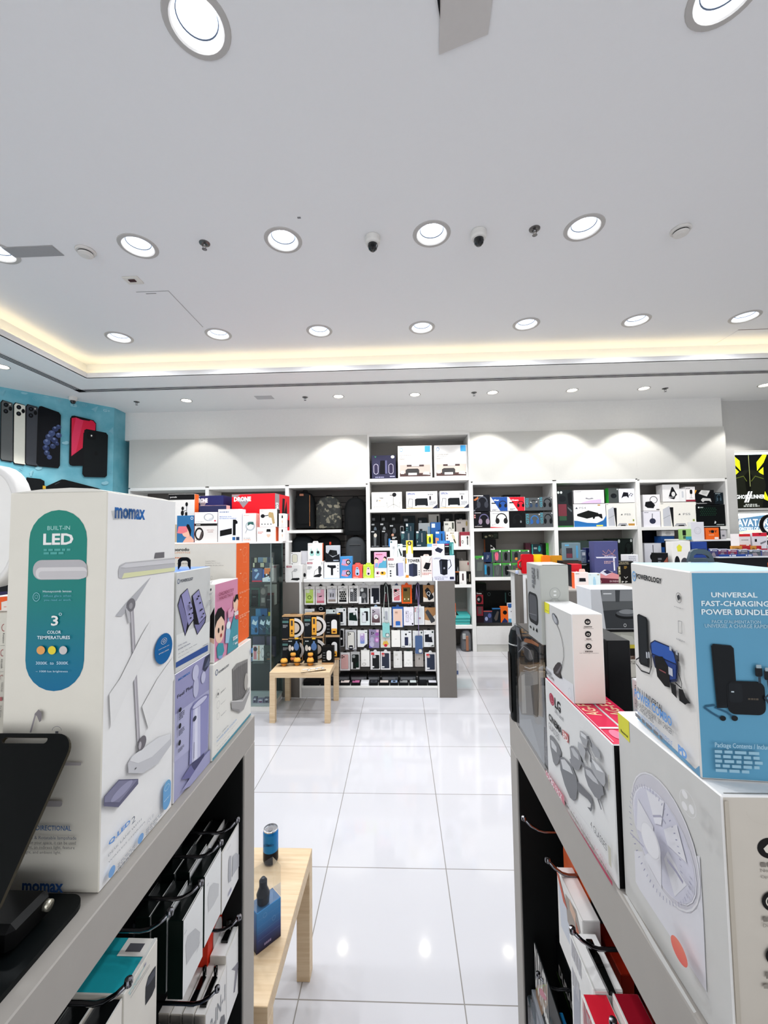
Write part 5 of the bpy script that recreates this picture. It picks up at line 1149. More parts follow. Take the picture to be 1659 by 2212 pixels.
for k in range(4):
    o = hang('hanging_pack', 'white boxed gadget on the middle lower hook, %s' % (POS + ['last behind three others'])[k], 'package', -.3695 - k * .0225, .021, .789, .884, .688, .812 + .001 * (k % 2), 1, 'c9c0b4', 'edebe8', 'e9e6e2', [('t', '3-IN-1', 545, 2190, 700, 1960, '8d8f95', .01), ('p', [(640, 2212), (655, 2140), (690, 2110), (700, 2180), (690, 2212)], '6d6d72'), ('r', 455, 2165, 470, 2085, 'a9a49c')] if k == 0 else None, C6, 'white boxed gadgets on the middle lower hook', False)
    if k < 2:
        b = MB(); b.prism([(-.006, 0), (.006, 0), (.0045, .03), (.005, .05), (-.005, .05), (-.0045, .03)], (0, -.035, 0), (1, 0, 0), (0, 1, 0), (0, 0, .004), BLKG); b.tube([(0, .018, .004), (0, .018, .019)], .004, BLKG, 8); b.build('hang_arm', o, (0, 0, .124))
for k in range(5):
    hang('hanging_pack', 'thin blue-topped pack on the nearest lower hook, %s' % (POS + ['fourth from the aisle', 'deepest on the hook'])[k], 'package', -.3695 - k * .0185, .0165, .685, .772, .70, .815, 1, '1c2a3a', 'e6e6e8', '1d3f63', None, None, 'blue-topped packs on the nearest lower hook', False)
o = [q for q in bpy.data.objects if q.get('label', '').startswith('white pack with a grey stylus')][0]
b = MB(); b.prism([(-.007, 0), (.007, 0), (.005, .04), (-.005, .04)], (-.3845, .905, .8285), (1, 0, 0), (0, 1, 0), (0, 0, .005), BLKG); b.tube([(-.3845, .925, .8335), (-.3845, .93, .853)], .005, BLKG, 8)
b.build('hang_arm', o, -o.location)
for nm, (x, y, z, q) in {'above the beige-sided packs': (-.5595, .868, 1.077, 1), 'above the middle green-sided packs': (-.5595, .789, 1.089, 1), 'above the nearer green-sided packs': (-.5595, .712, 1.079, 1), 'crossing over the turquoise top': (-.5595, .619, 1.113, 1), 'over the nearest black-topped packs': (-.5595, .527, 1.111, 1), 'with the black arm and stylus pack': (-.5595, .88, .876, 1), 'above the white boxed gadgets': (-.5595, .779, .842, 1), 'above the blue-topped packs': (-.5595, .711, .842, 1)}.items():
    hook(x, y, z, 1, .216, 'chrome wire hook %s, left counter' % nm)

# right counter
CK = (1080, 1850, 2.865)
hang('hanging_pack', 'white pack with a portrait print, upper hook of the right counter', 'package', .292, .03, .735, .847, .90, 1.038, -1, 'eceae8', 'e9e6e2', 'f1efed', [('p', [(360, 160), (400, 260), (480, 620), (440, 560), (380, 430)], 'cfd3dc'), ('p', [(405, 230), (470, 330), (500, 470), (460, 500), (420, 400)], 'a3988f'), ('p', [(430, 260), (470, 360), (470, 420), (435, 330)], 'd8b49c'), ('p', [(470, 400), (520, 560), (480, 520)], 'c46a4c'), ('p', [(345, 75), (365, 110), (420, 330), (395, 280)], 'c95a3e')], CK, None, False)
carton('hang_card', 'tall orange hang card behind the portrait pack', 'package', .3245, .327, .78, .90, .87, 1.12, 'e2622f')
carton('small_red_pack', 'small dark red pack tucked behind the orange hang card', 'package', .33, .35, .69, .775, .90, 1.0, '9c2410', left=[('r', .1, .1, .5, .9, 'b23018')])
carton('small_red_pack', 'dark red pack with white lettering, deeper behind the white hanger box', 'package', .36, .39, .66, .77, .88, 1.03, '8f1c12', left=[('t', 'SUBS', .2, .1, .35, .8, 'd0a090', 0, 1), ('r', .02, 0, .06, 1, 'c9a27c')])
o = hang('hanging_pack', 'white box with a black hanging arm, right counter', 'package', .268, .042, .6435, .728, .85, 1.025, -1, 'f0efed', 'eceae7', 'f2f1ef', [('p', [(455, 810), (478, 800), (498, 830), (498, 1037), (460, 1037)], 'a8a9b4'), ('g', 450, 790, 500, 620, 2, 'c3c1c6', 0)], CK, None, False)
b = MB(); b.prism([(-.005, -.05), (.004, -.052), (.006, 0), (.002, .02), (-.007, .018)], (.002, 0, 0), (1, 0, 0), (0, 1, 0), (0, 0, .006), BLKG); b.box(-.006, .006, .006, .004, .016, .016, BLKG, .001); b.build('hang_arm', o, (0, 0, .1755))
b = MB(); b.box(-.0195, -.0435, .143, .0195, -.0426, .174, mat('f0efed', .45), .0005); b.build('tuck_flap', o)
hang('hanging_pack', 'red-topped pack nearest the aisle at the bottom right counter hook', 'package', .25, .036, .46, .6425, .85, 1.02, -1, 'eeeae6', 'e8e4e0', 'd01f33', [('p', [(520, 900), (560, 1037), (520, 1037)], 'b8aeb0'), ('t', 'KINGSTON', 518, 1037, 575, 935, 'd24a55')], CK, 'red-topped packs at the bottom right', False)
hang('hanging_pack', 'darker red-topped pack behind the other at the bottom right counter hook', 'package', .29, .036, .46, .635, .85, 1.03, -1, 'eeeae6', 'e8e4e0', '8f0f22', None, None, 'red-topped packs at the bottom right', False)
def card(label, x, y0, y1, z0, z1, art, crop, col='101314', group='battery cards on the right counter'):
    return carton('battery_card', label, 'battery pack', x, x + .0025, y0, y1, z0, z1, col, left=art, lcrop=crop, group=group)
C8 = (1110, 1880, 5.352)
o = card('copper battery card hanging nearest the aisle at the right counter post', .276, .80, .955, .63, .80, [('p', [(130, 1000), (150, 985), (390, 1310), (390, 1560), (140, 1420)], '8a6a4e'), ('l', [(138, 985), (378, 1318)], 2.2, '7f9a38'), ('t', 'DURACELL', 145, 985, 395, 1130, 'e3e0dc', .025), ('p', [(290, 1360), (330, 1370), (385, 1480), (370, 1510), (310, 1440)], 'c47f8c')], C8)
card('copper battery card further back on the same hook', .325, .82, .965, .63, .805, [('t', 'DURACELL', .1, .62, .9, .74, 'cfcac6', .02), ('r', .0, .56, 1, .58, '4a6a2c')], None)
mb = MB(); mb.prism([(-.06, 0), (-.02, .0), (.0, -.04), (-.015, -.09), (-.05, -.12), (-.065, -.05)], (.2735, .815, .80), (0, 1, 0), (0, 0, 1), (.0012, 0, 0), mat('c78f9c', .4)); tag(mb.build('price_tag'), 'torn pink paper tag hanging before the battery cards', 'tag')
b_ = carton('blister_pack', 'blue blister pack at the lowest hook of the right counter', 'package', .285, .30, .77, .865, .60, .755, '2178b0', left=[('p', [(.05, .95), (.5, .5), (.05, .85)], '5aa6d0'), ('e', .3, .1, .8, .4, 'c9d6e0'), ('p', [(.0, .0), (1, 0), (1, .35), (.5, .15)], '15527e')], rough=.25)
b = MB(); b.box(-.012, -.046, .0, 0, .046, .15, CLR, .003); b.build('clear_cover', b_, (-.008, 0, .001))
b_ = carton('blister_pack', 'grey clear blister pack below the battery cards', 'package', .27, .283, .89, .968, .56, .69, '8a8d93', left=[('r', .08, .1, .92, .9, 'a5a7ad', .2), ('e', .2, .3, .8, .7, '73767c')], rough=.2)
b = MB(); b.box(-.01, -.037, 0, 0, .037, .12, CLR, .004); b.build('clear_cover', b_, (-.007, 0, .002))
for nm, (x, y, z, L) in {'bare, nearest the end post of the right counter': (.456, .912, 1.058, .206), 'crossing the portrait pack on the right counter': (.456, .825, 1.04, .188), 'holding the white box with the black arm': (.456, .683, 1.043, .2), 'holding the battery cards': (.456, .90, .76, .19), 'holding the blue blister pack': (.456, .80, .70, .18), 'holding the red-topped packs': (.456, .56, 1.045, .2)}.items():
    hook(x, y, z, -1, L, 'chrome wire hook %s' % nm)

# ------------------------------------------------------------------ on the near birch table
t = thing('drink_can', 'blue slim can with silver top standing on the near side table', 'can', (-.512, 1.622, .45))
b = MB(); b.lathe([(0, .001), (.022, 0), (.026, .004), (.0285, .012), (.0285, .045)], mat('2a2d36', .3, metal=.5), n=32); b.lathe([(.0285, .045), (.0285, .108), (.0265, .117)], mat('1f7ac0', .25, metal=.4), n=32)
Face(b, (-.02, -.0288, .07), (1, 0, 0), (0, 0, 1), .042, .012, None, eps=.0003).draw([('t', 'JOSMART', .03, .05, .97, .95, '123a66', .02)]); b.build('body', t)
b = MB(); b.lathe([(.0265, .117), (.0262, .121), (.0245, .1215), (.0235, .117), (0, .117)], mat('c6c8cc', .2, metal=.9), n=32); b.prism(rrect(.014, .02, .006), (.0, -.003, .1175), (1, 0, 0), (0, 1, 0), (0, 0, .0012), mat('b5b7bb', .2, metal=.9)); b.build('lid', t)
def bpack(x, y, rz, label):
    t = thing('cable_pack', label, 'package', (x, y, .4503), rz, 'blue packs on the near side table')
    w_, d_, h_ = .082, .05, .21
    b = MB(); b.box(-w_ / 2, -d_ / 2, 0, w_ / 2, d_ / 2, .115, ramp_mat(['2b2435', '3a4a80', '3f7db8', '4a8fc8'], 'Z', 0, .115, .3), .001)
    Face(b, (-w_ / 2, -d_ / 2, 0), (1, 0, 0), (0, 0, 1), w_, .115).draw([('l', [(.05, .3 + .17 * k), (.95, .3 + .17 * k)], .3, '7fa6d0') for k in range(4)] + [('ring', .25, .78, .4, .9, '7fb0da', .1), ('ring', .62, .55, .76, .67, '7fb0da', .1), ('g', .3, .1, .6, .16, 1, '9a8fb8')]); b.build('printed_sleeve', t)
    b = MB(); b.box(-w_ / 2, -d_ / 2, .1155, w_ / 2, d_ / 2, h_, CLR, .001); b.build('clear_top', t)
    b = MB(); b.lathe([(.018, .1157), (.02, .14), (.012, .16), (.012, .178), (.006, .186), (0, .187)], mat('33363c', .35), (-.006, 0, 0), n=20); b.build('cable_head', t)
bpack(-.434, 1.318, .83, 'clear-topped blue cable pack on the near table, closer to the aisle')
bpack(-.51, 1.245, .83, 'clear-topped blue cable pack on the near table, behind the left counter post')
# ================================================================== goods on and in the island
R1, R2, R3, CC, CE, CT = (640, 1240, 10.37), (720, 1240, 6.9125), (720, 1360, 6.9125), (600, 1030, 3.858), (780, 920, 6.319), (580, 1310, 10.37)
isl = [o for o in bpy.data.objects if o.name == 'island_gondola'][0]
def phone(x0, y0, x1, y1, c, cam='e8e6e6', dots=True, edge='2a2b30'):
    w_ = x1 - x0; h_ = y1 - y0
    o = [('r', x0, y0, x1, y1, edge, .16), ('r', x0 + .04 * w_, y0 + .025 * h_, x1 - .04 * w_, y1 - .025 * h_, c, .14), ('r', x0 + .08 * w_, y1 - .30 * h_, x0 + .52 * w_, y1 - .06 * h_, cam, .3)]
    if dots:
        o += [('e', x0 + a * w_, y1 - b * h_, x0 + (a + .15) * w_, y1 - (b - .085) * h_, '17181c') for a, b in ((.12, .18), (.12, .28), (.33, .23))]
    return o
def win(c, cam='c9c9c9', lower=None, ins='6d6a66'):
    o = [('r', .12, .09, .86, .84, ins), ('r', .135, .10, .845, .83, c), ('r', .16, .64, .5, .82, cam, .2), ('g', .4, .9, .6, .93, 1, '2a2a2c')]
    if lower: o.append(('r', .135, .10, .845, .22, lower))
    return o
def case(crop, x0, y0, x1, y1, label, col, art, tabc='K', Y=4.46, th=.018, col2=None, ring=False):
    o = pbox(crop, 'phone_case_pack', label, 'phone case', x0, y0, x1, y1, Y, th, col, art, group='phone case packs on the island', cols=col2, rough=.3)
    h_ = o.dimensions.z; zz = max(v[2] for v in o.bound_box)
    b = MB(); b.prism([(-.022, 0), (.022, 0), (.016, .010), (.008, .022), (-.008, .022), (-.016, .010)], (0, -.001, zz - .002), (1, 0, 0), (0, 0, 1), (0, .0012, 0), mat(tabc, .35)); b.build('hang_tab', o)
    if tabc != 'none':
        p = o.location; b = MB()
        b.tube([(p.x - isl.location.x, .2795, p.z + zz + .0245), (p.x - isl.location.x, Y - IY - .012, p.z + zz + .0245), (p.x - isl.location.x, Y - IY - .02, p.z + zz + .031)], .0025, CHROME, 6); b.build('peg_hook', isl)
    return o
HEX = [('ring', .3, .3, .68, .5, '3d4a1e', .3), ('r', .135, .10, .845, .2, '93b224')]
case(R1, 182, 275, 415, 690, 'lime phone case with round badge, first of the top row', 'W', win('b9d46a', 'd3d8bf') + HEX)
case(R1, 430, 275, 660, 690, 'pink phone case with a dark flower print, top row', 'W', win('d9a3b4', 'd6d0d6', 'c86a7a') + [('p', [(.3, .46), (.62, .5), (.6, .43), (.34, .42)], '241c22'), ('l', [(.46, .43), (.5, .2)], 3, 'c9a0b0')])
case(R1, 690, 262, 912, 655, 'pale grey phone case with two dark strokes, top row', 'W', win('b9b8c0', 'cfcfd4', '8d7f78') + [('p', [(.32, .36), (.4, .34), (.42, .56), (.34, .58)], '1d1d22'), ('p', [(.56, .36), (.64, .34), (.66, .56), (.58, .58)], '1d1d22')])
case(R1, 930, 262, 1158, 662, 'black-spotted phone case in white frame, top row', 'W', win('b4b2ae', 'dad8d6', '26262a') + [('e', .16 + .2 * i + .1 * (j % 2), .12 + .12 * j, .33 + .2 * i + .1 * (j % 2), .22 + .12 * j, '141417') for j in range(5) for i in range(3)])
case(R1, 1175, 258, 1390, 650, 'black phone case with two chains of white rings, top row', 'W', win('1a1b1f', 'dedede', '0f1013') + [('ring', .17 + .42 * i, .12 + .11 * j, .4 + .42 * i, .23 + .11 * j, 'b9b9bd', .22) for j in range(6) for i in range(2) if j < 5 or i] + [('r', .46, .12, .54, .64, '9a9a9e')])
case(R2, 375, 165, 528, 448, 'clear pack with a grey-and-black phone case and round stand, top row', 'c9c7c6', [('r', .14, .05, .88, .86, '35373a', .12), ('r', .2, .66, .5, .84, 'd3d6d4', .3), ('e', .3, .3, .75, .6, '77787a'), ('p', [(.5, .05), (.6, .3), (.75, .05)], '8d8e8f'), ('r', .05, .04, .28, .4, 'e6e6e6')], 'dcdcdc')
case(R2, 553, 170, 697, 448, 'clear pack with a plain dark navy phone case, top row', 'c4c3c4', [('r', .14, .05, .92, .86, '262a35', .1), ('r', .04, .04, .3, .4, 'e3e3e4'), ('e', .6, .12, .75, .22, '8a8d96'), ('r', .6, .04, .9, .1, 'e3e3e4')], 'dcdcdc')
case(R2, 705, 160, 860, 430, 'black box with dark red stripe, behind the pale cord', '17181a', [('r', .1, .05, .9, .9, '232426'), ('r', .42, .05, .6, .5, '4a1f28'), ('e', .42, .52, .52, .58, 'c9c9c9')])
case(R2, 878, 170, 1012, 428, 'white pack with a salmon case and three white stripes, top row', 'W', [('r', 0, 0, 1, .05, '3d4a66'), ('r', .18, .12, .85, .8, 'c96a74', .16), ('r', .24, .63, .55, .77, '1a1a1d', .3)] + [('p', [(.2, .3 + .1 * k), (.2, .35 + .1 * k), (.84, .6 + .1 * k - .07), (.84, .55 + .1 * k - .07)], 'efe6e6') for k in range(3)], '3d4a66')
case(R2, 1020, 160, 1172, 442, 'bright orange frame with an amber case, top row', 'e8591a', [('r', .14, .08, .84, .86, '5a4a22'), ('r', .18, .1, .8, .84, '6d5a2a', .1), ('r', .22, .66, .55, .8, '2a2618', .3), ('e', .24, .2, .34, .28, 'efe3b9'), ('e', .6, .2, .72, .28, 'efe3b9')], 'e8591a')
case(R2, 1188, 160, 1335, 430, 'black pack behind the purple lanyard', '121315', [('r', .15, .06, .88, .9, '1f2124', .1)])
case(R2, 1342, 165, 1505, 415, 'brown kraft pack with a black case and white ring, top row', 'a3784e', [('p', [(0, 0), (1, 0), (1, .6), (.35, .2), (0, .3)], 'd9d2c8'), ('p', [(.15, .7), (.38, .86), (.52, .8), (.95, .3), (.9, .2), (.55, .08), (.45, .12)], '24262a'), ('ring', .32, .38, .66, .62, 'e3e3e3', .25), ('r', .52, .3, .58, .42, 'e3e3e3')])
# second row
WC = 'e3e4e4'
case(R1, 185, 780, 405, 1150, 'white pack half hidden behind the taller tape box, second row', WC, [('r', .1, .3, .9, .9, 'c6cad0', .1)])
case(R1, 450, 735, 640, 1120, 'dark pack with a grey ring, second row', '1d1f22', [('ring', .3, .8, .8, .99, 'a9a9ab', .3)])
case(R1, 665, 795, 880, 1160, 'pale green pack above the lantern box, second row', 'dbe4e2', [('ring', .1, .84, .28, .94, '4a4c50', .15), ('r', .75, .84, .9, .95, '2a2c30', .3)] + phone(.3, .1, .7, .7, '26282c'))
case(R2, 40, 510, 190, 768, 'white pack with a black phone case picture, second row beside the lantern box', WC, phone(.25, .2, .68, .78, '20242c', '20242c') + [('ring', .1, .84, .24, .94, '4a4c50', .15), ('r', .76, .84, .9, .95, '2a3a33', .3), ('g', .4, .08, .8, .12, 1, '33353a')], '14342a')
case(R2, 220, 505, 362, 770, 'white pack with a dark green slanted case, second row', WC, [('p', [(.1, .3), (.12, .72), (.8, .75), (.98, .3), (.95, .26)], '14352b'), ('r', .55, .6, .78, .73, 'd9dcda', .3), ('t', '7', .52, .1, .62, .2, '8aa39a'), ('ring', .08, .84, .22, .94, '4a4c50', .15), ('r', .76, .84, .9, .95, '2a3a33', .3)])
case(R2, 400, 510, 545, 765, 'pale green pack with a white case before a black one, second row', 'dbe6e4', [('r', .42, .25, .82, .82, '1d1f22', .2)] + phone(.18, .15, .62, .75, 'd6dadd', 'd6dadd'))
case(R2, 560, 490, 710, 765, 'pack with a dusky gradient case and white disc, second row', WC, [('r', .1, .14, .9, .9, ramp_mat(['4a2c30', '6d5a60', 'b3a9b4', 'c3bcc6'], 'Z', .02, .19, .3), .06), ('e', .3, .34, .72, .58, 'f0f0f0'), ('e', .38, .39, .64, .53, 'c9c9c9'), ('e', .18, .76, .3, .83, '1a1a1d'), ('e', .32, .7, .44, .77, '1a1a1d'), ('e', .18, .66, .3, .73, '1a1a1d'), ('g', .08, .05, .4, .09, 1, '33353a')], '8fa6c0')
case(R2, 725, 500, 868, 770, 'white pack with a small clear gadget picture, second row behind the cord', WC, [('r', .3, .3, .62, .8, 'b9bcc4', .2), ('r', .18, .4, .3, .5, '22242a'), ('l', [(.46, .8), (.5, .32)], 3, '6d7078')])
case(R2, 880, 490, 1045, 795, 'blue-framed pack with a peach phone case, second row', '2a5aa5', [('r', .08, .0, .92, .9, 'ddd0c8'), ('r', .18, .06, .85, .84, 'e6c3b0', .12), ('r', .24, .64, .52, .79, 'd9b29e', .3), ('e', .27, .7, .35, .76, '8a6a5e'), ('e', .38, .7, .46, .76, '8a6a5e'), ('r', .3, .08, .72, .3, '2f67b5', .2), ('r', .28, .0, .74, .09, 'c3d6ea', .2)], '3d5a8a')
case(R2, 1052, 492, 1200, 770, 'lavender-white pack with ring-and-cable drawings, second row', 'e9e6ee', phone(.2, .2, .5, .78, 'dcd7e6', 'd0cadd') + [('ring', .24, .42, .48, .56, '4a4a55', .1), ('ring', .6, .56, .85, .7, '4a4a55', .1), ('l', [(.7, .55), (.62, .4), (.75, .3)], 2, '6d6d78'), ('r', .8, .05, .93, .14, '22242a')])
case(R2, 1213, 485, 1358, 760, 'white pack with red corner and clear case, second row behind the lanyard', WC, [('r', .05, .7, .3, .94, 'c9485a'), ('r', .12, .08, .88, .92, 'd3d6d9', .1), ('ring', .2, .68, .55, .9, '8a8d94', .1), ('e', .42, .3, .65, .42, 'b08a8e')], 'dcdcdc')
case(R2, 1365, 500, 1525, 760, 'brown kraft pack with a plain dark case, second row', 'a3784e', [('p', [(0, 0), (1, 0), (1, .6), (.4, .25), (0, .3)], 'dcd6cd'), ('p', [(.05, .75), (.3, .9), (.95, .3), (.92, .2), (.6, .1)], '3d3f42'), ('l', [(.12, .7), (.8, .5)], 1.5, '2a2c30')])
# third row
case(R2, 20, 820, 162, 1085, 'black-fronted pack beside the lower lantern box, third row', 'b9b9b9', [('r', .05, .04, .9, .94, '101113', .15), ('r', .62, .4, .8, .5, 'dcdcdc', .2)])
case(R2, 180, 835, 345, 1130, 'clear pack with a white three-lens case and black grip, third row', 'c6c6c8', [('r', .15, .06, .85, .92, '2a2b30', .2), ('r', .2, .08, .8, .9, 'e4e2da', .16)] + [('e', x, y, x + .12, y + .07, '17181c') for x, y in ((.24, .8), (.24, .72), (.38, .76))] + [('r', .32, .0, .68, .22, '1d2030', .2), ('r', .38, .08, .62, .14, 'e0e0e0')])
case(R2, 360, 840, 508, 1090, 'white pack with a pink-to-blue gradient case, third row', WC, [('r', .28, .2, .72, .82, ramp_mat(['6a92cf', '9a8cc9', 'c9a3cf'], 'Z', .03, .14, .3), .25), ('r', .34, .68, .58, .8, 'e3dfea', .3), ('ring', .38, .4, .64, .56, 'e6e2f0', .15), ('p', [(.6, 0), (1, 0), (1, .2), (.75, .1)], '2a2c33'), ('r', .76, .86, .95, .9, '22242a')])
case(R2, 533, 830, 685, 1105, 'purple marbled pack, third row', '8d82a0', [('r', 0, 0, .3, .2, '5a4aa0'), ('e', .55, .3, 1, .6, 'b070b0'), ('e', .65, .36, .9, .52, 'd9b3dc'), ('e', .6, .66, .98, .84, '9a5aa5'), ('e', .7, .86, .98, 1, 'd6a9c9'), ('e', .1, .3, .5, .6, 'a9a3bd'), ('e', .05, .05, .5, .35, 'b4aec6')] + [('e', x, y, x + .12, y + .07, '17181c') for x, y in ((.22, .82), (.22, .73), (.38, .78))])
case(R2, 705, 840, 850, 1100, 'clear pack with yellow-and-red print, third row below the mint case', 'd3d0c6', [('p', [(.2, .2), (.35, .4), (.5, .35), (.65, .42), (.85, .2), (.6, .1), (.4, .1)], 'd9b04a'), ('e', .35, .05, .7, .22, 'c92a3a'), ('l', [(.5, .55), (.5, .3)], 2, '7a6a3a')])
case(R2, 868, 840, 1000, 1090, 'plain white pack with a clear case, third row', 'e9e6df', [('r', .06, .03, .94, .97, 'f1eee8', .1), ('g', .4, .46, .6, .49, 1, 'b9b4ac')])
case(R2, 1012, 845, 1168, 1098, 'white pack with a small navy phone picture, third row', WC, phone(.34, .12, .68, .62, '262a4a', '20233d') + [('e', .38, .72, .56, .84, '26282e'), ('g', .08, .04, .4, .09, 1, '3a3c42'), ('r', .72, .88, .92, .93, '22242a'), ('p', [(.72, .1), (.85, .3), (.9, .12)], 'a9b0aa')])
case(R2, 1188, 848, 1340, 1100, 'white pack behind the hanging blue case, third row', WC, [('ring', .08, .84, .22, .94, '4a4c50', .15), ('r', .78, .84, .92, .95, '2a3a33', .3)])
case(R2, 1350, 840, 1505, 1090, 'white pack with a navy slanted case, last of the third row', WC, [('p', [(.12, .3), (.12, .74), (.72, .78), (.85, .28)], '272b38'), ('r', .5, .6, .74, .77, 'd6d9de', .3), ('t', '7', .45, .1, .55, .2, '8a97a6'), ('p', [(.6, .04), (.9, .14), (.95, .04)], '3a4438'), ('ring', .08, .84, .22, .94, '4a4c50', .15), ('r', .78, .84, .92, .95, '2a3a33', .3)])
# fourth row
case(R3, 98, 345, 248, 612, 'rose-pink phone case in clear pack, bottom row', 'd9d6d6', [('r', .1, .08, .85, .9, '5a4a4c', .12), ('r', .12, .09, .83, .89, 'd9aaa6', .1)] + [('e', x, y, x + .13, y + .08, '2a2226') for x, y in ((.17, .78), (.17, .68), (.33, .73))])
case(R3, 258, 335, 395, 595, 'clear pack with a black-and-green case, bottom row', 'b3b3b2', [('r', .15, .04, .9, .86, '1c2320', .12), ('r', .2, .66, .5, .82, '8d918f', .3), ('p', [(.5, .3), (.9, .5), (.9, .2), (.6, .1)], '14382c'), ('r', .03, .04, .25, .42, 'd3d3d2'), ('r', .6, .04, .9, .1, 'dededd')], '8a8a8c')
case(R3, 412, 310, 542, 555, 'round-topped clear white pack with a floral corner, bottom row', 'e4e2dc', [('r', .06, .02, .94, .95, 'efede8', .2), ('e', .12, .06, .6, .26, 'c9c6c0'), ('e', .2, .1, .5, .22, 'e9e6e0'), ('g', .35, .4, .6, .43, 1, 'b9b6b0')], 'c9c9c9')
case(R3, 555, 330, 698, 598, 'white-framed black case with red tag, bottom row', 'dcdada', [('r', .2, .05, .92, .82, '2a2b2f', .14), ('r', .26, .64, .56, .8, 'b4b2b2', .3), ('r', .08, .82, .4, .96, 'cc3a3c'), ('r', .12, .12, .38, .2, 'e3e3e3', .4)], 'e3e3e3')
case(R3, 708, 330, 855, 600, 'white-framed navy case with red tag, bottom row left of the pale flat packs', 'dcdada', [('r', .12, .08, .86, .92, '2b3040', .1), ('r', .16, .72, .42, .88, 'c9a9a6', .3), ('r', .1, .84, .36, .94, 'cc3a3c'), ('r', .12, .12, .38, .2, 'e3e3e3', .4)], 'e3e3e3')
case(R3, 900, 325, 1025, 570, 'thin white pack with a phone outline, bottom row', 'e3e1dc', [('l', [(.15, .1), (.85, .1), (.85, .9), (.15, .9)], 2, '9a968e', True), ('r', .2, .72, .5, .86, 'cfccc4', .2), ('e', .42, .48, .58, .56, 'b9b4aa')], '2a2a2c')
case(R3, 1055, 325, 1185, 557, 'white pack with grey line drawing at its foot, bottom row', 'e4e2dd', [('r', .06, .03, .94, .96, 'eeece7', .12), ('l', [(.15, .1), (.3, .3), (.5, .15), (.7, .32), (.85, .12)], 2, '9a968e'), ('g', .4, .42, .65, .45, 1, 'b0aca4')], '14342a')
case(R3, 1222, 318, 1342, 555, 'dull grey pack under the hanging blue case, bottom row', 'a9a29c', [('l', [(.15, .1), (.85, .1), (.85, .9), (.15, .9)], 2, '77706a', True), ('p', [(.42, .5), (.5, .42), (.6, .5), (.52, .6)], '6a625c')])
case(R3, 1372, 345, 1532, 622, 'white-framed navy case with red tag, last of the bottom row', 'dcdada', [('r', .16, .08, .88, .92, '2b3347', .1), ('r', .2, .72, .46, .88, 'c9a9a6', .3), ('r', .12, .84, .38, .94, 'cc3a3c'), ('r', .12, .12, .42, .2, 'e3e3e3', .4)], 'e3e3e3')
# loose cases on cords
def loose(crop, x0, y0, x1, y1, label, c, edge, cord, cc, Y=4.44):
    a, b = onY(crop[0] + x0 / crop[2], crop[1] + y1 / crop[2], Y), onY(crop[0] + x1 / crop[2], crop[1] + y0 / crop[2], Y)
    t = thing('phone_case', label, 'phone case', ((a.x + b.x) / 2, Y, a.z)); w_, h_ = b.x - a.x, b.z - a.z
    m = MB(); m.prism(rrect(w_, h_, .012), (0, 0, h_ / 2), (1, 0, 0), (0, 0, 1), (0, .008, 0), mat(c, .35), mat(edge, .4))
    Face(m, (-w_ / 2, 0, 0), (1, 0, 0), (0, 0, 1), w_, h_).draw([('r', .42, .03, .95, .28, edge, .3), ('r', .48, .055, .9, .25, 'd6d8d4', .3)]); m.build('shell', t)
    m = MB()
    for seg in cord:
        m.tube([onY(crop[0] + x / crop[2], crop[1] + y / crop[2], Y - .002) - t.location for x, y in seg], .0032, mat(cc, .7), 7)
    m.build('cord', t)
loose(R2, 735, 725, 840, 945, 'mint phone case hanging on a pale grey cord', '8ccbc8', '1d2426', [[(790, 735), (762, 700), (752, 500), (768, 300), (765, 200), (785, 140), (808, 200), (815, 320), (830, 520), (822, 720), (800, 735)]], 'b9c4bd')
loose(R2, 1225, 920, 1330, 1190, 'blue phone case hanging on a purple lanyard', '49618a', '2a3046', [[(1275, 925), (1270, 700), (1268, 500), (1262, 350), (1240, 200), (1255, 140), (1275, 150), (1282, 300), (1280, 470)], [(1240, 200), (1235, 380)]], '9a86b4')
# display boxes on the island's bottom shelf
BB = [(85, 250, 'e9d9d2', 'pale-topped'), (260, 402, 'c56a9a', 'pink-topped'), (405, 532, 'e8e8ea', 'plain white'), (535, 668, '3d3f46', 'black gadget'), (675, 838, 'd9cdc6', 'cream-topped'), (845, 970, '8ea6c8', 'blue-printed'), (975, 1125, '8d8f90', 'grey-printed'), (1130, 1255, 'cfd8d6', 'light-topped'), (1260, 1405, '24262a', 'dark wrist-strap'), (1410, 1560, 'e4e3ea', 'white-lidded')]
for i, (x0, x1, c, nm) in enumerate(BB):
    a, b = onY(720 + x0 / 6.9125, 1482, 4.37), onY(720 + x1 / 6.9125, 1482, 4.37)
    o = carton('display_box', '%s flat box on the island bottom shelf, %s' % (nm, 'beside the table leg' if i == 0 else 'further right than the ' + BB[i - 1][3] + ' one'), 'box', a.x + .002, b.x - .002, 4.37, 4.47, .1185, .145, 'e8e8ea' if i == 2 else '101114', group='flat boxes on the island bottom shelf', top=[('r', .12, .15, .9, .85, c, .05)] + ([('e', .3, .3, .7, .7, '2a2c33')] if i in (3, 5, 8) else [('r', .16, .55, .4, .8, '2a2b30', .2)] if i in (0, 1, 6) else []))
for i, (x0, x1) in enumerate(((85, 250), (255, 510), (515, 700), (715, 980), (985, 1240), (1265, 1540))):
    a, b = onY(720 + x0 / 6.9125, 1460, 4.5), onY(720 + x1 / 6.9125, 1460, 4.5)
    carton('display_box', 'black windowed box at the back of the island bottom shelf, %s from the table' % ORD[i], 'box', a.x + .003, b.x - .003, 4.48, 4.6, .1185, .19, '141518', group='windowed boxes at the back of the bottom shelf', front=[('r', .04, .15, .96, .75, '5a5c60'), ('r', .08, .25, .8, .6, '77797d')])
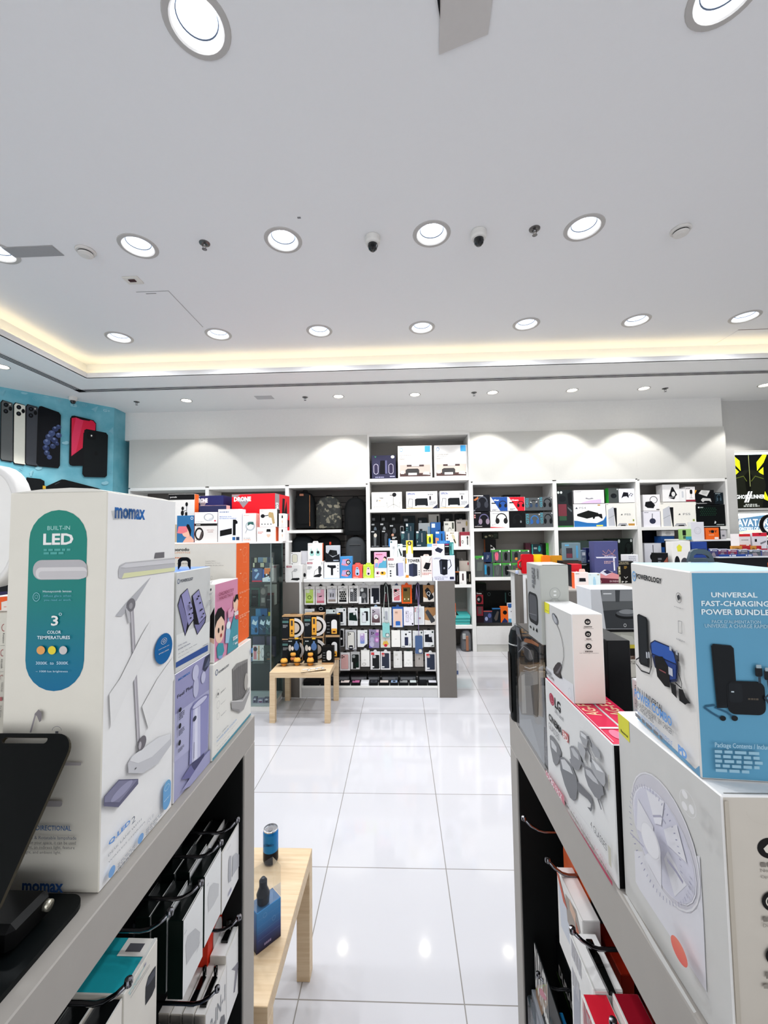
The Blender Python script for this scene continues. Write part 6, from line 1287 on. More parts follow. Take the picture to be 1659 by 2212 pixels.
for i, (x0, x1, c) in enumerate(((655, 690, '24262c'), (692, 722, '3a3c42'))):
    a, b = onY(x0, 1480, 4.37), onY(x1, 1480, 4.37)
    carton('display_box', 'black flat box seen under the birch table, %s' % ('left' if i == 0 else 'right, with a silver gadget'), 'box', a.x, b.x, 4.37, 4.52, .1185, .16, '0e0f12', top=[('r', .2, .2, .8, .8, c)], group='flat boxes under the table')

# ------------------------------------------------------------------ boxes standing on top of the island
ZI = 1.2255
RT = lambda s_='WIRELESS': [('r', .05, .86, .36, .96, 'a3263a'), ('t', s_, .08, .885, .33, .935, 'efdfe2', .02)]
STAND = [('p', [(.3, .14), (.72, .1), (.86, .18), (.8, .26), (.4, .24)], '26272a'), ('l', [(.42, .2), (.38, .6), (.5, .68)], 4, '26272a')]
def top(name, label, x0, y0, x1, y1, col, art, z=ZI, Y=4.38, d=.1, tab=None, c=CC, zt=None, **kw):
    o = pbox(c, name, label, 'box', x0, y0, x1, y1, Y, d, col, art, z=z, zt=zt, **kw)
    if tab:
        zz = max(v[2] for v in o.bound_box); b = MB()
        b.prism([(-.03, 0), (.03, 0), (.03, .012), (.022, .022), (-.022, .022), (-.03, .012)], (0, -.002, zz - .001), (1, 0, 0), (0, 0, 1), (0, .003, 0), mat(tab, .4)); b.prism([(-.014, .006), (.014, .006), (.012, .013), (-.012, .013)], (0, -.0024, zz - .001), (1, 0, 0), (0, 0, 1), (0, .0003, 0), mat('9a8f8c', .5)); b.build('hang_tab', o)
    return o
zt_ = lambda o: o.location.z + max(v[2] for v in o.bound_box) + .0004
a1 = top('charger_box', 'white wireless charger box with red tag at the left end of the island', 65, 735, 205, 875, 'W', RT() + STAND + [('g', .5, .62, .72, .78, 3, '77777a')], 1.1905, 4.366)
top('charger_box', 'white box half hidden behind the leftmost charger box', 195, 735, 238, 870, 'e3e1df', [('e', .4, .1, .95, .4, '2a2b2e')], ZI, 4.42)
top('camera_box', 'white box with a beige rounded-square gadget, top left of the island', 107, 630, 187, 735, 'W', [('r', .15, .18, .72, .85, '3d3c3a', .3), ('r', .18, .2, .69, .83, 'dcd8c4', .28), ('g', .05, .9, .2, .95, 1, '4a4a4c'), ('e', .1, .05, .22, .12, '26272a')], zt_(a1), 4.38, .06)
top('silver_box', 'pale silver box behind the mint-watch box', 190, 618, 250, 740, 'c9c8cc', [('r', .1, .1, .9, .9, 'd6d5da')], zt_(a1) , 4.45, .03)
c1 = top('charger_box', 'white charging-stand box with red tag below the mint-watch box', 238, 705, 380, 848, 'W', RT() + [('p', [(.4, .1), (.78, .08), (.92, .2), (.82, .3), (.5, .2)], '2a2b2e'), ('p', [(.72, .3), (.84, .28), (.9, .6), (.82, .74), (.7, .7)], '3a3b3e'), ('l', [(.45, .15), (.5, .45), (.72, .62)], 3, '2a2b2e'), ('g', .06, .55, .32, .72, 3, '8a8a8e'), ('t', '2', .88, .84, .95, .95, '5a5c60')])
top('watch_box', 'white-and-orange box printed with two mint walkie talkies', 250, 552, 372, 703, 'W', [('r', .14, .3, .42, .58, '9ecfc4', .4), ('r', .55, .3, .85, .58, '9ecfc4', .4), ('e', .2, .42, .36, .58, '22262a'), ('e', .62, .42, .78, .58, '22262a'), ('r', .2, .58, .26, .7, '9ecfc4'), ('r', .62, .58, .68, .7, '9ecfc4'), ('g', .1, .06, .4, .12, 2, '8a8a8e'), ('t', 'porodo', .06, .88, .3, .93, 'e08a5a')], zt_(c1), 4.385, .06, 'W', cols={'x+': 'ef6a2c'})
e1 = top('massage_gun_box', 'white-and-blue box with a black massage gun on the island', 386, 712, 515, 842, 'eef0f4', [('p', [(.3, .82), (.75, .82), (.78, .66), (.58, .62), (.58, .2), (.44, .2), (.44, .64), (.28, .7)], '22242a'), ('e', .2, .7, .34, .84, '22242a')] + [('e', .86, y, .93, y + .06, '3d4046') for y in (.78, .6, .42)] + [('r', 0, 0, 1, .03, '7aa6d9')])
top('projector_box', 'dark silver box with a black device, stacked on the massage gun box', 400, 572, 515, 705, 'b9bcc2', [('p', [(0, 0), (1, 0), (1, .5), (.5, .3), (0, .6)], '1d1f26'), ('p', [(.15, .5), (.3, .75), (.8, .7), (.85, .45), (.5, .35)], '26282c'), ('e', .25, .5, .45, .7, '0c0d0f'), ('g', .55, .08, .95, .14, 1, 'b9c3d6')], zt_(e1), 4.385, .07)
CAMB = [('p', [(.1, .25), (.2, .75), (.75, .8), (.9, .4), (.6, .15)], 'df8a96'), ('e', .5, .28, .88, .72, '1b1e24'), ('e', .58, .38, .8, .62, 'e6e6ea'), ('e', .65, .45, .74, .56, '1b1e24'), ('e', .15, .3, .5, .7, 'b0a0d0')]
g1 = top('kids_camera_box', "blue children's camera box, lower of the stacked pair", 520, 757, 618, 842, '3f8ac6', CAMB, group='stacked blue camera boxes')
top('kids_camera_box', "blue children's camera box, upper of the stacked pair", 520, 665, 618, 757, '3f8ac6', CAMB, zt_(g1), group='stacked blue camera boxes')
ROB = lambda c: [('r', .3, .2, .7, .7, c, .4), ('r', .36, .62, .6, .85, c, .4), ('e', .4, .26, .6, .42, '22242a'), ('e', .42, .68, .54, .8, '3a3a40')]
top('kids_camera_box', "coral red children's camera box with handle tab", 622, 735, 705, 842, 'e5584e', ROB('a9c4e6') + [('g', .1, .05, .6, .1, 1, 'f2c9c0')], tab='e5584e')
top('kids_camera_box', "lime green children's camera box with handle tab", 712, 735, 800, 842, 'bcd63e', ROB('e9c9d3') + [('g', .1, .05, .6, .1, 1, 'e6f2b0')], tab='bcd63e')
j1 = top('toy_camera_box', 'white box with pink and yellow toy cameras', 806, 760, 910, 842, 'W', [('r', .12, .35, .42, .7, 'e0a3b0', .4), ('r', .46, .3, .9, .65, 'e2ac2c', .4), ('e', .18, .4, .32, .6, '33262a'), ('e', .55, .42, .72, .62, '33262a'), ('g', .06, .1, .5, .16, 2, 'c9485a')])
top('toy_box', 'small pink and blue toy box with cartoon children on the island', 803, 630, 906, 757, 'e9a6c3', [('p', [(.3, 0), (1, 0), (1, .6), (.75, .5), (.6, .35), (.4, .3)], '5aa6c3'), ('e', .02, .3, .34, .65, 'f0cab2'), ('p', [(.0, .5), (.1, .72), (.34, .62), (.36, .52), (.15, .6)], '1d191b'), ('e', .72, .45, .98, .7, 'f0cab2'), ('p', [(.72, .62), (.85, .76), (1, .7), (.98, .55), (.85, .66)], '1d191b'), ('p', [(.05, .05), (.1, .32), (.3, .32), (.3, .05)], '7ea6d6'), ('g', .15, .84, .7, .9, 1, 'b3486a')], zt_(j1), 4.38, .08)
l1 = top('power_hub_box', 'white box with a silver tower hub and red tag on the island', 912, 672, 1060, 840, 'W', RT('HUB') + [('t', '14-in-1', .06, .62, .42, .72, '2a2b2e', .02), ('t', 'Power', .12, .52, .42, .6, '3d3f46', .02), ('p', [(.5, .12), (.5, .7), (.62, .74), (.9, .74), (.92, .1), (.7, .06)], 'b9b8d6'), ('p', [(.5, .12), (.5, .7), (.6, .73), (.62, .1)], '3d3f50'), ('t', '2', .88, .84, .95, .95, '5a5c60')] + [('e', .14, y, .24, y + .08, '3a3b40') for y in (.3, .18, .06)])
m1 = top('power_tower_box', 'white and yellow box with the word TOWER on the island', 1066, 676, 1190, 838, 'W', [('r', 0, .72, .08, 1, 'f0b03a'), ('r', 0, 0, .2, .14, 'd98a2a'), ('t', 'TOWER', .14, .78, .96, .94, '1a1a1c', .035), ('p', [(.22, .1), (.22, .68), (.5, .74), (.78, .68), (.78, .1), (.5, .05)], '23283a'), ('p', [(.22, .1), (.22, .68), (.5, .72), (.5, .05)], '2f3650'), ('e', .86, .32, .93, .38, '22242a'), ('e', .86, .22, .93, .28, '22242a'), ('e', .86, .12, .93, .18, '22242a')])
n1 = top('power_bank_box', 'pale pink box with a black power bank, beside the kettle box', 1195, 664, 1287, 832, 'ecdcd6', [('p', [(.2, .45), (.42, .72), (.86, .68), (.7, .4), (.55, .36)], '1d1e22'), ('l', [(.7, .7), (.92, .96)], 3, '22242a'), ('g', .1, .12, .9, .22, 2, 'c0807a'), ('g', .2, .3, .9, .34, 1, '5a5054')], tab='f0cfc3', Y=4.40)
o1 = top('kettle_box', 'large white kettle box at the right end of the island', 1292, 655, 1475, 858, 'dfdfee', [('t', 'LePRESSO', .06, .86, .38, .92, '5a5a6a', .01), ('p', [(.34, .28), (.3, .8), (.38, .86), (.68, .84), (.66, .26), (.5, .22)], '20222c'), ('p', [(.36, .3), (.34, .78), (.42, .8), (.42, .27)], '363a48'), ('l', [(.68, .8), (.78, .84), (.84, .6), (.7, .46)], 8, '20222c'), ('e', .48, .46, .56, .54, '8a8d99'), ('t', 'ELECTRIC KETTLE', .08, .12, .66, .17, '4a4a5c'), ('r', .76, .06, .95, .16, '2a2d4a', .2), ('g', .1, .06, .5, .09, 1, '8a8a9a')], 1.1905, 4.37, .13)
p1_ = top('grooming_box', 'tall narrow white box standing on the tower-hub box', 935, 530, 997, 668, 'e9eae8', [('r', .08, .86, .3, .95, '2d5a63'), ('ring', .32, .5, .68, .66, '4a4c50', .14), ('e', .42, .54, .58, .62, '8a8d91'), ('l', [(.48, .5), (.42, .1)], 2, 'b9bcbe'), ('l', [(.56, .5), (.6, .1)], 2, 'b9bcbe')], zt_(l1), 4.385, .05)
top('toothbrush_box', 'small mint box with a black brush, next to the tall narrow white box', 1000, 560, 1040, 668, 'dcece8', [('p', [(.2, .6), (.3, .7), (.85, .2), (.8, .1), (.6, .1)], '22262a'), ('g', .1, .85, .4, .92, 1, '5a6a68')], zt_(l1), 4.39, .04)
top('fan_box', 'tall yellow and white box with a brown disc, standing on the TOWER box', 1070, 530, 1126, 672, 'f0eee6', [('p', [(0, 1), (0, .25), (.2, .25), (.32, .7), (.68, .7), (.8, .25), (1, .25), (1, 1)], 'e6cf3c'), ('e', .2, .72, .8, .96, '4a3a26'), ('e', .38, .78, .6, .9, 'd9c9a0')], zt_(m1), 4.385, .05)
s1 = top('power_bank_box', 'lavender box with a navy power bank on the kettle box', 1288, 558, 1389, 654, 'e6dfe6', [('p', [(.2, .5), (.45, .72), (.9, .5), (.68, .2), (.3, .35)], '22263a'), ('g', .08, .86, .4, .92, 1, 'b3506a'), ('ring', .1, .6, .2, .74, 'b9707a', .2), ('ring', .1, .1, .25, .25, 'b9707a', .2)], zt_(o1), 4.385, .06)
top('black_gadget_box', 'narrow black box on the kettle box', 1391, 556, 1430, 652, '131317', [('r', .1, .9, .9, .97, 'c23a7a'), ('g', .1, .72, .9, .8, 1, 'dcdcdc'), ('g', .1, .1, .9, .2, 2, '5a5a60')], zt_(o1), 4.39, .06)
top('teal_gadget_box', 'narrow teal box at the right on the kettle box', 1432, 545, 1466, 652, '3d8a88', [('r', .6, .1, .95, .9, '7fc0bd'), ('r', .1, .4, .4, .7, '2a5a5a')], zt_(o1), 4.385, .05)
top('blue_flat_box', 'flat blue box lying on the lavender power bank box', 1330, 532, 1436, 552, '2f78b8', [('g', .2, .3, .8, .7, 1, '6aa6d6')], zt_(s1), 4.39, .06)
# ================================================================== birch table goods
def many(c, Y, d, z, rows, grp=None, **kw):
    for r in rows:
        nm, lab, x0, y0, x1, y1, col, ops = r[:8]
        k = dict(kw); k.update(r[8] if len(r) > 8 else {})
        yy = k.pop('Y', Y); dd = k.pop('d', d); zz = k.pop('z', z); g = k.pop('group', grp)
        pbox(c, nm, lab, k.pop('cat', 'box'), x0, y0, x1, y1, yy, dd, col, ops, z=zz, group=g, **k)
KR = 'b8936a'
def tape(x0, y0, x1, y1, lab, z, Y):
    o = pbox(CT, 'tape_measure_box', lab, 'box', x0, y0, x1, y1, Y, .09, '100d0b', [('r', 0, .95, 1, 1, KR), ('r', .96, 0, 1, 1, KR), ('r', .3, 0, 1, .04, KR), ('r', 0, 0, .36, .95, '22262b'), ('r', .02, .68, .33, .78, '4f7672'), ('t', 'Powerology', .06, .85, .34, .89, '8a8d90'), ('g', .05, .48, .28, .6, 3, '9a9c9e')], z=z, cols={'z+': KR, 'x+': KR}, group='kraft-framed tape boxes on the birch table')
    w_ = o.dimensions.x; h_ = o.dimensions.z
    w_ = max(v[0] for v in o.bound_box) * 2; h_ = max(v[2] for v in o.bound_box)
    b = MB(); b.box(-.105 * w_, -.057, .09 * h_, .13 * w_, -.0455, .86 * h_, mat('e8a63a', .4), .003)
    Face(b, (-.105 * w_, -.057, .09 * h_), (1, 0, 0), (0, 0, 1), .235 * w_, .77 * h_).draw([('r', .28, .62, .72, .92, '4a3f36'), ('r', .3, .26, .68, .4, '3a1a12'), ('r', .3, .17, .68, .22, '3a1a12')]); b.build('tool_handle', o)
    b = MB(); b.prism([(math.cos(a) * q * h_, math.sin(a) * q * h_) for q, rg in ((.42, range(-12, 13)), (.3, range(12, -13, -1))) for a in [math.pi / 24 * i for i in rg]], (.135 * w_, -.053, .47 * h_), (1, 0, 0), (0, 0, 1), (0, .0075, 0), mat('d3cecb', .35))
    b.prism([(math.cos(math.pi / 24 * i) * .22 * h_, math.sin(math.pi / 24 * i) * .22 * h_) for i in range(-12, 13)], (.135 * w_, -.050, .47 * h_), (1, 0, 0), (0, 0, 1), (0, .0045, 0), mat('c4b6a8', .4)); b.build('tape_reel', o)
    b = MB(); b.prism([(-.04, 0), (.04, 0), (.032, .011), (-.032, .011)], (.0, .03, h_ - .0005), (1, 0, 0), (0, 0, 1), (0, .004, 0), mat('5f5040', .6)); b.build('carry_tab', o)
    return o
ZT = .4504
b1_ = tape(300, 722, 770, 1190, 'kraft-framed tape box, lower left on the birch table', ZT, 4.12); b2_ = tape(782, 682, 1235, 1185, 'kraft-framed tape box, lower middle on the birch table', ZT, 4.13)
tape(300, 205, 748, 712, 'kraft-framed tape box, upper left on the birch table', zt_(b1_), 4.12); tape(795, 165, 1245, 664, 'kraft-framed tape box, upper middle on the birch table', zt_(b2_), 4.13)
def lantern(x0, y0, x1, y1, lab, z, Y, yel=True):
    o = pbox(CT, 'lantern_box', lab, 'box', x0, y0, x1, y1, Y, .07, '0b0b0c', [('r', 0, 0, 1, .1, KR)] + [('g', .1, q, .3, q + .03, 1, '8a8c8e') for q in (.64, .5, .35, .2)], z=z, group='black lantern boxes on the birch table')
    w_ = max(v[0] for v in o.bound_box) * 2; h_ = max(v[2] for v in o.bound_box)
    b = MB(); b.prism(rrect(.4 * w_, .55 * h_, .19 * w_), (.12 * w_, -.041, .52 * h_), (1, 0, 0), (0, 0, 1), (0, .0055, 0), mat('e3e1df', .35))
    if yel: b.box(-.07 * w_, -.0425, .16 * h_, .31 * w_, -.0355, .4 * h_, mat('e8a63a', .4), .003); b.box(.02 * w_, -.0432, .22 * h_, .22 * w_, -.0424, .29 * h_, mat('4a1a10', .4)); b.box(.3 * w_, -.004, h_ - .012, .5 * w_, .02, h_ + .006, mat('e8a63a', .4), .002)
    b.build('lamp', o); return o
c1_ = lantern(1285, 690, 1592, 1160, 'black lantern box with yellow foot, lower right on the birch table', ZT, 4.14)
lantern(1275, 190, 1592, 672, 'black lantern box with yellow foot, upper right on the birch table', zt_(c1_), 4.14)
lantern(1192, 905, 1458, 1288, 'small black lantern box in front of the two tall lantern boxes', ZT, 4.0, False)
YM = mat('e8a84a', .35)
for i, (x0, x1, y0) in enumerate(((430, 700, 735), (800, 1100, 735))):
    o = pbox(CT, 'headlamp_blister', 'black blister pack with blue bottle and yellow parts, %s of two' % ('left' if i == 0 else 'right'), 'package', x0, y0, x1, 1190, 4.05, .008, '0f1a1c', [('g', .06, .9, .35, .94, 1, 'c3c9cb'), ('e', .52, .52, .94, .86, '4a6a9a'), ('r', .66, .8, .8, .92, '5a7aa8'), ('e', .06, .5, .3, .76, 'b9b4ac'), ('e', .3, .52, .5, .7, 'd6d0c8')], z=ZT, group='black blister packs on the birch table')
    h_ = max(v[2] for v in o.bound_box); b = MB()
    for q, m_ in ((.36, YM), (.18, mat('d98a50', .35))): b.lathe([(0, -.018), (.022, -.018), (.0265, -.009), (.0265, .0), (.024, .008), (0, .008)], m_, (0, -.026, q * h_ + .01), n=24, sy=.8)
    b.build('yellow_lamps', o); b = MB(); b.box(.01, -.004, h_ - .002, .045, .004, h_ + .014, mat('e8b02a', .4), .002); b.build('hang_hook', o)
for i, (px, py) in enumerate(((328, 1350), (625, 1335), (922, 1340))):
    p = onZ(580 + px / 10.37, 1310 + py / 10.37, ZT)
    t = thing('tape_reel', 'yellow disc lamp on a black card at the front of the birch table, %s' % ('left', 'middle', 'right')[i], 'lamp', (p.x, p.y + .03, ZT), 0, 'yellow disc lamps on the birch table')
    b = MB(); b.lathe([(0, 0), (.02, 0), (.03, .018), (.033, .03)], mat('d98f3a', .35), n=24, sy=.9); b.lathe([(.033, .036), (.033, .05), (.026, .064), (.012, .07), (0, .07)], YM, n=24, sy=.9); b.lathe([(0, .0702), (.006, .0702), (.006, .073), (0, .073)], mat('5a1a10'), n=10); b.build('body', t)
    b = MB(); b.box(-.055, -.04, .031, .055, .035, .0355, mat('141416', .4), .001); b.build('card', t)
for i, (px, py) in enumerate(((840, 1440), (1010, 1425), (1150, 1410))):
    p = onZ(580 + px / 10.37, 1310 + py / 10.37, ZT + .001 * i)
    t = thing('kraft_card', 'kraft card with a small silver gadget on the birch table corner, %s of three' % ('left', 'middle', 'right')[i], 'package', (p.x, p.y, ZT + .0032 * i), .35, 'kraft cards on the birch table')
    b = MB(); b.box(-.05, -.045, 0, .05, .05, .0025, mat('c9b394', .5)); b.box(-.05, -.045, .0005, .05, -.04, .003, mat('1a1a1a')); b.build('backing', t)
    b = MB(); b.lathe([(0, .0128), (.012, .012), (.015, .008), (.013, .0027)], mat('d6d6d6', .2, metal=.6), (.025, -.01, 0), n=16); b.box(-.03, .012, .0027, .02, .03, .009, mat('d6d3ce', .3), .003); b.build('gadget', t)

# ================================================================== on and inside the glass showcase
ZS = 1.6304
PERSON = lambda x=.5: [('p', [(x - .22, 0), (x - .2, .2), (x - .08, .28), (x + .08, .28), (x + .2, .2), (x + .22, 0)], 'd9d3cf'), ('e', x - .11, .28, x + .11, .74, 'd9b9a3'), ('p', [(x - .12, .66), (x - .1, .86), (x + .1, .86), (x + .12, .66)], '22201f'), ('r', x - .13, .5, x + .13, .66, 'eceaea', .3)]
many(CA, 4.05, .1, ZS, [
    ('eye_mask_box', 'blue box with a masked head on the showcase, nearest the tall lamp box', 105, 455, 290, 735, '2a6696', [('p', [(.35, 0), (.5, .15), (.75, .3), (1, .1), (1, 0)], 'd6a38f'), ('e', .3, .2, .8, .6, 'e0ad98'), ('p', [(.02, .35), (.1, .6), (.6, .6), (.62, .4), (.3, .33)], 'd9727a'), ('p', [(.55, .6), (.6, .68), (.72, .66), (.85, .45), (.8, .2), (.7, .4)], '1b1a22'), ('ring', .8, .84, .95, .95, 'e0e6ee', .3)], dict(cols={'x+': 'a84a50'})),
    ('massager_box', 'white box with a dark padded headband, below the headband box', 293, 540, 535, 733, 'd9d4d0', [('r', 0, .88, 1, 1, '141416'), ('g', .06, .92, .25, .96, 1, 'd9d4d0'), ('ring', -.1, .1, .4, .8, '2a2526', .3), ('p', [(.0, .08), (.3, .18), (.38, .5), (.3, .6), (.2, .2)], '4a3f3d'), ('t', 'BODY & NECK', .55, .62, .85, .68, 'b3847c'), ('t', 'MASSAGER', .58, .52, .82, .58, 'b3847c')]),
    ('extension_handle_box', 'white box printed with a black extension handle', 540, 388, 795, 728, 'ecebf2', [('g', .06, .9, .45, .93, 1, '6a7a9a'), ('t', 'MASSAGE GUN', .06, .755, .56, .79, '3f68a8', .02), ('t', 'EXTENSION HANDLE', .06, .70, .76, .735, '3f68a8', .02), ('p', [(.08, .17), (.08, .35), (.58, .42), (.58, .24)], '141416'), ('p', [(.62, .2), (.62, .68), (.74, .68), (.82, .62), (.82, .56), (.74, .54), (.74, .2)], '141416'), ('r', .6, .05, .73, .15, '2a5f96'), ('r', .76, .05, .9, .15, '1c2a44')], dict(cols={'x+': 'd3d0e0'})),
    ('neck_massager_box', 'narrow white box with a grey neck massager', 797, 432, 940, 725, 'efecea', [('g', .1, .92, .5, .94, 1, 'e08a6a'), ('ring', .22, .38, .95, .72, 'aeb4b8', .3), ('p', [(.38, .55), (.42, .68), (.82, .7), (.85, .58), (.6, .62)], '2a5a55'), ('l', [(.4, .48), (.18, .3)], 3, '7d8386'), ('l', [(.36, .44), (.25, .28)], 3, '7d8386'), ('t', 'NECK MASSAGER', .1, .1, .6, .14, '4a4040'), ('g', .1, .05, .65, .08, 1, 'e08a6a')]),
    ('visor_massager_box', 'white box with a person wearing a visor, under the gold massage gun box', 950, 577, 1150, 725, 'f1edea', PERSON(.62) + [('g', .06, .55, .35, .68, 2, 'c96a5a')], dict(cols={'x+': 'ef6a2c'})),
    ('visor_massager_box', 'narrow white box with a person, right end of the showcase, lower', 1180, 582, 1245, 722, 'efebe9', PERSON(.6), dict(Y=4.07)),
], cat='box')
top('headband_box', 'white box with a silver headband, upper of its stack on the showcase', 293, 420, 535, 540, 'f0eeec', [('ring', .4, .2, .85, .9, 'a9aaae', .25), ('p', [(.6, .2), (.8, .35), (.78, .55), (.62, .4)], 'c3c4c8'), ('e', .86, .15, .95, .3, 'c94a5a'), ('t', 'PORTABLE', .06, .12, .4, .18, '4a4040'), ('g', .06, .9, .2, .93, 1, 'e08a6a')], onY(CA[0] + 400 / CA[2], CA[1] + 540 / CA[2], 4.05).z, 4.05, c=CA)
zz_ = onY(CA[0] + 1050 / CA[2], CA[1] + 576 / CA[2], 4.05).z
top('massage_gun_box', 'white box with a gold massage gun and orange side', 978, 388, 1165, 576, 'f0edea', [('e', .06, .5, .3, .72, '22242a'), ('l', [(.28, .62), (.55, .66)], 8, '22242a'), ('p', [(.5, .74), (.55, .84), (.78, .8), (.88, .2), (.75, .15), (.68, .5), (.52, .54)], 'b59a6a'), ('ring', .08, .86, .2, .96, '4a4a4c', .2)] + [('e', .1 + .17 * k, .12, .18 + .17 * k, .18, '3a3a3c') for k in range(4)], zz_, 4.05, c=CA, cols={'x-': 'ef6a2c', 'x+': '2a2220'})
top('visor_massager_box', 'narrow white box with a person, right end of the showcase, upper', 1180, 435, 1245, 580, 'efebe9', PERSON(.6), onY(CA[0] + 1210 / CA[2], CA[1] + 581 / CA[2], 4.07).z, 4.07, c=CA)
many(CA, 4.2, .09, ZS, [
    ('massage_set_box', 'white box with black top band and orange side, a massager with five heads', 15, 228, 296, 560, 'dcd8d3', [('r', 0, .88, 1, 1, '1b1a1b'), ('t', 'porodo', .06, .915, .32, .955, 'd6d3d0', .02), ('r', 0, 0, 1, .37, 'b9a78e'), ('r', .64, .34, .73, .62, '131315'), ('l', [(.7, .6), (.7, .8)], 5, '131315'), ('l', [(.5, .62), (.68, .66)], 5, '131315'), ('e', .48, .55, .6, .66, '131315'), ('e', .5, .66, .6, .74, '131315'), ('e', .65, .74, .75, .83, '131315'), ('r', .75, .34, 1, .42, '1b1a1b')], dict(cols={'x+': 'ea6420'})),
    ('pink_massager_box', 'box with a navy band and pink print in front of the blue drone box', 345, 348, 632, 470, 'e6b5ae', [('r', 0, .8, 1, 1, '23264a'), ('e', .1, .2, .4, .7, 'd98f88')]),
], cat='box')
DR = lambda bg: [('p', [(0, 1), (.0, .93), (.12, .93), (.2, .99), (.46, .99), (.46, 1)], '8a8688'), ('p', [(.12, .88), (.46, .88), (.27, .62)], '8d868c'), ('t', 'DRONE', .05, .80, .45, .93, 'f2f2f4', .05)]
carton('riser_carton', 'white carton supporting the drone boxes', 'box', -2.25, -1.30, 4.32, 4.415, ZS, 1.744, 'e3e1de')
p_ = onY(CA[0] + 1120 / CA[2], CA[1] + 300 / CA[2], 4.24); q_ = onY(CA[0] + 630 / CA[2], CA[1] + 300 / CA[2], 4.24)
zt2 = onY(CA[0] + 800 / CA[2], CA[1] + 220 / CA[2], 4.24).z
carton('drone_box', 'large red drone box on the showcase with a black drone on its side', 'box', q_.x, p_.x, 4.31, 4.71, 1.7445, zt2 + .0, 'd01020', [('r', 0, 0, 1, 1, 'd01020')] + DR('') + [('ring', .05, .3, .3, .6, 'e9b3b3', .1)], right=[('r', .0, 0, .28, 1, '8a8688'), ('t', 'DRONE', .06, .3, .22, .75, 'f2f2f4', .03, -1), ('p', [(.42, .12), (.5, .9), (.66, .9), (.62, .5), (.78, .86), (.84, .4), (.7, .1)], '17171a'), ('p', [(.6, .4), (.95, .5), (.85, .3)], '77787d'), ('r', .85, .1, .97, .3, '2a0a10')], rot=-.12, piv=(p_.x, 4.31))
p_ = onY(CA[0] + 628 / CA[2], CA[1] + 300 / CA[2], 4.33); q_ = onY(CA[0] + 345 / CA[2], CA[1] + 300 / CA[2], 4.33)
carton('drone_box', 'navy drone box left of the red one', 'box', q_.x - .05, p_.x - .03, 4.33, 4.6, 1.7445, onY(CA[0] + 500 / CA[2], CA[1] + 246 / CA[2], 4.33).z, '1c2058', [('r', 0, 0, 1, 1, '1c2058')] + DR(''))
# inside the showcase
CG = (530, 1160, 11.645); CG2 = (530, 1330, 10.055)
PT = lambda c: [('r', .55, .75, .95, .98, 'd6d3b4'), ('r', .05, .5, .9, .55, 'b3a85a')]
many(CG, 4.07, .03, 1.2325, [
    ('cable_blister', 'blue blister with a white clip inside the showcase', 165, 790, 420, 1110, '3d5683', [('p', [(.25, .3), (.6, .7), (.75, .6), (.4, .2)], '9fc0e6'), ('r', 0, 0, 1, .1, 'd3304a'), ('e', .2, .75, .6, .95, 'a9c0cf')]),
    ('cable_blister', 'bright blue and white pack inside the showcase', 425, 815, 640, 1120, '1f5aa8', [('p', [(0, 0), (1, 0), (1, .3), (.9, .5), (.3, .35), (0, .3)], 'e6e9ee'), ('r', .4, .5, .6, .65, 'dce6f2'), ('r', .7, .1, .9, .18, '8a9fd0')]),
    ('adapter_box', 'white box with orange top inside the showcase corner', 642, 780, 830, 1150, 'dedbd4', [('r', 0, .55, 1, 1, 'e07a3a'), ('r', .68, .3, .85, .75, '3a2a22', .3), ('e', .1, .3, .2, .4, '55504a')]),
    ('adapter_box', 'pale box with a grey device in the showcase, far right', 835, 700, 925, 1120, 'd3d1cd', [('p', [(.2, .2), (.6, .6), (.8, .4), (.5, .1)], '77787c')], dict(Y=4.12))])
many(CG, 4.17, .02, 1.2325, [('tagged_pack', 'dark pack with a yellow price tag, %s in the showcase middle row' % n, x0, 645, x1, 900, c, PT(c), dict(group='tagged packs in the showcase')) for n, x0, x1, c in (('left', 135, 240, '22282c'), ('second', 245, 485, '22292e'), ('third', 500, 710, '4a5660'))])
many(CG, 4.27, .02, 1.2325, [('tagged_pack', 'tagged pack at the back of the showcase shelf, %s' % n, x0, 510, x1, 800, c, PT(c), dict(group='tagged packs in the showcase')) for n, x0, x1, c in (('left', 140, 300, '2a3036'), ('pale blue, middle', 310, 555, '8fb0cf'), ('right', 565, 700, '39506f'))])
many(CG, 4.1, .05, .9855, [('speaker_box', 'dark green box with a black screen inside the showcase', 135, 1280, 365, 1560, '1f4a3c', [('r', .05, .1, .85, .9, '0d1110', .08), ('g', .2, .5, .6, .55, 1, '5a6664')]),
    ('cable_pack', 'brownish pack with a rolled cable inside the showcase', 370, 1260, 520, 1780, '4a4846', [('e', .1, .6, .9, .95, '77706a'), ('r', .2, .2, .8, .45, '8a8782')]),
    ('wallet_box', 'pale box with a maroon wallet inside the showcase', 595, 1200, 880, 1480, 'b9b8b0', [('r', .15, .0, .88, .6, '6a262c')], dict(Y=4.2)), ('black_box', 'black box with a grey word inside the showcase', 525, 1480, 700, 1760, '15181a', [('g', .2, .6, .8, .66, 1, '77797a')]), ('green_box', 'dull green box inside the showcase', 130, 1590, 330, 1790, '3d6a56', None)], zt=None)
many(CG, 4.12, .04, .7205, [('blue_pack', 'blue pack with a dark round gadget inside the showcase', 255, 1795, 550, 2080, '2a5f96', [('e', .45, .2, .85, .75, '14161c'), ('p', [(0, .5), (.5, .6), (.4, 1), (0, 1)], '4a86b4')]), ('yellow_pack', 'small pack with a yellow square inside the showcase', 570, 1860, 660, 2080, '3d4442', [('r', .05, .45, .95, .95, 'c9b62a')])])
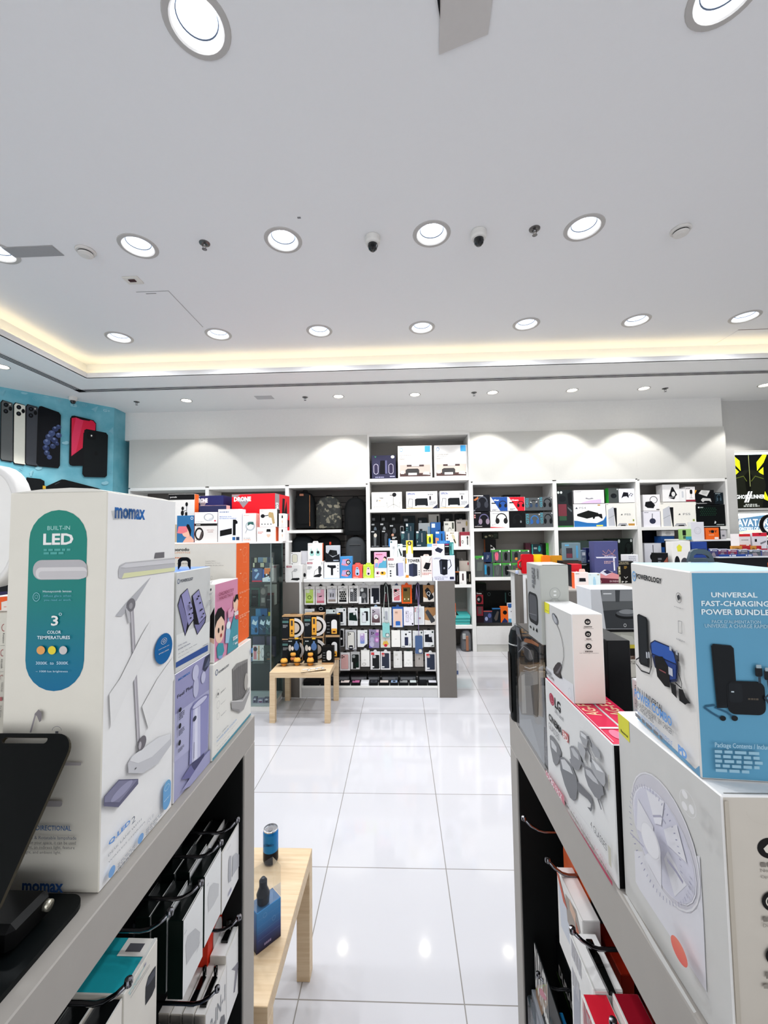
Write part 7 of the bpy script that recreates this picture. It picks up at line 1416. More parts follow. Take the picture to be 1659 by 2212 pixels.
many(CG, 4.06, .03, .7205, [('bagged_part', 'blue bagged part at the showcase front, %s' % n, x0, 2000, x1, 2180, c, [('p', [(.1, .6), (.3, .85), (.6, .7), (.9, .8), (.7, .5), (.4, .55)], 'c9dce6'), ('l', [(.1, .4), (.5, .25), (.8, .45)], 3, '8fb4d0'), ('e', .5, .1, .9, .4, '2a3f52')], dict(group='blue bagged parts in the showcase')) for n, x0, x1, c in (('left', 140, 330, '3f78a8'), ('middle', 340, 520, '2a4a66'), ('right', 530, 680, '33585e'))])
many(CG2, 4.08, .02, .4605, [('watch_pack', 'white card with three wristwatches inside the showcase', 155, 645, 415, 1010, 'e3e1e0', [('r', .08, .1, .34, .95, 'd98f98'), ('e', .06, .62, .4, .9, '3a3438'), ('r', .46, .05, .6, .98, 'c9a98a'), ('ring', .4, .45, .66, .65, 'b8935a', .25), ('ring', .72, .2, 1, .85, '9a9ca3', .2)], dict(cat='package')), ('watch_box', 'dark green watch box inside the showcase', 420, 645, 600, 1015, '2a3a35', [('ring', .3, .25, .85, .6, '1b2420', .3), ('r', .4, .1, .8, .14, 'b06a2a'), ('e', .4, .3, .75, .52, '45524c')]), ('purple_box', 'pale purple box lying behind the watches', 160, 450, 415, 640, '5a5870', None, dict(Y=4.25)), ('purple_box', 'pale purple box at the showcase corner', 455, 455, 660, 640, '5d5b76', [('r', .1, .0, .9, .6, '8a7f94')], dict(Y=4.22))], cat='box')
many(CG2, 4.09, .04, .0525, [('clear_pack', 'clear pack with a purple part on the showcase floor, %s' % n, x0, y0, x1, 1990, c, [('e', .3, .1, .8, .6, d), ('p', [(.1, .6), (.5, .9), (.9, .7), (.6, .5)], 'd3d0d9')], dict(cat='package', group='clear packs on the showcase floor')) for n, x0, x1, y0, c, d in (('left', 160, 245, 1780, '77758a', '3a3848'), ('middle', 255, 390, 1810, '8d88a0', '7a4a6a'), ('right', 400, 515, 1790, '6f6d80', '33323f'))])

# ================================================================== goods on the shelves of the back wall
def backpack(crop, x0, y0, x1, y1, Y, d, label, col, extra=()):
    a, b = onY(crop[0] + x0 / crop[2], crop[1] + y1 / crop[2], Y), onY(crop[0] + x1 / crop[2], crop[1] + y0 / crop[2], Y)
    if crop is CC: b.x = min(b.x, -.5); a.x = max(a.x, -1.63)
    else: b.x = min(b.x, 1.0)
    w_, h_ = b.x - a.x, b.z - a.z
    t = thing('backpack', label, 'bag', ((a.x + b.x) / 2, Y + d / 2, a.z)); m = MB(); n = 28; prof = [(0, .75), (.02, .92), (.12, 1.), (.45, 1.), (.7, .97), (.85, .86), (.94, .66), (.985, .42), (1., .18)]
    V = []
    for f, s_ in prof:
        for x, y in sell(w_ / 2 * (.9 + .1 * s_ if f < .8 else s_), d / 2 * (.55 + .45 * s_), n, 3.2): V.append((x, y, f * h_))
    cm = mat(col, .75, bump=.4) if isinstance(col, str) else col
    m.add(V, [(i * n + k, i * n + (k + 1) % n, (i + 1) * n + (k + 1) % n, (i + 1) * n + k) for i in range(len(prof) - 1) for k in range(n)], cm, True); m.add(V[:n], [tuple(reversed(range(n)))], cm); m.add(V[-n:], [tuple(range(n))], cm); m.build('body', t)
    m = MB(); m.prism(rrect(w_ * .62, h_ * .38, w_ * .12), (0, -d / 2 - .006, h_ * .3), (1, 0, 0), (0, 0, 1), (0, .03, 0), cm, cm); m.build('front_pocket', t)
    m = MB(); m.tube([(-w_ * .12, 0, h_ * .97), (-w_ * .1, 0, h_ * 1.04), (w_ * .1, 0, h_ * 1.04), (w_ * .12, 0, h_ * .97)], .008, mat('1a1b1d', .6), 8); m.build('handle', t)
    for nm, fx, fz, fw, fh, c in extra:
        m = MB(); m.box(fx * w_ - fw * w_ / 2, -d / 2 - .012, fz * h_, fx * w_ + fw * w_ / 2, -d / 2 + .02, (fz + fh) * h_, mat(c, .5), .003); m.build(nm, t)
    return t
def camo():
    m = bpy.data.materials.new('camouflage_fabric'); m.use_nodes = True; nt = m.node_tree; b = nt.nodes['Principled BSDF']; b.inputs['Roughness'].default_value = .8
    tc = nt.nodes.new('ShaderNodeTexCoord'); v = nt.nodes.new('ShaderNodeTexVoronoi'); v.inputs['Scale'].default_value = 26; cr = nt.nodes.new('ShaderNodeValToRGB'); cr.color_ramp.interpolation = 'CONSTANT'; e = cr.color_ramp.elements
    e[0].color = lin('1b1d1c'); e[1].position = .45; e[1].color = lin('2e302b'); q = e.new(.68); q.color = lin('141615'); q = e.new(.84); q.color = lin('6a6658')
    sp = nt.nodes.new('ShaderNodeSeparateColor'); nt.links.new(tc.outputs['Object'], v.inputs['Vector']); nt.links.new(v.outputs['Color'], sp.inputs[0]); nt.links.new(sp.outputs[0], cr.inputs[0]); nt.links.new(cr.outputs[0], b.inputs['Base Color']); return m
backpack(CC, 132, 122, 300, 428, 6.1, .2, 'black backpack with an orange seam and badge, left of the camouflage one', '15181a', [('badge', -.1, .88, .2, .06, '8a5a44'), ('seam', .3, .05, .015, .85, 'b0764a')])
backpack(CC, 312, 160, 525, 430, 6.1, .2, 'camouflage backpack on the middle of the shelf', camo())
backpack(CC, 550, 170, 735, 488, 6.12, .2, 'plain black backpack hanging right of the camouflage one', '1c1e20')
backpack(CC, 562, 500, 728, 740, 6.12, .2, 'dark grey backpack hanging below the plain black one', '3a3d40', [('piping', 0, .72, .55, .02, '55585b')])
backpack(CC, 304, 490, 520, 690, 6.14, .2, 'black bag with a small red mark, under the shelf', '0f1013', [('red_mark', .12, .62, .07, .12, 'd0402a')])
backpack(CC, 112, 490, 290, 690, 6.12, .2, 'dark blue-grey bag under the shelf at the bay divider', '20272c')
Y1 = 6.06
PRN = lambda: [('r', .05, .06, .95, .42, 'cdb9b0'), ('r', .05, .06, .95, .16, '4a3432'), ('p', [(.22, .12), (.22, .26), (.28, .3), (.58, .3), (.62, .26), (.62, .12)], '3a3838'), ('r', .3, .1, .55, .17, 'e6e6e6'), ('r', .26, .36, .76, .42, '4a3a38'), ('r', .4, .37, .62, .42, 'dcdcda'), ('r', .08, .14, .18, .24, 'd9d6d0'), ('p', [(.72, .12), (.94, .1), (.9, .2), (.76, .2)], 'dedad6'), ('ring', .06, .82, .15, .94, '4a90c8', .25), ('r', .79, .8, .95, .99, '3f9ad6', .08), ('t', 'Intuitively smart', .05, .69, .42, .735, '5a4a40'), ('t', 'Light on price', .05, .645, .36, .68, '5a4a40'), ('g', .05, .58, .25, .61, 2, 'a9a49e')]
EPS = lambda: [('t', 'EPSON', .05, .8, .28, .92, '23408a', .03), ('t', 'EcoTank L3250', .68, .86, .95, .91, '55585c'), ('r', 0, 0, 1, .06, 'b89a6a'), ('p', [(.28, .16), (.28, .55), (.34, .6), (.68, .6), (.7, .16)], '22272b'), ('r', .34, .1, .62, .2, 'e3e3e3'), ('p', [(.04, .12), (.08, .6), (.22, .58), (.2, .05)], '8a8a8a'), ('p', [(.06, .14), (.1, .56), (.2, .54), (.18, .1)], 'cdd0d3'), ('e', .7, .78, .73, .84, '2a2b2e'), ('e', .76, .78, .79, .84, '2a2b2e'), ('e', .82, .78, .85, .84, '2a2b2e'), ('r', .74, .5, .8, .72, '3a3438'), ('g', .74, .2, .95, .4, 3, '8a8d90'), ('p', [(.82, .0), (1, .25), (1, 0)], '23263a')]
many(CE, Y1, .3, 2.5005, [('speaker_box', 'dark purple speaker box with two glowing outlines, top shelf', 145, 398, 472, 708, '2c2b45', [('p', [(.32, .2), (.36, .78), (.65, .78), (.65, .2)], '15161f'), ('r', .56, .22, .64, .78, '5a5a80'), ('r', .08, .2, .28, .64, 'b9b6c9', .5), ('r', .1, .22, .26, .62, '2a2440', .5), ('r', .7, .2, .9, .64, 'b9b6c9', .5), ('r', .72, .22, .88, .62, '2a2440', .5), ('e', .8, .86, .95, .99, 'd3d3d6'), ('p', [(.12, .96), (.2, .96), (.16, .9)], '3f9a6a'), ('g', .15, .05, .5, .1, 1, '8a8aa8'), ('g', .75, .08, .95, .12, 1, 'b3b3d0')], dict(cols={'z+': '2a4a3c'})),
    ('printer_box', 'white printer box with a blue corner label, beside the speaker box', 505, 266, 965, 692, 'e9e7e5', PRN(), dict(group='large white printer boxes on the top shelf')), ('printer_box', 'white printer box with a blue corner label, right end of the top shelf', 1005, 256, 1475, 690, 'e9e7e5', PRN(), dict(group='large white printer boxes on the top shelf'))])
many(CE, Y1, .3, 2.0505, [('gimbal_box', 'white box with a black tripod gimbal, shelf below the speaker box', 143, 900, 557, 1128, 'e9e6e0', [('t', 'Smooth', .06, .64, .24, .71, '8a8884'), ('t', 'Gear', .26, .63, .4, .72, '1d1d1e', .02), ('t', 'Z', .15, .46, .21, .56, '1d1d1e', .04), ('g', .23, .48, .3, .53, 1, 'c9a05a'), ('l', [(.72, .04), (.72, .9)], 5, '1b1b1d'), ('e', .68, .72, .82, .96, '2a2b2e'), ('l', [(.6, .82), (.72, .8)], 8, '1b1b1d'), ('l', [(.5, .4), (.52, .1), (.72, .3), (.92, .1), (.94, .4)], 5, '1b1b1d'), ('g', .06, .1, .42, .18, 2, 'b9b6b0')]),
    ('printer_box', 'white tank printer box, middle of the second shelf', 617, 890, 1040, 1118, 'e6e5e8', EPS(), dict(group='tank printer boxes on the second shelf')), ('printer_box', 'white tank printer box, right end of the second shelf', 1078, 882, 1508, 1112, 'e6e5e8', EPS(), dict(group='tank printer boxes on the second shelf'))])
C4 = (790, 1100, 6.9125)
def sh(c='c9c3b8', w='5a5e60'): return [('g', .08, .88, .4, .94, 1, 'c9cbcc'), ('p', [(.35, .1), (.32, .6), (.42, .8), (.62, .78), (.6, .5), (.56, .1)], w), ('e', .34, .58, .66, .82, c), ('g', .1, .05, .9, .1, 1, '6d7074')]
NAV = lambda: [('r', .06, .86, .28, .97, 'd9dcdd'), ('g', .06, .5, .25, .8, 4, '5a8a8a'), ('r', .55, .3, .66, .86, '6d7276'), ('g', .1, .08, .5, .13, 1, 'd3d6d8')]
many(C4, 6.04, .08, 1.4935, [
    ('shaver_box', 'black shaver box with a gold shaver, front row at the left', 55, 312, 215, 566, '1d2021', sh()), ('trimmer_box', 'black trimmer box with a bearded man, front row', 235, 305, 375, 562, '111214', sh('3a3c40', '3d4044') + [('r', .75, .05, .95, .5, '2f7ac0', .2)]), ('kit_box', 'black kit box behind the tall narrow white box', 385, 362, 512, 566, '0d0e10', [('e', -.05, .8, .3, 1, 'b98a74'), ('g', .1, .6, .6, .75, 2, 'd3d3d3')]),
    ('shaver_box', 'dark teal shaver box left of the yellow-and-white box', 525, 325, 718, 562, '15303a', NAV()), ('shaver_box', 'dark teal shaver box with the number 7', 750, 322, 898, 558, '15303a', NAV() + [('t', '7', .1, .25, .2, .36, 'e3e6e8')]), ('razor_pack', 'lime yellow razor pack', 915, 372, 1002, 546, 'd3de3a', [('e', .3, .3, .7, .8, '3a4430'), ('r', 0, 0, 1, .25, '6aa0c9'), ('r', .1, .88, .6, .98, 'f0f2e0')]), ('shaver_box', 'bright blue shaver box with an orange corner', 1042, 328, 1180, 548, '2468b0', [('r', .05, .85, .4, .97, 'e6e9ec'), ('p', [(0, 0), (.35, 0), (.35, .55), (0, .6)], 'e08a5a'), ('r', .6, .3, .75, .85, '16304f')]),
    ('clipper_box', 'white clipper box with a diagonal clipper', 1197, 335, 1382, 540, 'e3e0d8', [('p', [(.45, .75), (.55, .85), (.68, .75), (.85, .25), (.75, .15), (.62, .4)], 'c9c1a0'), ('p', [(.6, .5), (.7, .5), (.8, .25), (.72, .22)], '2a2a2c'), ('e', .06, .7, .18, .82, '6a4438'), ('e', .06, .5, .18, .62, '6a4438'), ('e', .06, .3, .18, .42, '6a4438'), ('g', .35, .88, .65, .94, 1, '8a7a4a')]), ('clipper_box', 'maroon and white clipper box at the right end', 1400, 335, 1592, 548, 'ddd9d4', [('r', 0, .75, 1, 1, '8a2a38'), ('r', 0, 0, .14, 1, '6d1c28'), ('e', .7, .5, .85, .7, '2a2a2c'), ('r', .72, .1, .83, .5, '4a4a4c', .3), ('ring', .2, .2, .4, .42, '3a3a3c', .35)])])
many(C4, 6.16, .08, 1.4935, [
    ('shaver_box', 'black shaver box in the middle row, furthest left', 50, 195, 205, 330, '121416', sh('6d7a84', '33373b')), ('shaver_box', 'black shaver box in the middle row, second from the left', 208, 190, 345, 330, '101214', sh('8a8d90', '2f3236')), ('trimmer_box', 'black trimmer box in the middle row with a portrait', 350, 215, 500, 330, '121416', sh('55585c', '33363a') + [('e', .1, .1, .4, .55, 'b98a74')]), ('blade_box', 'narrow black box with white outlines, middle row', 503, 215, 578, 345, '1b1c1e', [('r', .15, .1, .85, .9, '9a9a9c', .3), ('r', .22, .14, .78, .86, '1b1c1e', .3)]), ('shaver_box', 'dark teal box in the middle row', 595, 205, 722, 345, '16303a', NAV()), ('shaver_box', 'silver-grey box in the middle row', 790, 205, 962, 345, '9a9fa3', [('p', [(.5, .1), (.5, .5), (.7, .7), (.8, .4), (.75, .1)], '33373c'), ('r', .08, .6, .32, .75, '2a2e33'), ('r', .8, .0, 1, .85, '6a88a8')]), ('shaver_box', 'blue box in the middle row', 970, 195, 1116, 360, '2a5fa0', [('r', .1, .78, .45, .95, 'dfe3e8'), ('p', [(.5, .1), (.55, .6), (.9, .7), (.85, .1)], '16283f')]), ('clipper_box', 'white clipper box in the middle row', 1170, 180, 1327, 345, 'd6d3c9', [('ring', .35, .3, .75, .75, '3a3a3a', .12, 20, .1, .6), ('g', .1, .85, .4, .92, 1, '4a4a44'), ('r', .75, .7, .92, .95, '3f4238')]), ('clipper_box', 'large grey clipper box at the right of the middle row', 1352, 155, 1557, 345, 'a8a09a', [('r', .5, .1, .72, .7, '1d1d1f', .2), ('g', .1, .86, .4, .92, 1, '55504c'), ('e', .8, .75, .95, .95, '8a7a4a')])])
many(C4, 6.28, .08, 1.4935, [
    ('shaver_box', 'black shaver box in the back row, %s' % n, x0, y0, x1, 215, c, [('g', .1, .82, .4, .9, 1, '9a9da0'), ('e', .4, .15, .85, .55, w)]) for n, x0, x1, y0, c, w in (('furthest left', 65, 217, 82, '16181a', '2a2e31'), ('second from left', 224, 377, 80, '15181a', '2f4a66'), ('third from left', 380, 517, 75, '15181a', '33506e'), ('dark teal', 555, 738, 95, '14242a', '4a5458'), ('short dark teal', 785, 912, 125, '14262c', '2f3a40'))] +
    [('clipper_box', 'pale clipper box in the back row', 940, 75, 1100, 215, 'bdbab2', [('ring', .35, .2, .7, .6, '3a3a3a', .12, 20, .1, .6), ('r', .75, .65, .92, .95, '33362e')])])
for i, (x0, x1) in enumerate(((1128, 1300), (1335, 1512))):
    o = pbox(C4, 'case_pack', 'round-shouldered black case with white insert in the back row, %s' % ('left' if i == 0 else 'right'), 'package', x0, 70, x1, 215, 6.37, .05, '131416', [('p', [(.1, 0), (.1, .6), (.35, .75), (.4, .85), (.65, .85), (.7, .6), (.65, 0)], 'c3c1bd'), ('p', [(.2, 0), (.3, .5), (.5, .55), (.5, 0)], '6a6a66')], z=1.4935)
many(C4, 6.06, .12, .9525, [('razor_box', 'black razor box with a gold base line, lower shelf', 1328, 740, 1396, 935, '1a1b1d', [('r', 0, .0, 1, .06, 'c98a3a'), ('p', [(.2, .3), (.7, .7), (.9, .4)], '77797c')], dict(zt=None)), ('trimmer_box', 'grey trimmer pack on the lower shelf', 1358, 630, 1502, 775, '77746f', [('p', [(.3, .1), (.5, .8), (.7, .7), (.7, .1)], 'aaa6a0')], dict(Y=6.28)), ('clipper_box', 'beige clipper box on the lower shelf', 1397, 770, 1578, 940, 'cbbfb3', [('r', .5, .1, .75, .5, '3a3634', .3), ('e', .82, .8, .95, .95, '9a3a44')], dict(Y=6.145))], cat='box')
many(C4, 6.015, .035, .9525, [('trimmer_box', 'black trimmer box with an orange top, lower shelf front', 1338, 930, 1396, 1105, '171313', [('r', 0, .94, 1, 1, 'd9763a'), ('l', [(.5, .2), (.6, .7)], 5, '6d6a68')]), ('trimmer_box', 'white trimmer box with a brown handle, lower shelf front', 1399, 930, 1502, 1105, 'e9e6e2', [('r', .4, .3, .62, .85, '3a2428', .4), ('g', .1, .08, .4, .12, 1, 'a9a4a0')]), ('trimmer_box', 'black trimmer box with a beige gadget, lower shelf front right', 1505, 928, 1607, 1105, '15130f', [('r', .6, .2, .8, .8, '8a8272', .3), ('e', .15, .2, .4, .45, '55524a')])])
many(C4, 6.06, .2, .9525, [('black_carton', 'black box behind the pink toy box on the lower shelf', 50, 620, 362, 800, '0f0f12', [('r', .1, .5, .3, .6, '2a1a3a')]), ('black_carton', 'black box with small red marks on the lower shelf', 705, 622, 990, 800, '121214', [('e', .3, .6, .36, .75, 'a8303a'), ('g', .5, .5, .8, .7, 1, '5a2a30')])])
CP2 = (960, 1240, 7.9)
for k in range(3):
    carton('laptop_box', 'flat teal box with a dark window, %s of the stack on the low shelf' % ('lowest', 'middle', 'topmost')[k], 'box', .58, .985, 6.04 + .02 * (2 - k), 6.36, .3695 + .047 * k, .415 + .047 * k, '3fa9a6', [('r', 0, 0, .36, 1, '0d1214'), ('r', .36, .4, 1, .6, '6fd0ca')], top=[('r', 0, .0, .6, .9, '16302f'), ('r', .15, .15, .5, .7, '3a4644')], group='teal flat boxes on the low shelf')
o = carton('red_bag_box', 'red box standing on the floor at the island corner', 'box', .60, .668, 6.05, 6.3, .0004, .285, 'b51a2c', [('g', .4, .1, .6, .9, 5, 'dcb3b8', 1)])
carton('grey_bag_box', 'slim grey bag between the red box and the wrapped bag', 'bag', .673, .73, 6.05, 6.3, .0004, .31, '77787a', [('r', .3, .2, .7, .8, '9a9b9d', .2)])
t = backpack(CP2, 298, 985, 528, 1345, 6.02, .22, 'grey bag wrapped in clear plastic on the floor', '66676a', [('label', -.25, .6, .3, .25, 'a3a6a6'), ('orange_patch', .02, .05, .25, .7, '9a6a52')])
t.location.z = .0004
for nm, z0, z1, c, x1 in (('orange pack', .78, .93, 'ee6a2a', .585), ('blue and white pack', .17, .3, 'd9dade', .6)):
    o = carton('side_pack', '%s hanging on the right side of the island' % nm, 'package', 0.5581, x1, 4.52, 4.6, z0, z1, c, [('r', .1, .1, .9, .4, 'e9e3da' if c[0] == 'e' else '5a6a94')])
# ------------------------------------------------------------------ game and headset shelves
C9, CX, CK2, CGm, CRm = (1020, 1040, 8.7316), (1200, 1030, 8.295), (1180, 1140, 8.295), (1360, 920, 5.548), (1420, 1110, 6.9414)
def HS(c='26282c', x=.55, y=.5, r=.3, cup=None):
    cup = cup or c
    return [('ring', x - r, y - r * 1.0, x + r, y + r * 1.3, c, .2, 24, -.05, .55), ('e', x - r * 1.1, y - r * .9, x - r * .35, y + r * .3, cup), ('e', x + r * .35, y - r * .9, x + r * 1.1, y + r * .3, cup), ('l', [(x - r * .7, y - r * .6), (x - r * 1.4, y - r * 1.1)], 4, c)]
GT = lambda s, c='3f8a9a': [('t', s, .03, .25, .23, .98, c, .03, 1), ('e', .9, .88, .98, .97, 'dcdcdc')]
NH = 'headset_box'
many(C9, 6.04, .2, 1.7535, [
    (NH, 'black headset box with red dots, lower row at the left', 32, 575, 340, 880, '15141c', HS('5a5678', .62, .5, .3, '8a7a8a') + [('e', .02, .75, .12, .85, 'c98a8a'), ('e', .02, .62, .12, .72, 'c98a8a'), ('r', 0, .0, 1, .08, '241c1c'), ('r', .05, .1, .5, .13, 'c9c3c3'), ('g', .05, .93, .45, .97, 1, 'c3c0c6')]),
    (NH, 'white headset box with a red base, lower row', 345, 566, 692, 880, 'efecea', HS('1d1c1e', .6, .52, .3, '2a282a') + [('p', [(0, 0), (1, 0), (0, .08)], 'b51a2a'), ('g', .08, .86, .5, .89, 1, '77777a'), ('e', .1, .16, .15, .21, '55555a'), ('l', [(.62, .15), (.66, .04)], 3, '1d1c1e')]),
    (NH, 'plain black headset box, lower row', 700, 570, 1004, 872, '0f1012', HS('1f2224', .52, .5, .28, '1a1d1e') + [('e', .66, .3, .76, .45, '77797b')]),
    (NH, 'grey headset box lettered with a blue headset, lower row', 1010, 600, 1282, 868, '4a4e50', GT('G733') + HS('2f6fb0', .62, .5, .28, '2a5a9a')),
    (NH, 'grey headset box with a black headset, lower row at the right', 1285, 578, 1562, 868, '4a4d50', GT('G535') + HS('1b1d20', .62, .5, .3))])
zb = onY(1020 + 700 / 8.7316, 1040 + 572 / 8.7316, 6.04).z
many(C9, 6.045, .18, zb + .012, [
    (NH, 'dark headset box with an orange mark, upper row at the left', 25, 250, 330, 570, '1d1f28', HS('4a4e58', .55, .5, .32, '33363f') + [('p', [(0, .7), (.3, .9), (.3, .76), (.1, .64)], 'b86a3a'), ('r', .02, .92, .6, .97, 'd9d6d6'), ('r', .0, 0, .1, .1, '6d6f78')]),
    (NH, 'blue and white headset box, upper row', 345, 290, 675, 560, 'eceaec', [('p', [(.04, 1), (.55, 0), (.96, 0), (.96, 1)], '1c4a94'), ('t', 'iGear', .2, .72, .5, .84, 'eef0f4', .03), ('r', .06, .52, .3, .6, '1b1b20'), ('g', .1, .04, .4, .14, 2, '4a4a50')] + HS('2a2d33', .7, .45, .22)),
    (NH, 'red and white headset box, upper row', 685, 290, 990, 570, 'eceaec', [('p', [(.04, 1), (.58, 0), (.98, 0), (.98, 1)], 'd0142a'), ('t', 'iGears', .2, .72, .62, .84, 'f6eef0', .03), ('r', .06, .55, .32, .64, '1b1b20'), ('g', .1, .06, .42, .18, 2, '4a4a50')] + HS('17171a', .75, .45, .2)),
    (NH, 'grey headset box with a white-dotted headset, upper row', 1005, 305, 1266, 572, '4c5052', GT('G432') + HS('1f2124', .6, .48, .26, '2b3f5a') + [('r', .34, .62, .44, .68, 'dcdcdc'), ('r', .74, .64, .84, .7, 'dcdcdc')]),
    (NH, 'grey headset box with a black headset, upper row at the right', 1272, 288, 1546, 576, '4c4f52', GT('G535') + HS('1b1d20', .62, .5, .3))])
carton('black_flat_box', 'flat black box lying on the upper headset boxes', 'box', onY(1087, 1070, 6.3).x, onY(1122, 1070, 6.3).x, 6.25, 6.42, 1.7535, onY(1100, 1069, 6.25).z, '121214')
GB = lambda extra=(): [('r', 0, .9, 1, 1, '3f9a3a'), ('r', .08, .0, 1, .9, '4a4e4e'), ('e', .8, .82, .96, .97, 'dcdedc'), ('g', .15, .84, .45, .88, 1, '5fb04a')] + list(extra)
MOUSE = lambda c: [('p', [(.35, .2), (.3, .6), (.4, .8), (.62, .8), (.7, .6), (.66, .2), (.5, .1)], c), ('l', [(.5, .8), (.5, .5)], 3, '2a2a2c')]
many(C9, 6.04, .08, 1.0505, [('mouse_box', l, x0, y0, x1, 1765, c, o_) for l, x0, y0, x1, c, o_ in (
    ('grey-green box with a faint cube print, lower row at the left', 52, 1402, 216, '4d5450', GB([('p', [(.2, .3), (.8, .3), (.9, .7), (.3, .7)], '5a615c')])), ('grey box with blue vertical lettering, lower row', 228, 1548, 386, '44525c', [('r', .05, .2, .28, .9, '2a86b0')] + MOUSE('23282c')), ('green-edged box with a pale gadget, lower row', 394, 1540, 552, '3f7a3f', GB(MOUSE('5a605e'))), ('green-edged box with a dark clip gadget, lower row', 562, 1540, 738, '3f7a3f', GB(MOUSE('1b1e20'))), ('green-edged box half hidden by the little bottle, lower row', 748, 1540, 905, '3f8a3c', GB([('r', .3, .1, .7, .5, '6a7072')])))], grp='mouse boxes of the lower row')
zb = onY(1020 + 460 / 8.7316, 1040 + 1530 / 8.7316, 6.05).z
many(C9, 6.05, .07, zb + .008, [('mouse_box', l, x0, y0, x1, y1, c, o_) for l, x0, y0, x1, y1, c, o_ in (
    ('navy box with a white symbol, upper row', 218, 1338, 372, 1530, '1c2c4c', [('l', [(.4, .3), (.45, .75), (.6, .4), (.62, .7)], 4, 'd6d9e0')]), ('green-edged box with a pink mouse, upper row', 376, 1292, 546, 1530, '3f8a3c', GB(MOUSE('d8607a'))), ('green-edged box with a black mouse, upper row', 556, 1292, 712, 1530, '3f8a3c', GB(MOUSE('17181a'))), ('green-edged box with an orange mouse, upper row', 738, 1288, 918, 1530, '3f8a3c', GB(MOUSE('2a2c30') + [('p', [(.36, .2), (.4, .36), (.62, .36), (.64, .2), (.5, .12)], 'd98a3a')])), ('green-edged box with red print behind the red case, upper row', 925, 1290, 1080, 1530, '3f6a3c', GB([('e', .3, .2, .7, .5, '6a2a2a')])))], grp='mouse boxes of the upper row')
many(C9, 6.25, .1, 1.0505, [('keyboard_pack', 'black piano-key pack with an orange side at the back of the shelf', 248, 1090, 446, 1320, '131415', [('p', [(.45, 0), (.5, .85), (.9, .75), (.8, 0)], 'e3e1dc')] + [('r', .5, .1 + .16 * k, .72, .16 + .16 * k, '131415') for k in range(5)], dict(cols={'x-': 'b5622a'})), ('speaker_box', 'maroon box behind the teal gadget box', 1010, 1160, 1105, 1400, '4a1a2a', None), ('gadget_box', 'dark teal box with a light cap on the right of the shelf', 1125, 1182, 1322, 1420, '22333a', [('r', 0, 0, .12, 1, '3f9a94'), ('e', .6, .75, .85, .95, '2f9a9a'), ('g', .2, .84, .5, .9, 1, 'b9c3c6'), ('l', [(.2, .6), (.7, .3)], 2, '8a9a9e')]), ('gadget_box', 'black box between the teal and the bright green boxes', 1324, 1165, 1392, 1420, '101113', None), ('gadget_box', 'bright green box with black vertical lettering', 1394, 1160, 1556, 1420, '55c046', [('t', 'TUX', .4, .3, .62, .85, '1d3a1a', .03, 1)])], cat='box')
carton('circuit_box', 'dark box with round dials under the shelf, on the piano-key pack', 'box', onY(1043, 1155, 6.26).x, onY(1076, 1155, 6.26).x, 6.25, 6.34, onY(1050, 1165, 6.26).z + .004, onY(1050, 1150.5, 6.26).z, '20261f', [('e', .1, .2, .28, .5, 'b0a98a'), ('e', .36, .4, .5, .65, '9a9478'), ('ring', .48, .3, .66, .6, 'a9a285', .2), ('g', .7, .2, .95, .8, 3, '3d4a3a')])
many(CP2, 6.05, .06, .4005, [('game_pack', 'red and black pack with a round gadget, upper left in the low shelf', 545, 300, 666, 835, '17100f', [('r', .05, .6, .95, .9, '7a1a24'), ('e', .1, .63, .8, .87, '151617'), ('e', .2, .7, .5, .8, '8a8a8a'), ('r', .1, .22, .9, .52, '6d1a28'), ('r', .25, .28, .7, .5, '4a3a3a'), ('t', 'Xtreme', .1, .92, .75, .97, 'e3dcdc'), ('r', .0, 0, 1, .18, '2a1420')]), ('game_pack', 'dark blue pack with a red top in the low shelf', 670, 628, 814, 836, '23263c', [('r', 0, .93, 1, 1, 'b04a3a'), ('e', .15, .15, .5, .5, '8a92b4'), ('e', .5, .4, .9, .8, '4a5588')]), ('game_pack', 'navy pack with a blue top and brown gadget in the low shelf', 818, 580, 958, 836, '16202c', [('r', 0, .92, 1, 1, '2a6aa0'), ('p', [(.2, .3), (.6, .8), (.8, .75), (.6, .2), (.4, .1)], '4a4440')]), ('game_pack', 'orange pack with a black shape in the low shelf', 962, 556, 1086, 836, 'e2641c', [('e', .3, .5, .85, .76, '17181c'), ('p', [(.1, 0), (.5, .3), (.9, .1), (.9, 0)], '1c2a5a')]), ('game_pack', 'white pack with a blue corner in the low shelf', 1090, 500, 1215, 836, 'dfe2e6', [('p', [(0, 1), (1, 1), (.3, .75), (0, .8)], '2a5a9a'), ('e', .5, .0, .95, .28, '26283a'), ('g', .35, .55, .75, .6, 1, '3a3c44'), ('r', 0, 0, .4, .2, '5aa6cf')])], cat='package')
many(CP2, 6.2, .12, .4005, [('black_carton', 'tall black carton with a green top, left in the low shelf', 532, 160, 715, 700, '0d1210', [('r', .3, .75, .6, .85, '1d2a26')], dict(cols={'z+': '2a6a34'})), ('black_carton', 'wide black carton with a grey ring mark in the low shelf', 725, 292, 1052, 700, '0b0f0f', [('ring', .06, .84, .2, .96, '55605e', .2), ('r', .94, .6, 1, .95, '2a4a48')]), ('black_carton', 'black carton with a grey ring mark at the right in the low shelf', 1060, 292, 1250, 700, '0c1010', [('ring', .2, .84, .45, .96, '55605e', .2)])])
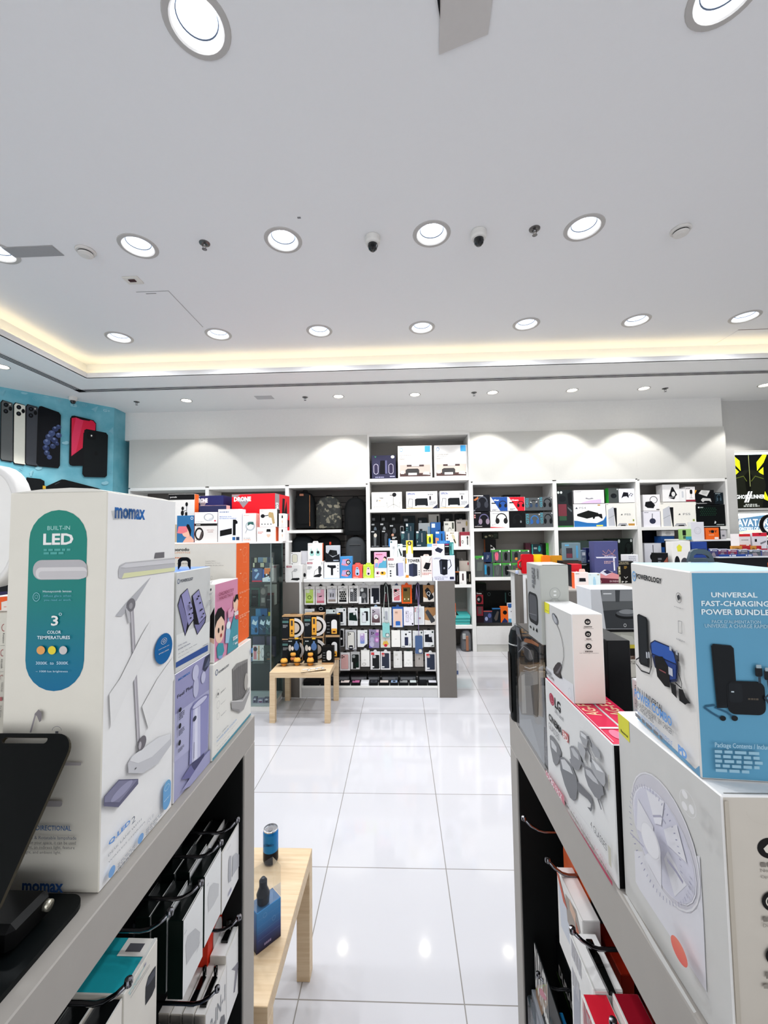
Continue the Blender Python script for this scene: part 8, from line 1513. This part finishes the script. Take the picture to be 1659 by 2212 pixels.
# console shelf
CTR = [('p', [(.1, .3), (.2, .8), (.5, .72), (.8, .8), (.92, .3), (.78, .25), (.6, .45), (.4, .45), (.22, .25)], 'e6e6ea')]
PS5 = lambda: [('p', [(.08, .02), (.08, .72), (.27, .86), (.3, .02)], 'b9bbc2'), ('l', [(.08, .34), (.28, .48)], 3, '3a3c40'), ('p', [(.27, .8), (.37, .8), (.36, .0), (.33, 0)], '1b1d22'), ('p', [(.37, .02), (.44, .14), (.68, .14), (.72, .02)], 'a3a3a8'), ('p', [(.48, .02), (.5, .07), (.64, .07), (.66, .02)], '1d1f26'), ('p', [(.5, .48), (.54, .55), (.56, .48)], '3a3c40'), ('t', 'PS5', .63, .47, .83, .55, '77797e'), ('r', .74, .03, .95, .12, 'b5843a'), ('r', .89, .22, .94, .3, '8a9a4a'), ('g', .03, .94, .1, .96, 1, '5a5a5e')]
many(CX, 6.04, .2, 1.7505, [
    ('gaming_kit_box', 'dark box with a red-lit keyboard picture, left of the console', 28, 235, 296, 898, '2f3538', [('r', .1, .3, .62, .62, '6a2c36'), ('r', .15, .18, .6, .3, '2a4a34'), ('p', [(.7, .9), (.95, .95), (.95, .55), (.75, .6)], '171a1e'), ('e', .15, .68, .6, .85, '22262b'), ('p', [(.68, .55), (.95, .45), (.92, .4), (.7, .5)], '5a6266'), ('e', .06, .9, .2, .97, 'c9d0ce'), ('e', .24, .9, .38, .97, 'c9d0ce'), ('r', 0, 0, 1, .04, '2a6a34')], dict(cols={'z+': '3f8a4a'})),
    ('console_box', 'white console box with a blue wave and black console picture', 335, 482, 905, 900, 'e6e4e4', [('p', [(0, 0), (1, 0), (1, .5), (.9, .28), (.7, .16), (.4, .18), (.1, .27), (0, .28)], '2468a8'), ('p', [(.1, .56), (.45, .72), (.75, .6), (.78, .48), (.4, .36), (.1, .48)], '1f2220'), ('p', [(.58, .5), (.66, .56), (.86, .56), (.88, .36), (.84, .36), (.76, .45), (.66, .44), (.62, .34), (.58, .36)], '1a1c1e'), ('p', [(.05, .79), (.09, .88), (.13, .79)], '4a4c58'), ('t', 'PS4', .17, .79, .38, .87, '8a8c92'), ('r', .68, .02, .88, .08, 'd6cf5a'), ('r', .74, .92, .82, .97, 'b98a3a')]),
    ('console_box', 'white and grey console box with a tall console picture, middle bay', 908, 466, 1476, 898, 'e7e4dc', PS5())], cat='box')
z1_, z2_ = onY(1200 + 600 / 8.295, 1030 + 481 / 8.295, 6.05).z + .004, onY(1200 + 1200 / 8.295, 1030 + 466 / 8.295, 6.05).z + .004
many(CX, 6.05, .16, z1_, [('headset_goggles_box', 'white goggles box with a pastel edge, on the blue-wave console box', 330, 233, 866, 478, 'e9e6ea', [('p', [(.2, 0), (.9, 0), (.9, .3), (.5, .22), (.3, .1)], 'd3b9d9'), ('r', .36, .35, .66, .75, 'dcdade', .4), ('p', [(.38, .34), (.4, .44), (.5, .36), (.6, .42), (.66, .34), (.5, .3)], '8a8890'), ('ring', .15, .3, .27, .56, 'b9b6bc', .1), ('ring', .75, .3, .87, .56, 'b9b6bc', .1), ('g', .05, .88, .25, .92, 1, '8a8890')])])
many(CX, 6.05, .1, z2_, [('controller_box', 'dark box with a bright green side, on the tall console box', 955, 195, 1126, 466, '454a49', [('e', .2, .3, .8, .62, '22262a'), ('p', [(.4, .3), (.6, .3), (.7, .5), (.5, .5)], '2a3038'), ('e', .82, .84, .95, .94, 'd6d8d6')], dict(cols={'x-': '2fa83a'})), ('controller_box', 'white box with a black-and-white controller', 1138, 208, 1412, 462, 'e3e2ea', [('p', [(.15, .3), (.3, .75), (.65, .7), (.62, .3), (.5, .45), (.3, .42)], '22232c'), ('e', .6, .4, .95, .9, 'd9d9e2'), ('e', .65, .5, .72, .58, '22232c'), ('e', .74, .6, .81, .68, '22232c'), ('e', .78, .44, .85, .52, '22232c'), ('e', .85, .54, .91, .62, '22232c'), ('p', [(.1, 0), (.3, .35), (.6, .35), (.7, 0)], 'efeff4')])])
many(CK2, 6.15, .12, 1.0505, [('headset_box', 'dark headset box with a green rim behind the tablet pack', 235, 235, 808, 760, '33403c', HS('14171a', .82, .55, .16) + [('e', .03, .6, .14, .8, '77706a'), ('e', .93, .9, .98, .97, 'd6d8d6')], dict(cols={'z+': '3f8a3c'})), ('headset_box', 'dark headset box with a green rim behind the purple lamp box', 815, 215, 1105, 760, '2a3430', None, dict(cols={'z+': '3f8a3c'})), ('headset_box', 'large dark box with two black headsets, right of the purple lamp box', 1112, 190, 1690, 720, '222c2a', HS('0e1112', .32, .75, .12) + HS('0e1112', .82, .72, .14) + [('e', .42, .88, .5, .98, 'c3c9c6'), ('e', .9, .9, .97, .99, 'c3c9c6'), ('l', [(.84, .5), (.98, .62)], 3, 'b9bcbc')], dict(cols={'z+': '3f8a3c'}))])
# right bay
many(CGm, 6.04, .2, 1.7355, [
    ('headset_goggles_box', 'white box with black goggles, right bay lower left', 170, 1020, 372, 1202, 'dddbe3', [('l', [(.52, .85), (.5, .5)], 9, '26283a'), ('e', .34, .2, .7, .55, '2a2d42'), ('g', .06, .9, .3, .94, 1, '6d6d78')]), ('console_box', 'white and grey console box with a tall console picture, right bay', 372, 912, 795, 1202, 'e7e4dc', PS5()),
    ('console_box', 'black box with green honeycomb pattern, right bay', 800, 942, 1152, 1196, '0c1113', [('e', .14 + .07 * i + .035 * (j % 2), .5 + .08 * j, .18 + .07 * i + .035 * (j % 2), .54 + .08 * j, '14402a') for j in range(5) for i in range(8)] + [('g', .68, .05, .95, .09, 1, 'a9b0ae'), ('p', [(.6, .12), (.63, .25), (.67, .2), (.65, .12)], 'd6dad9'), ('e', .07, .84, .13, .92, 'd6dad9'), ('g', .15, .86, .26, .9, 1, 'b9bfbd')])], cat='box')
z1_, z2_, z3_ = (onY(1360 + x / 5.548, 920 + y / 5.548, 6.05).z + .004 for x, y in ((270, 1020), (560, 912), (960, 943)))
top('headset_goggles_box', 'white box with black strapped goggles, right bay upper left', 164, 822, 362, 1018, 'e3e1e2', [('p', [(.1, .3), (.15, .55), (.5, .6), (.7, .35), (.6, .15), (.25, .18)], '1d1e22'), ('ring', .4, .45, .85, .9, '26272b', .15), ('r', .76, .04, .96, .1, '3a3a30')], z1_, 6.05, .15, c=CGm)
top('headset_goggles_box', 'white box with a black headset band, on the right console box', 400, 700, 594, 908, 'e6e4e3', [('p', [(.35, .3), (.55, .85), (.62, .85), (.85, .4), (.7, .25)], '1b1c20'), ('e', .52, .3, .74, .58, 'd9d7d6'), ('p', [(.3, .25), (.75, .25), (.65, .14)], '1b1c20')], z2_, 6.05, .15, c=CGm)
top('remote_box', 'small white remote box between the goggles and the microphone', 596, 750, 672, 908, 'e3e2e2', [('r', .4, .3, .65, .8, 'c3c6cc', .4)], z2_, 6.05, .1, c=CGm)
top('microphone_box', 'white microphone box with a dark red base', 674, 728, 782, 908, 'ebe7e6', [('r', 0, 0, 1, .12, '8a1a30'), ('r', .45, .5, .72, .8, '17171a', .45), ('l', [(.58, .5), (.58, .25)], 3, '17171a'), ('l', [(.4, .24), (.76, .24)], 3, '17171a'), ('g', .1, .86, .5, .9, 1, '3a3a3c')], z2_, 6.05, .1, c=CGm)
top('console_box', 'black box with a pale retro console and pad, right bay top', 786, 766, 1010, 943, '121417', [('p', [(.2, .75), (.35, .99), (.8, .95), (.62, .55)], 'c9c8c6'), ('e', .36, .7, .66, .95, 'b3b2b0'), ('p', [(.3, .3), (.4, .45), (.8, .4), (.85, .15), (.72, .25), (.5, .25), (.4, .15)], 'c3c2c0'), ('p', [(0, 1), (.12, 1), (0, .7)], 'd99a3a'), ('t', 'PlayStation', .02, .02, .6, .12, 'd6d6d6')], z3_, 6.05, .1, c=CGm)
top('headset_box', 'dark teal headset box at the right end of the right bay', 1022, 798, 1120, 943, '18242c', HS('3a4e5a', .5, .5, .26) + [('g', .1, .88, .7, .94, 1, '9aa6aa')], z3_, 6.05, .1, c=CGm)
many(CGm, 6.06, .15, 1.0505, [('headset_box', 'white headphone box, second shelf of the right bay', 186, 1405, 382, 1640, 'dcdce4', [('l', [(.5, .95), (.5, .6)], 9, '22242c'), ('e', .3, .45, .72, .7, '22242c')]), ('blue_box', 'blue box with a black band, second shelf of the right bay', 386, 1322, 536, 1640, '1f4a8c', [('r', .0, .72, 1, .84, '10131c', .3), ('r', .0, .84, 1, 1, '24508f'), ('g', .3, .55, .8, .6, 1, '9ab4d9')]), ('dark_box', 'dark navy carton at the left of the right bay second shelf', 176, 1250, 380, 1402, '101426', None, dict(z=None, Y=6.26))], cat='box')
top('controller_box', 'white controller box on the blue box, second shelf', 386, 1256, 536, 1320, 'd9d8d6', [('r', .3, .2, .7, .8, 'b9b8b6', .4)], onY(1360 + 460 / 5.548, 920 + 1321 / 5.548, 6.06).z + .003, 6.06, .12, c=CGm)

# ------------------------------------------------------------------ goods on the displays right of the aisle
ZG, CR8 = 1.2005, (1090, 1180, 9.759)
def moulded(label, x0, y0, x1, y1, Y, d, col, name='tablet_case', handle=True, z=1.1955):
    a, b = onY(CR8[0] + x0 / CR8[2], CR8[1] + y1 / CR8[2], Y), onY(CR8[0] + x1 / CR8[2], CR8[1] + y0 / CR8[2], Y); w_, h_ = b.x - a.x, b.z - z
    t = thing(name, label, 'tablet case', ((a.x + b.x) / 2, Y, z)); m = MB(); m.prism(rrect(w_, h_, .02), (0, 0, h_ / 2), (1, 0, 0), (0, 0, 1), (0, d, 0), mat(col, .35), mat(col, .35), True); m.build('shell', t)
    m = MB(); m.prism(rrect(w_ * .8, h_ * .8, .012), (0, -.001, h_ / 2), (1, 0, 0), (0, 0, 1), (0, .0008, 0), mat(col, .5)); m.build('inner_panel', t)
    if handle: m = MB(); m.tube([(-w_ * .46, d / 2, h_ * .7), (-w_ * .5 - .03, d / 2, h_ * .6), (-w_ * .5 - .035, d / 2, h_ * .35), (-w_ * .46, d / 2, h_ * .2)], .013, mat(col, .35), 10); m.build('handle', t)
moulded("red children's tablet case with side handle, left of the yellow one", 368, 168, 610, 570, 5.0, .05, 'c4101e')
moulded("bright yellow children's tablet case behind the tall grey box", 612, 172, 820, 570, 5.06, .05, 'f4d020', handle=False)
moulded("orange children's tablet case right of the yellow one", 810, 190, 960, 570, 5.0, .05, 'ee7a1c', handle=False)
moulded("amber children's tablet case, furthest right of the moulded cases", 965, 195, 1245, 570, 5.08, .05, 'c98a1c', handle=False)
p = onY(1117, 1236, 5.02); t = thing('small_bottle', 'tiny bottle with a gold cap beside the red tablet case', 'bottle', (p.x, 5.02, 1.1955))
b = MB(); b.lathe([(0, 0), (.02, 0), (.02, .03), (.012, .042)], mat('aab4d0', .15), n=16); b.build('body', t); b = MB(); b.lathe([(.012, .0425), (.014, .046), (.014, .062), (0, .063)], mat('c9a04a', .3, metal=.6), n=16); b.build('cap', t)
many(CK2, 3.95, .1, ZG, [
    ('lamp_box', 'tall purple-blue lamp box printed with a white desk lamp', 880, 240, 1280, 1078, '4a4d7c', [('r', .0, .38, 1, .62, '4c4f7e'), ('p', [(0, .14), (1, .1), (1, 0), (0, 0)], '5a1a2c'), ('p', [(.05, .2), (.5, .3), (1, .2), (1, .1), (0, .14)], 'd08a8e'), ('p', [(.1, .6), (.92, .6), (.9, .63), (.06, .63)], 'dcdce6'), ('p', [(.78, .6), (.84, .6), (.85, .3), (.79, .3)], 'dcdce6'), ('p', [(.2, .25), (.4, .33), (.75, .27), (.45, .18)], 'd9d9e6'), ('p', [(.35, .28), (.5, .32), (.72, .26), (.5, .22)], '2a2850'), ('l', [(.36, .78), (.5, .7), (.6, .8), (.75, .7), (.88, .8)], 5, 'b98a86'), ('l', [(.34, .7), (.5, .66), (.7, .7), (.88, .66)], 5, 'b98a86'), ('g', .42, .62, .8, .66, 1, 'a9a4c4'), ('g', .4, .47, .82, .53, 2, 'c0a0a8'), ('ring', .12, .0, .26, .08, 'd9a9a9', .2), ('t', 'EN FRIEND', .6, .03, .98, .07, 'd9c0c4')]),
    ('reading_pen_box', 'black and gold reading pen box beside the purple lamp box', 1284, 600, 1560, 1076, '141210', [('t', 'THE QURAN', .16, .92, .7, .97, 'cfc4a4'), ('t', 'READING PEN', .12, .86, .72, .905, 'cfc4a4'), ('r', .05, .4, .2, .78, '8a8060'), ('e', .08, .5, .17, .6, 'cfc8a0'), ('e', .08, .64, .17, .74, 'cfc8a0'), ('g', .42, .66, .6, .78, 3, 'a5823a'), ('l', [(.4, .3), (.5, .22), (.62, .3)], 5, 'c9c6c0'), ('t', 'P P', .24, .02, .6, .1, 'd6d3cc', .03), ('r', .06, .02, .18, .3, 'a9a695')])], cat='box')
many(CK2, 3.6, .06, ZG, [('alarm_clock_box', 'pale pink box with orange side and a small tablet clock', 515, 800, 756, 1166, 'efe0da', [('r', .22, .4, .78, .66, 'd6d2d0', .2), ('p', [(.32, .44), (.34, .66), (.78, .65), (.8, .44)], '2a2a30'), ('g', .1, .1, .7, .16, 2, 'c98a78'), ('g', .08, .9, .35, .94, 1, '8a7a74')], dict(cols={'x-': 'f0602a'})), ('bottle_box', 'small mint box with a pale blue bottle', 762, 818, 968, 1166, 'd9e8e8', [('p', [(.4, .02), (.38, .5), (.44, .78), (.54, .78), (.62, .5), (.64, .02)], 'a9cfe0'), ('ring', .1, .86, .22, .96, '4a5a5c', .15), ('r', .74, .88, .92, .96, 'b0a48a')])], cat='box')
o = [q for q in bpy.data.objects if q.get('label', '').startswith('pale pink box with orange')][0]
b = MB(); b.prism([(-.026, 0), (.026, 0), (.024, .02), (.018, .028), (-.018, .028), (-.024, .02)], (.02, 0, max(v[2] for v in o.bound_box) - .001), (1, 0, 0), (0, 0, 1), (0, .003, 0), mat('e9b9ae', .4)); b.build('hang_tab', o)
many(CK2, 3.72, .1, ZG, [('red_box', 'red box with a black side behind the pink clock box', 465, 655, 635, 1100, 'c01424', [('e', .35, .55, .6, .7, 'e6a0a4')], dict(cols={'x-': '121420'}))], cat='box')
many(CK2, 4.1, .12, ZG, [('camera_kit_box', 'black box with white lettering behind the mint box', 560, 635, 905, 1080, '1d2224', [('t', 'Monster', .12, .9, .5, .98, 'd6dad9', .02), ('r', .78, .86, .95, .92, 'd6dad9'), ('p', [(.3, .3), (.6, .9), (.65, .9), (.5, .3)], '2c3234')]), ('stacked_pack', 'dark pack with maroon stripes beside the purple lamp box', 908, 640, 960, 1080, '3a2a30', [('g', .1, .3, .9, .9, 5, '8a5a60')])], cat='box')
o = [q for q in bpy.data.objects if q.get('label', '').startswith('black box with white lettering behind the mint')][0]
ztk = zt_(o)
many(CK2, 4.12, .08, ztk, [('navy_box', 'navy box with an oval gadget on the black lettered box', 718, 362, 856, 622, '131c4a', [('e', .3, .4, .65, .75, '8a92a8'), ('e', .36, .46, .58, .7, '1c2450'), ('g', .2, .1, .6, .2, 1, 'c3c9dc')], dict(cols={'x+': '2a5a8a'})), ('earphone_pack', 'grey-blue pack left of the navy box', 640, 405, 714, 612, '6a7a90', [('r', .1, .6, .8, .85, 'd3d9e0'), ('g', .1, .2, .6, .4, 2, 'aab4c3')])], cat='box')
many(CK2, 4.02, .06, None, [('tablet_pack', 'slate-blue tablet pack with a reddish screen', 325, 268, 612, 582, '6a8088', [('r', .12, .12, .5, .7, '33313a'), ('r', .14, .14, .48, .38, '6d3440'), ('r', .72, .12, .84, .84, '4a8fb8', .4), ('r', .05, .82, .3, .9, '5aa6d0')])], cat='package')
p = onY(1219, 1211, 4.02); q = onY(1254, 1211, 4.02)
carton('support_box', 'dark box carrying the slate-blue tablet pack', 'box', p.x - .04, q.x - .02, 3.95, 4.098, ZG, onY(1236, 1211, 4.02).z - .001, '1a1614', [('r', 0, .8, 1, 1, '3a2a22')])
p = onY(1347, 1208, 4.2); carton('white_speaker', 'small white ribbed gadget right of the purple lamp box', 'gadget', p.x, p.x + .115, 4.15, 4.25, ZG, onY(1350, 1198, 4.2).z, 'dcdce0', [('g', .2, .7, .8, .95, 4, 'a9a9b4')])
# robot vacuum stack
many(CH_, 1.38, .12, 1.2155, [('kettle_carton', 'grey box with a dark jar photo and brown band, under the robot vacuum box', 1160, 1096, 1560, 1720, 'd9d6cc', [('r', .08, .42, 1, .99, 'b3b3a8'), ('p', [(.3, .6), (.5, .95), (.8, .9), (1, .6)], 'c6c6bc'), ('r', .22, .40, 1, .5, '5a4234'), ('t', 'Essence of Tradition', .28, .45, .8, .475, 'd6cabc'), ('t', 'into Modern Luxury', .28, .415, .75, .44, 'd6cabc'), ('r', .66, .48, .9, .72, '26241c', .2), ('r', .68, .64, .88, .72, 'c9b93a'), ('e', .3, .5, .48, .58, '8a7a5a'), ('ring', .1, .8, .22, .94, '2a2a2c', .15), ('r', .25, .14, .45, .18, '3a3a38'), ('r', .48, .14, .66, .18, '3a3a38'), ('g', .25, .26, .9, .36, 3, '9a978f'), ('g', .25, .05, .7, .09, 1, '8a877f')], dict(cols={'z+': '17181a'}))], cat='box')
o = [q for q in bpy.data.objects if q.name == 'kettle_carton'][0]
many(CH_, 1.375, .11, zt_(o), [('robot_vacuum_box', 'white-sided box with a grey photo of a round robot vacuum', 1012, 600, 1560, 1095, 'd4d6da', [('p', [(.2, .98), (.98, .98), (.98, .08), (.28, .08)], '5a5d5f'), ('p', [(.24, .5), (.98, .55), (.98, .08), (.28, .08)], '33363a'), ('r', .22, .72, .98, .97, '8a8d90'), ('p', [(.5, .98), (.6, .98), (.58, .7), (.5, .7)], '3d4043'), ('e', .48, .3, .98, .5, '1d1f22'), ('e', .5, .36, .96, .52, '55585c'), ('e', .56, .42, .9, .53, '8a8d90'), ('r', .25, .88, .42, .91, 'dcdee0'), ('ring', .64, .12, .7, .2, 'd6d8da', .3), ('r', .25, 0, 1, .07, '0d0e10')], dict(cols={'z+': 'e9eaec'}))], cat='box')
# game rack and black riser
BC = lambda c: [('r', 0, .9, 1, 1, 'e3e6ea'), ('r', .04, .02, .96, .88, c), ('e', .1, .7, .35, .85, 'dcdfe6'), ('g', .4, .68, .9, .78, 1, 'd3d6dc'), ('p', [(.2, .05), (.35, .5), (.6, .55), (.75, .05)], '8a8088')]
for i, (x0, x1, c) in enumerate(((785, 905, '3a3a66'), (908, 1050, '6a3a56'), (1055, 1200, '8a3a4e'), (1210, 1360, '5c6068'), (1365, 1560, '4a5258'), (1565, 1700, '7a7480'))):
    pbox(CRm, 'game_case', 'blue-edged game case with a white top strip, %s from the left in the row' % ORD[i], 'game', x0, 520 + 4 * i, x1, 690, 4.62 + .004 * i, .016, '2a3f94', BC(c), z=1.3955, group='game cases in a row on the black rack')
for i, (x0, x1) in enumerate(((945, 1190), (1195, 1430))):
    a, b = onY(1420 + x0 / 6.9414, 1212, 4.59), onY(1420 + x1 / 6.9414, 1212, 4.59)
    carton('game_case', 'blue game case lying flat before the row, %s' % ('left' if i == 0 else 'right'), 'game', a.x, b.x, 4.585, 4.612, 1.3955, 1.418, '24468f', [('e', .55, .2, .65, .8, 'dfe3ea'), ('g', .7, .2, .95, .8, 1, 'dfe3ea')], group='flat blue game cases')
many(CRm, 4.72, .12, 1.3955, [('red_kit_box', 'red-topped white box before the blue poster, shorter', 1235, 300, 1392, 560, 'dcd6d6', [('r', 0, .88, 1, 1, 'd0242a'), ('r', 0, 0, 1, .5, 'c01c26'), ('r', .6, .36, .85, .5, 'e9dede'), ('g', .2, .7, .8, .74, 1, '8a8084')], dict(group='red-topped boxes before the blue poster')), ('red_kit_box', 'red-topped white box before the blue poster, taller with handle slot', 1435, 280, 1640, 560, 'd6d3d9', [('r', 0, .84, 1, 1, 'd0243a'), ('r', .45, .92, .6, .96, '3a1418'), ('r', .15, .6, .3, .72, '2a2a30'), ('p', [(.5, .55), (.9, .65), (.92, .58), (.55, .48)], '77757c'), ('r', 0, 0, 1, .3, 'a81c3a')], dict(group='red-topped boxes before the blue poster')), ('cable_box', 'white box at the right edge behind the game cases', 1645, 470, 1760, 590, 'dcdce2', [('r', .5, .3, .9, .8, '4a4a6a')])], cat='box')
many(CRm, 4.68, .03, 1.3955, [('orange_pack', 'amber and red pack behind the game cases, %s' % n, x0, 478, x1, 590, 'c98a3a', [('r', .55, 0, 1, 1, 'b5242c'), ('r', .58, .2, .8, .7, 'e3d9d6'), ('e', .1, .2, .45, .8, '8a5a2a')], dict(group='amber packs behind the game cases')) for n, x0, x1 in (('left', 1125, 1392), ('right', 1398, 1560))], cat='package')
many(CRm, 5.26, .06, 1.5655, [('photo_frame_box', 'plain white box with a pale flower drawing on the black counter unit', 512, 120, 695, 392, 'd6d4da', [('ring', .22, .3, .78, .72, 'c6c4ca', .25), ('ring', .34, .4, .66, .62, 'c9c7cd', .25)]), ('feature_phone_box', 'light green box with a small dark phone', 366, 226, 508, 392, '9cc47a', [('r', .1, .4, .45, .9, '1d2620', .15), ('r', .14, .1, .42, .36, '3d5a40', .15), ('r', .4, 0, 1, .3, '3f9ab0')]), ('action_camera_box', 'orange action camera box with black lettering', 735, 208, 920, 392, 'ea641c', [('t', 'TOT', .2, .58, .85, .76, '1d1a1c', .04), ('r', .38, .56, .62, .8, '22242a', .3), ('r', .64, .03, .95, .2, 'e9e3df'), ('g', .2, .36, .6, .42, 1, 'f2c0a0')])], cat='box')
many(CRm, 5.35, .08, 1.5655, [('black_case', 'round-topped black case behind the orange action camera box', 705, 190, 945, 392, '15161a', None), ('grey_pack', 'pale grey pack right of the black case', 948, 245, 1030, 392, 'b4b2b6', [('r', .3, .3, .7, .5, '5a5a60')])], cat='package')
many(CRm, 4.35, .1, ZG, [('blue_dock_box', 'blue grooved box between the dark handle and the game cases', 528, 418, 742, 640, '24408a', [('r', .02, .75 - .12 * k, .9, .81 - .12 * k, '1a2c66') for k in range(5)]), ('toy_kit_box', 'white box with a yellow burst behind the dark handle', 228, 410, 490, 690, 'e0dedb', [('p', [(.25, .85), (.4, .92), (.55, .85), (.5, .72), (.3, .72)], 'd6d03a'), ('e', .1, .2, .4, .6, '23242a'), ('e', .15, .1, .3, .25, 'b5302a'), ('e', .45, .25, .85, .55, '3a3c42')]), ('print_box', 'dark box with a reddish landscape print left of the dark handle', 0, 585, 160, 705, '16181d', [('p', [(.2, .05), (.5, .6), (.95, .85), (.95, .05)], '8a4a3a'), ('g', .05, .6, .4, .8, 2, '6a6c74')])], cat='box')
carton('orange_box', 'orange box at the right edge behind the blue-and-white power combo box', 'box', 1.235, 1.5, 1.40, 1.45, 1.2155, 1.572, 'ea601a')
p = onY(1664, 1134, 5.5); t = thing('ring_light', 'black ring light standing before the blue poster at the right edge', 'lamp', (p.x, 5.5, 1.5655))
zr = p.z - 1.5655; b = MB(); b.lathe([(.105, 0), (.105, .02), (.14, .02), (.14, 0), (.105, 0)], mat('101114', .4), (0, 0, zr), n=40, axis='y'); b.build('ring_frame', t)
b = MB(); b.lathe([(.104, .004), (.104, .016), (.09, .016), (.09, .004), (.104, .004)], mat('eef0f4', .4), (0, 0, zr), n=40, axis='y'); b.build('diffuser', t)
b = MB(); b.tube([(0, -.01, .001), (0, -.01, zr - .14)], .008, mat('101114', .4)); b.lathe([(0, .0005), (.06, .0005), (.06, .008), (0, .01)], mat('101114', .4), (0, -.01, 0), n=24); b.build('stand', t)
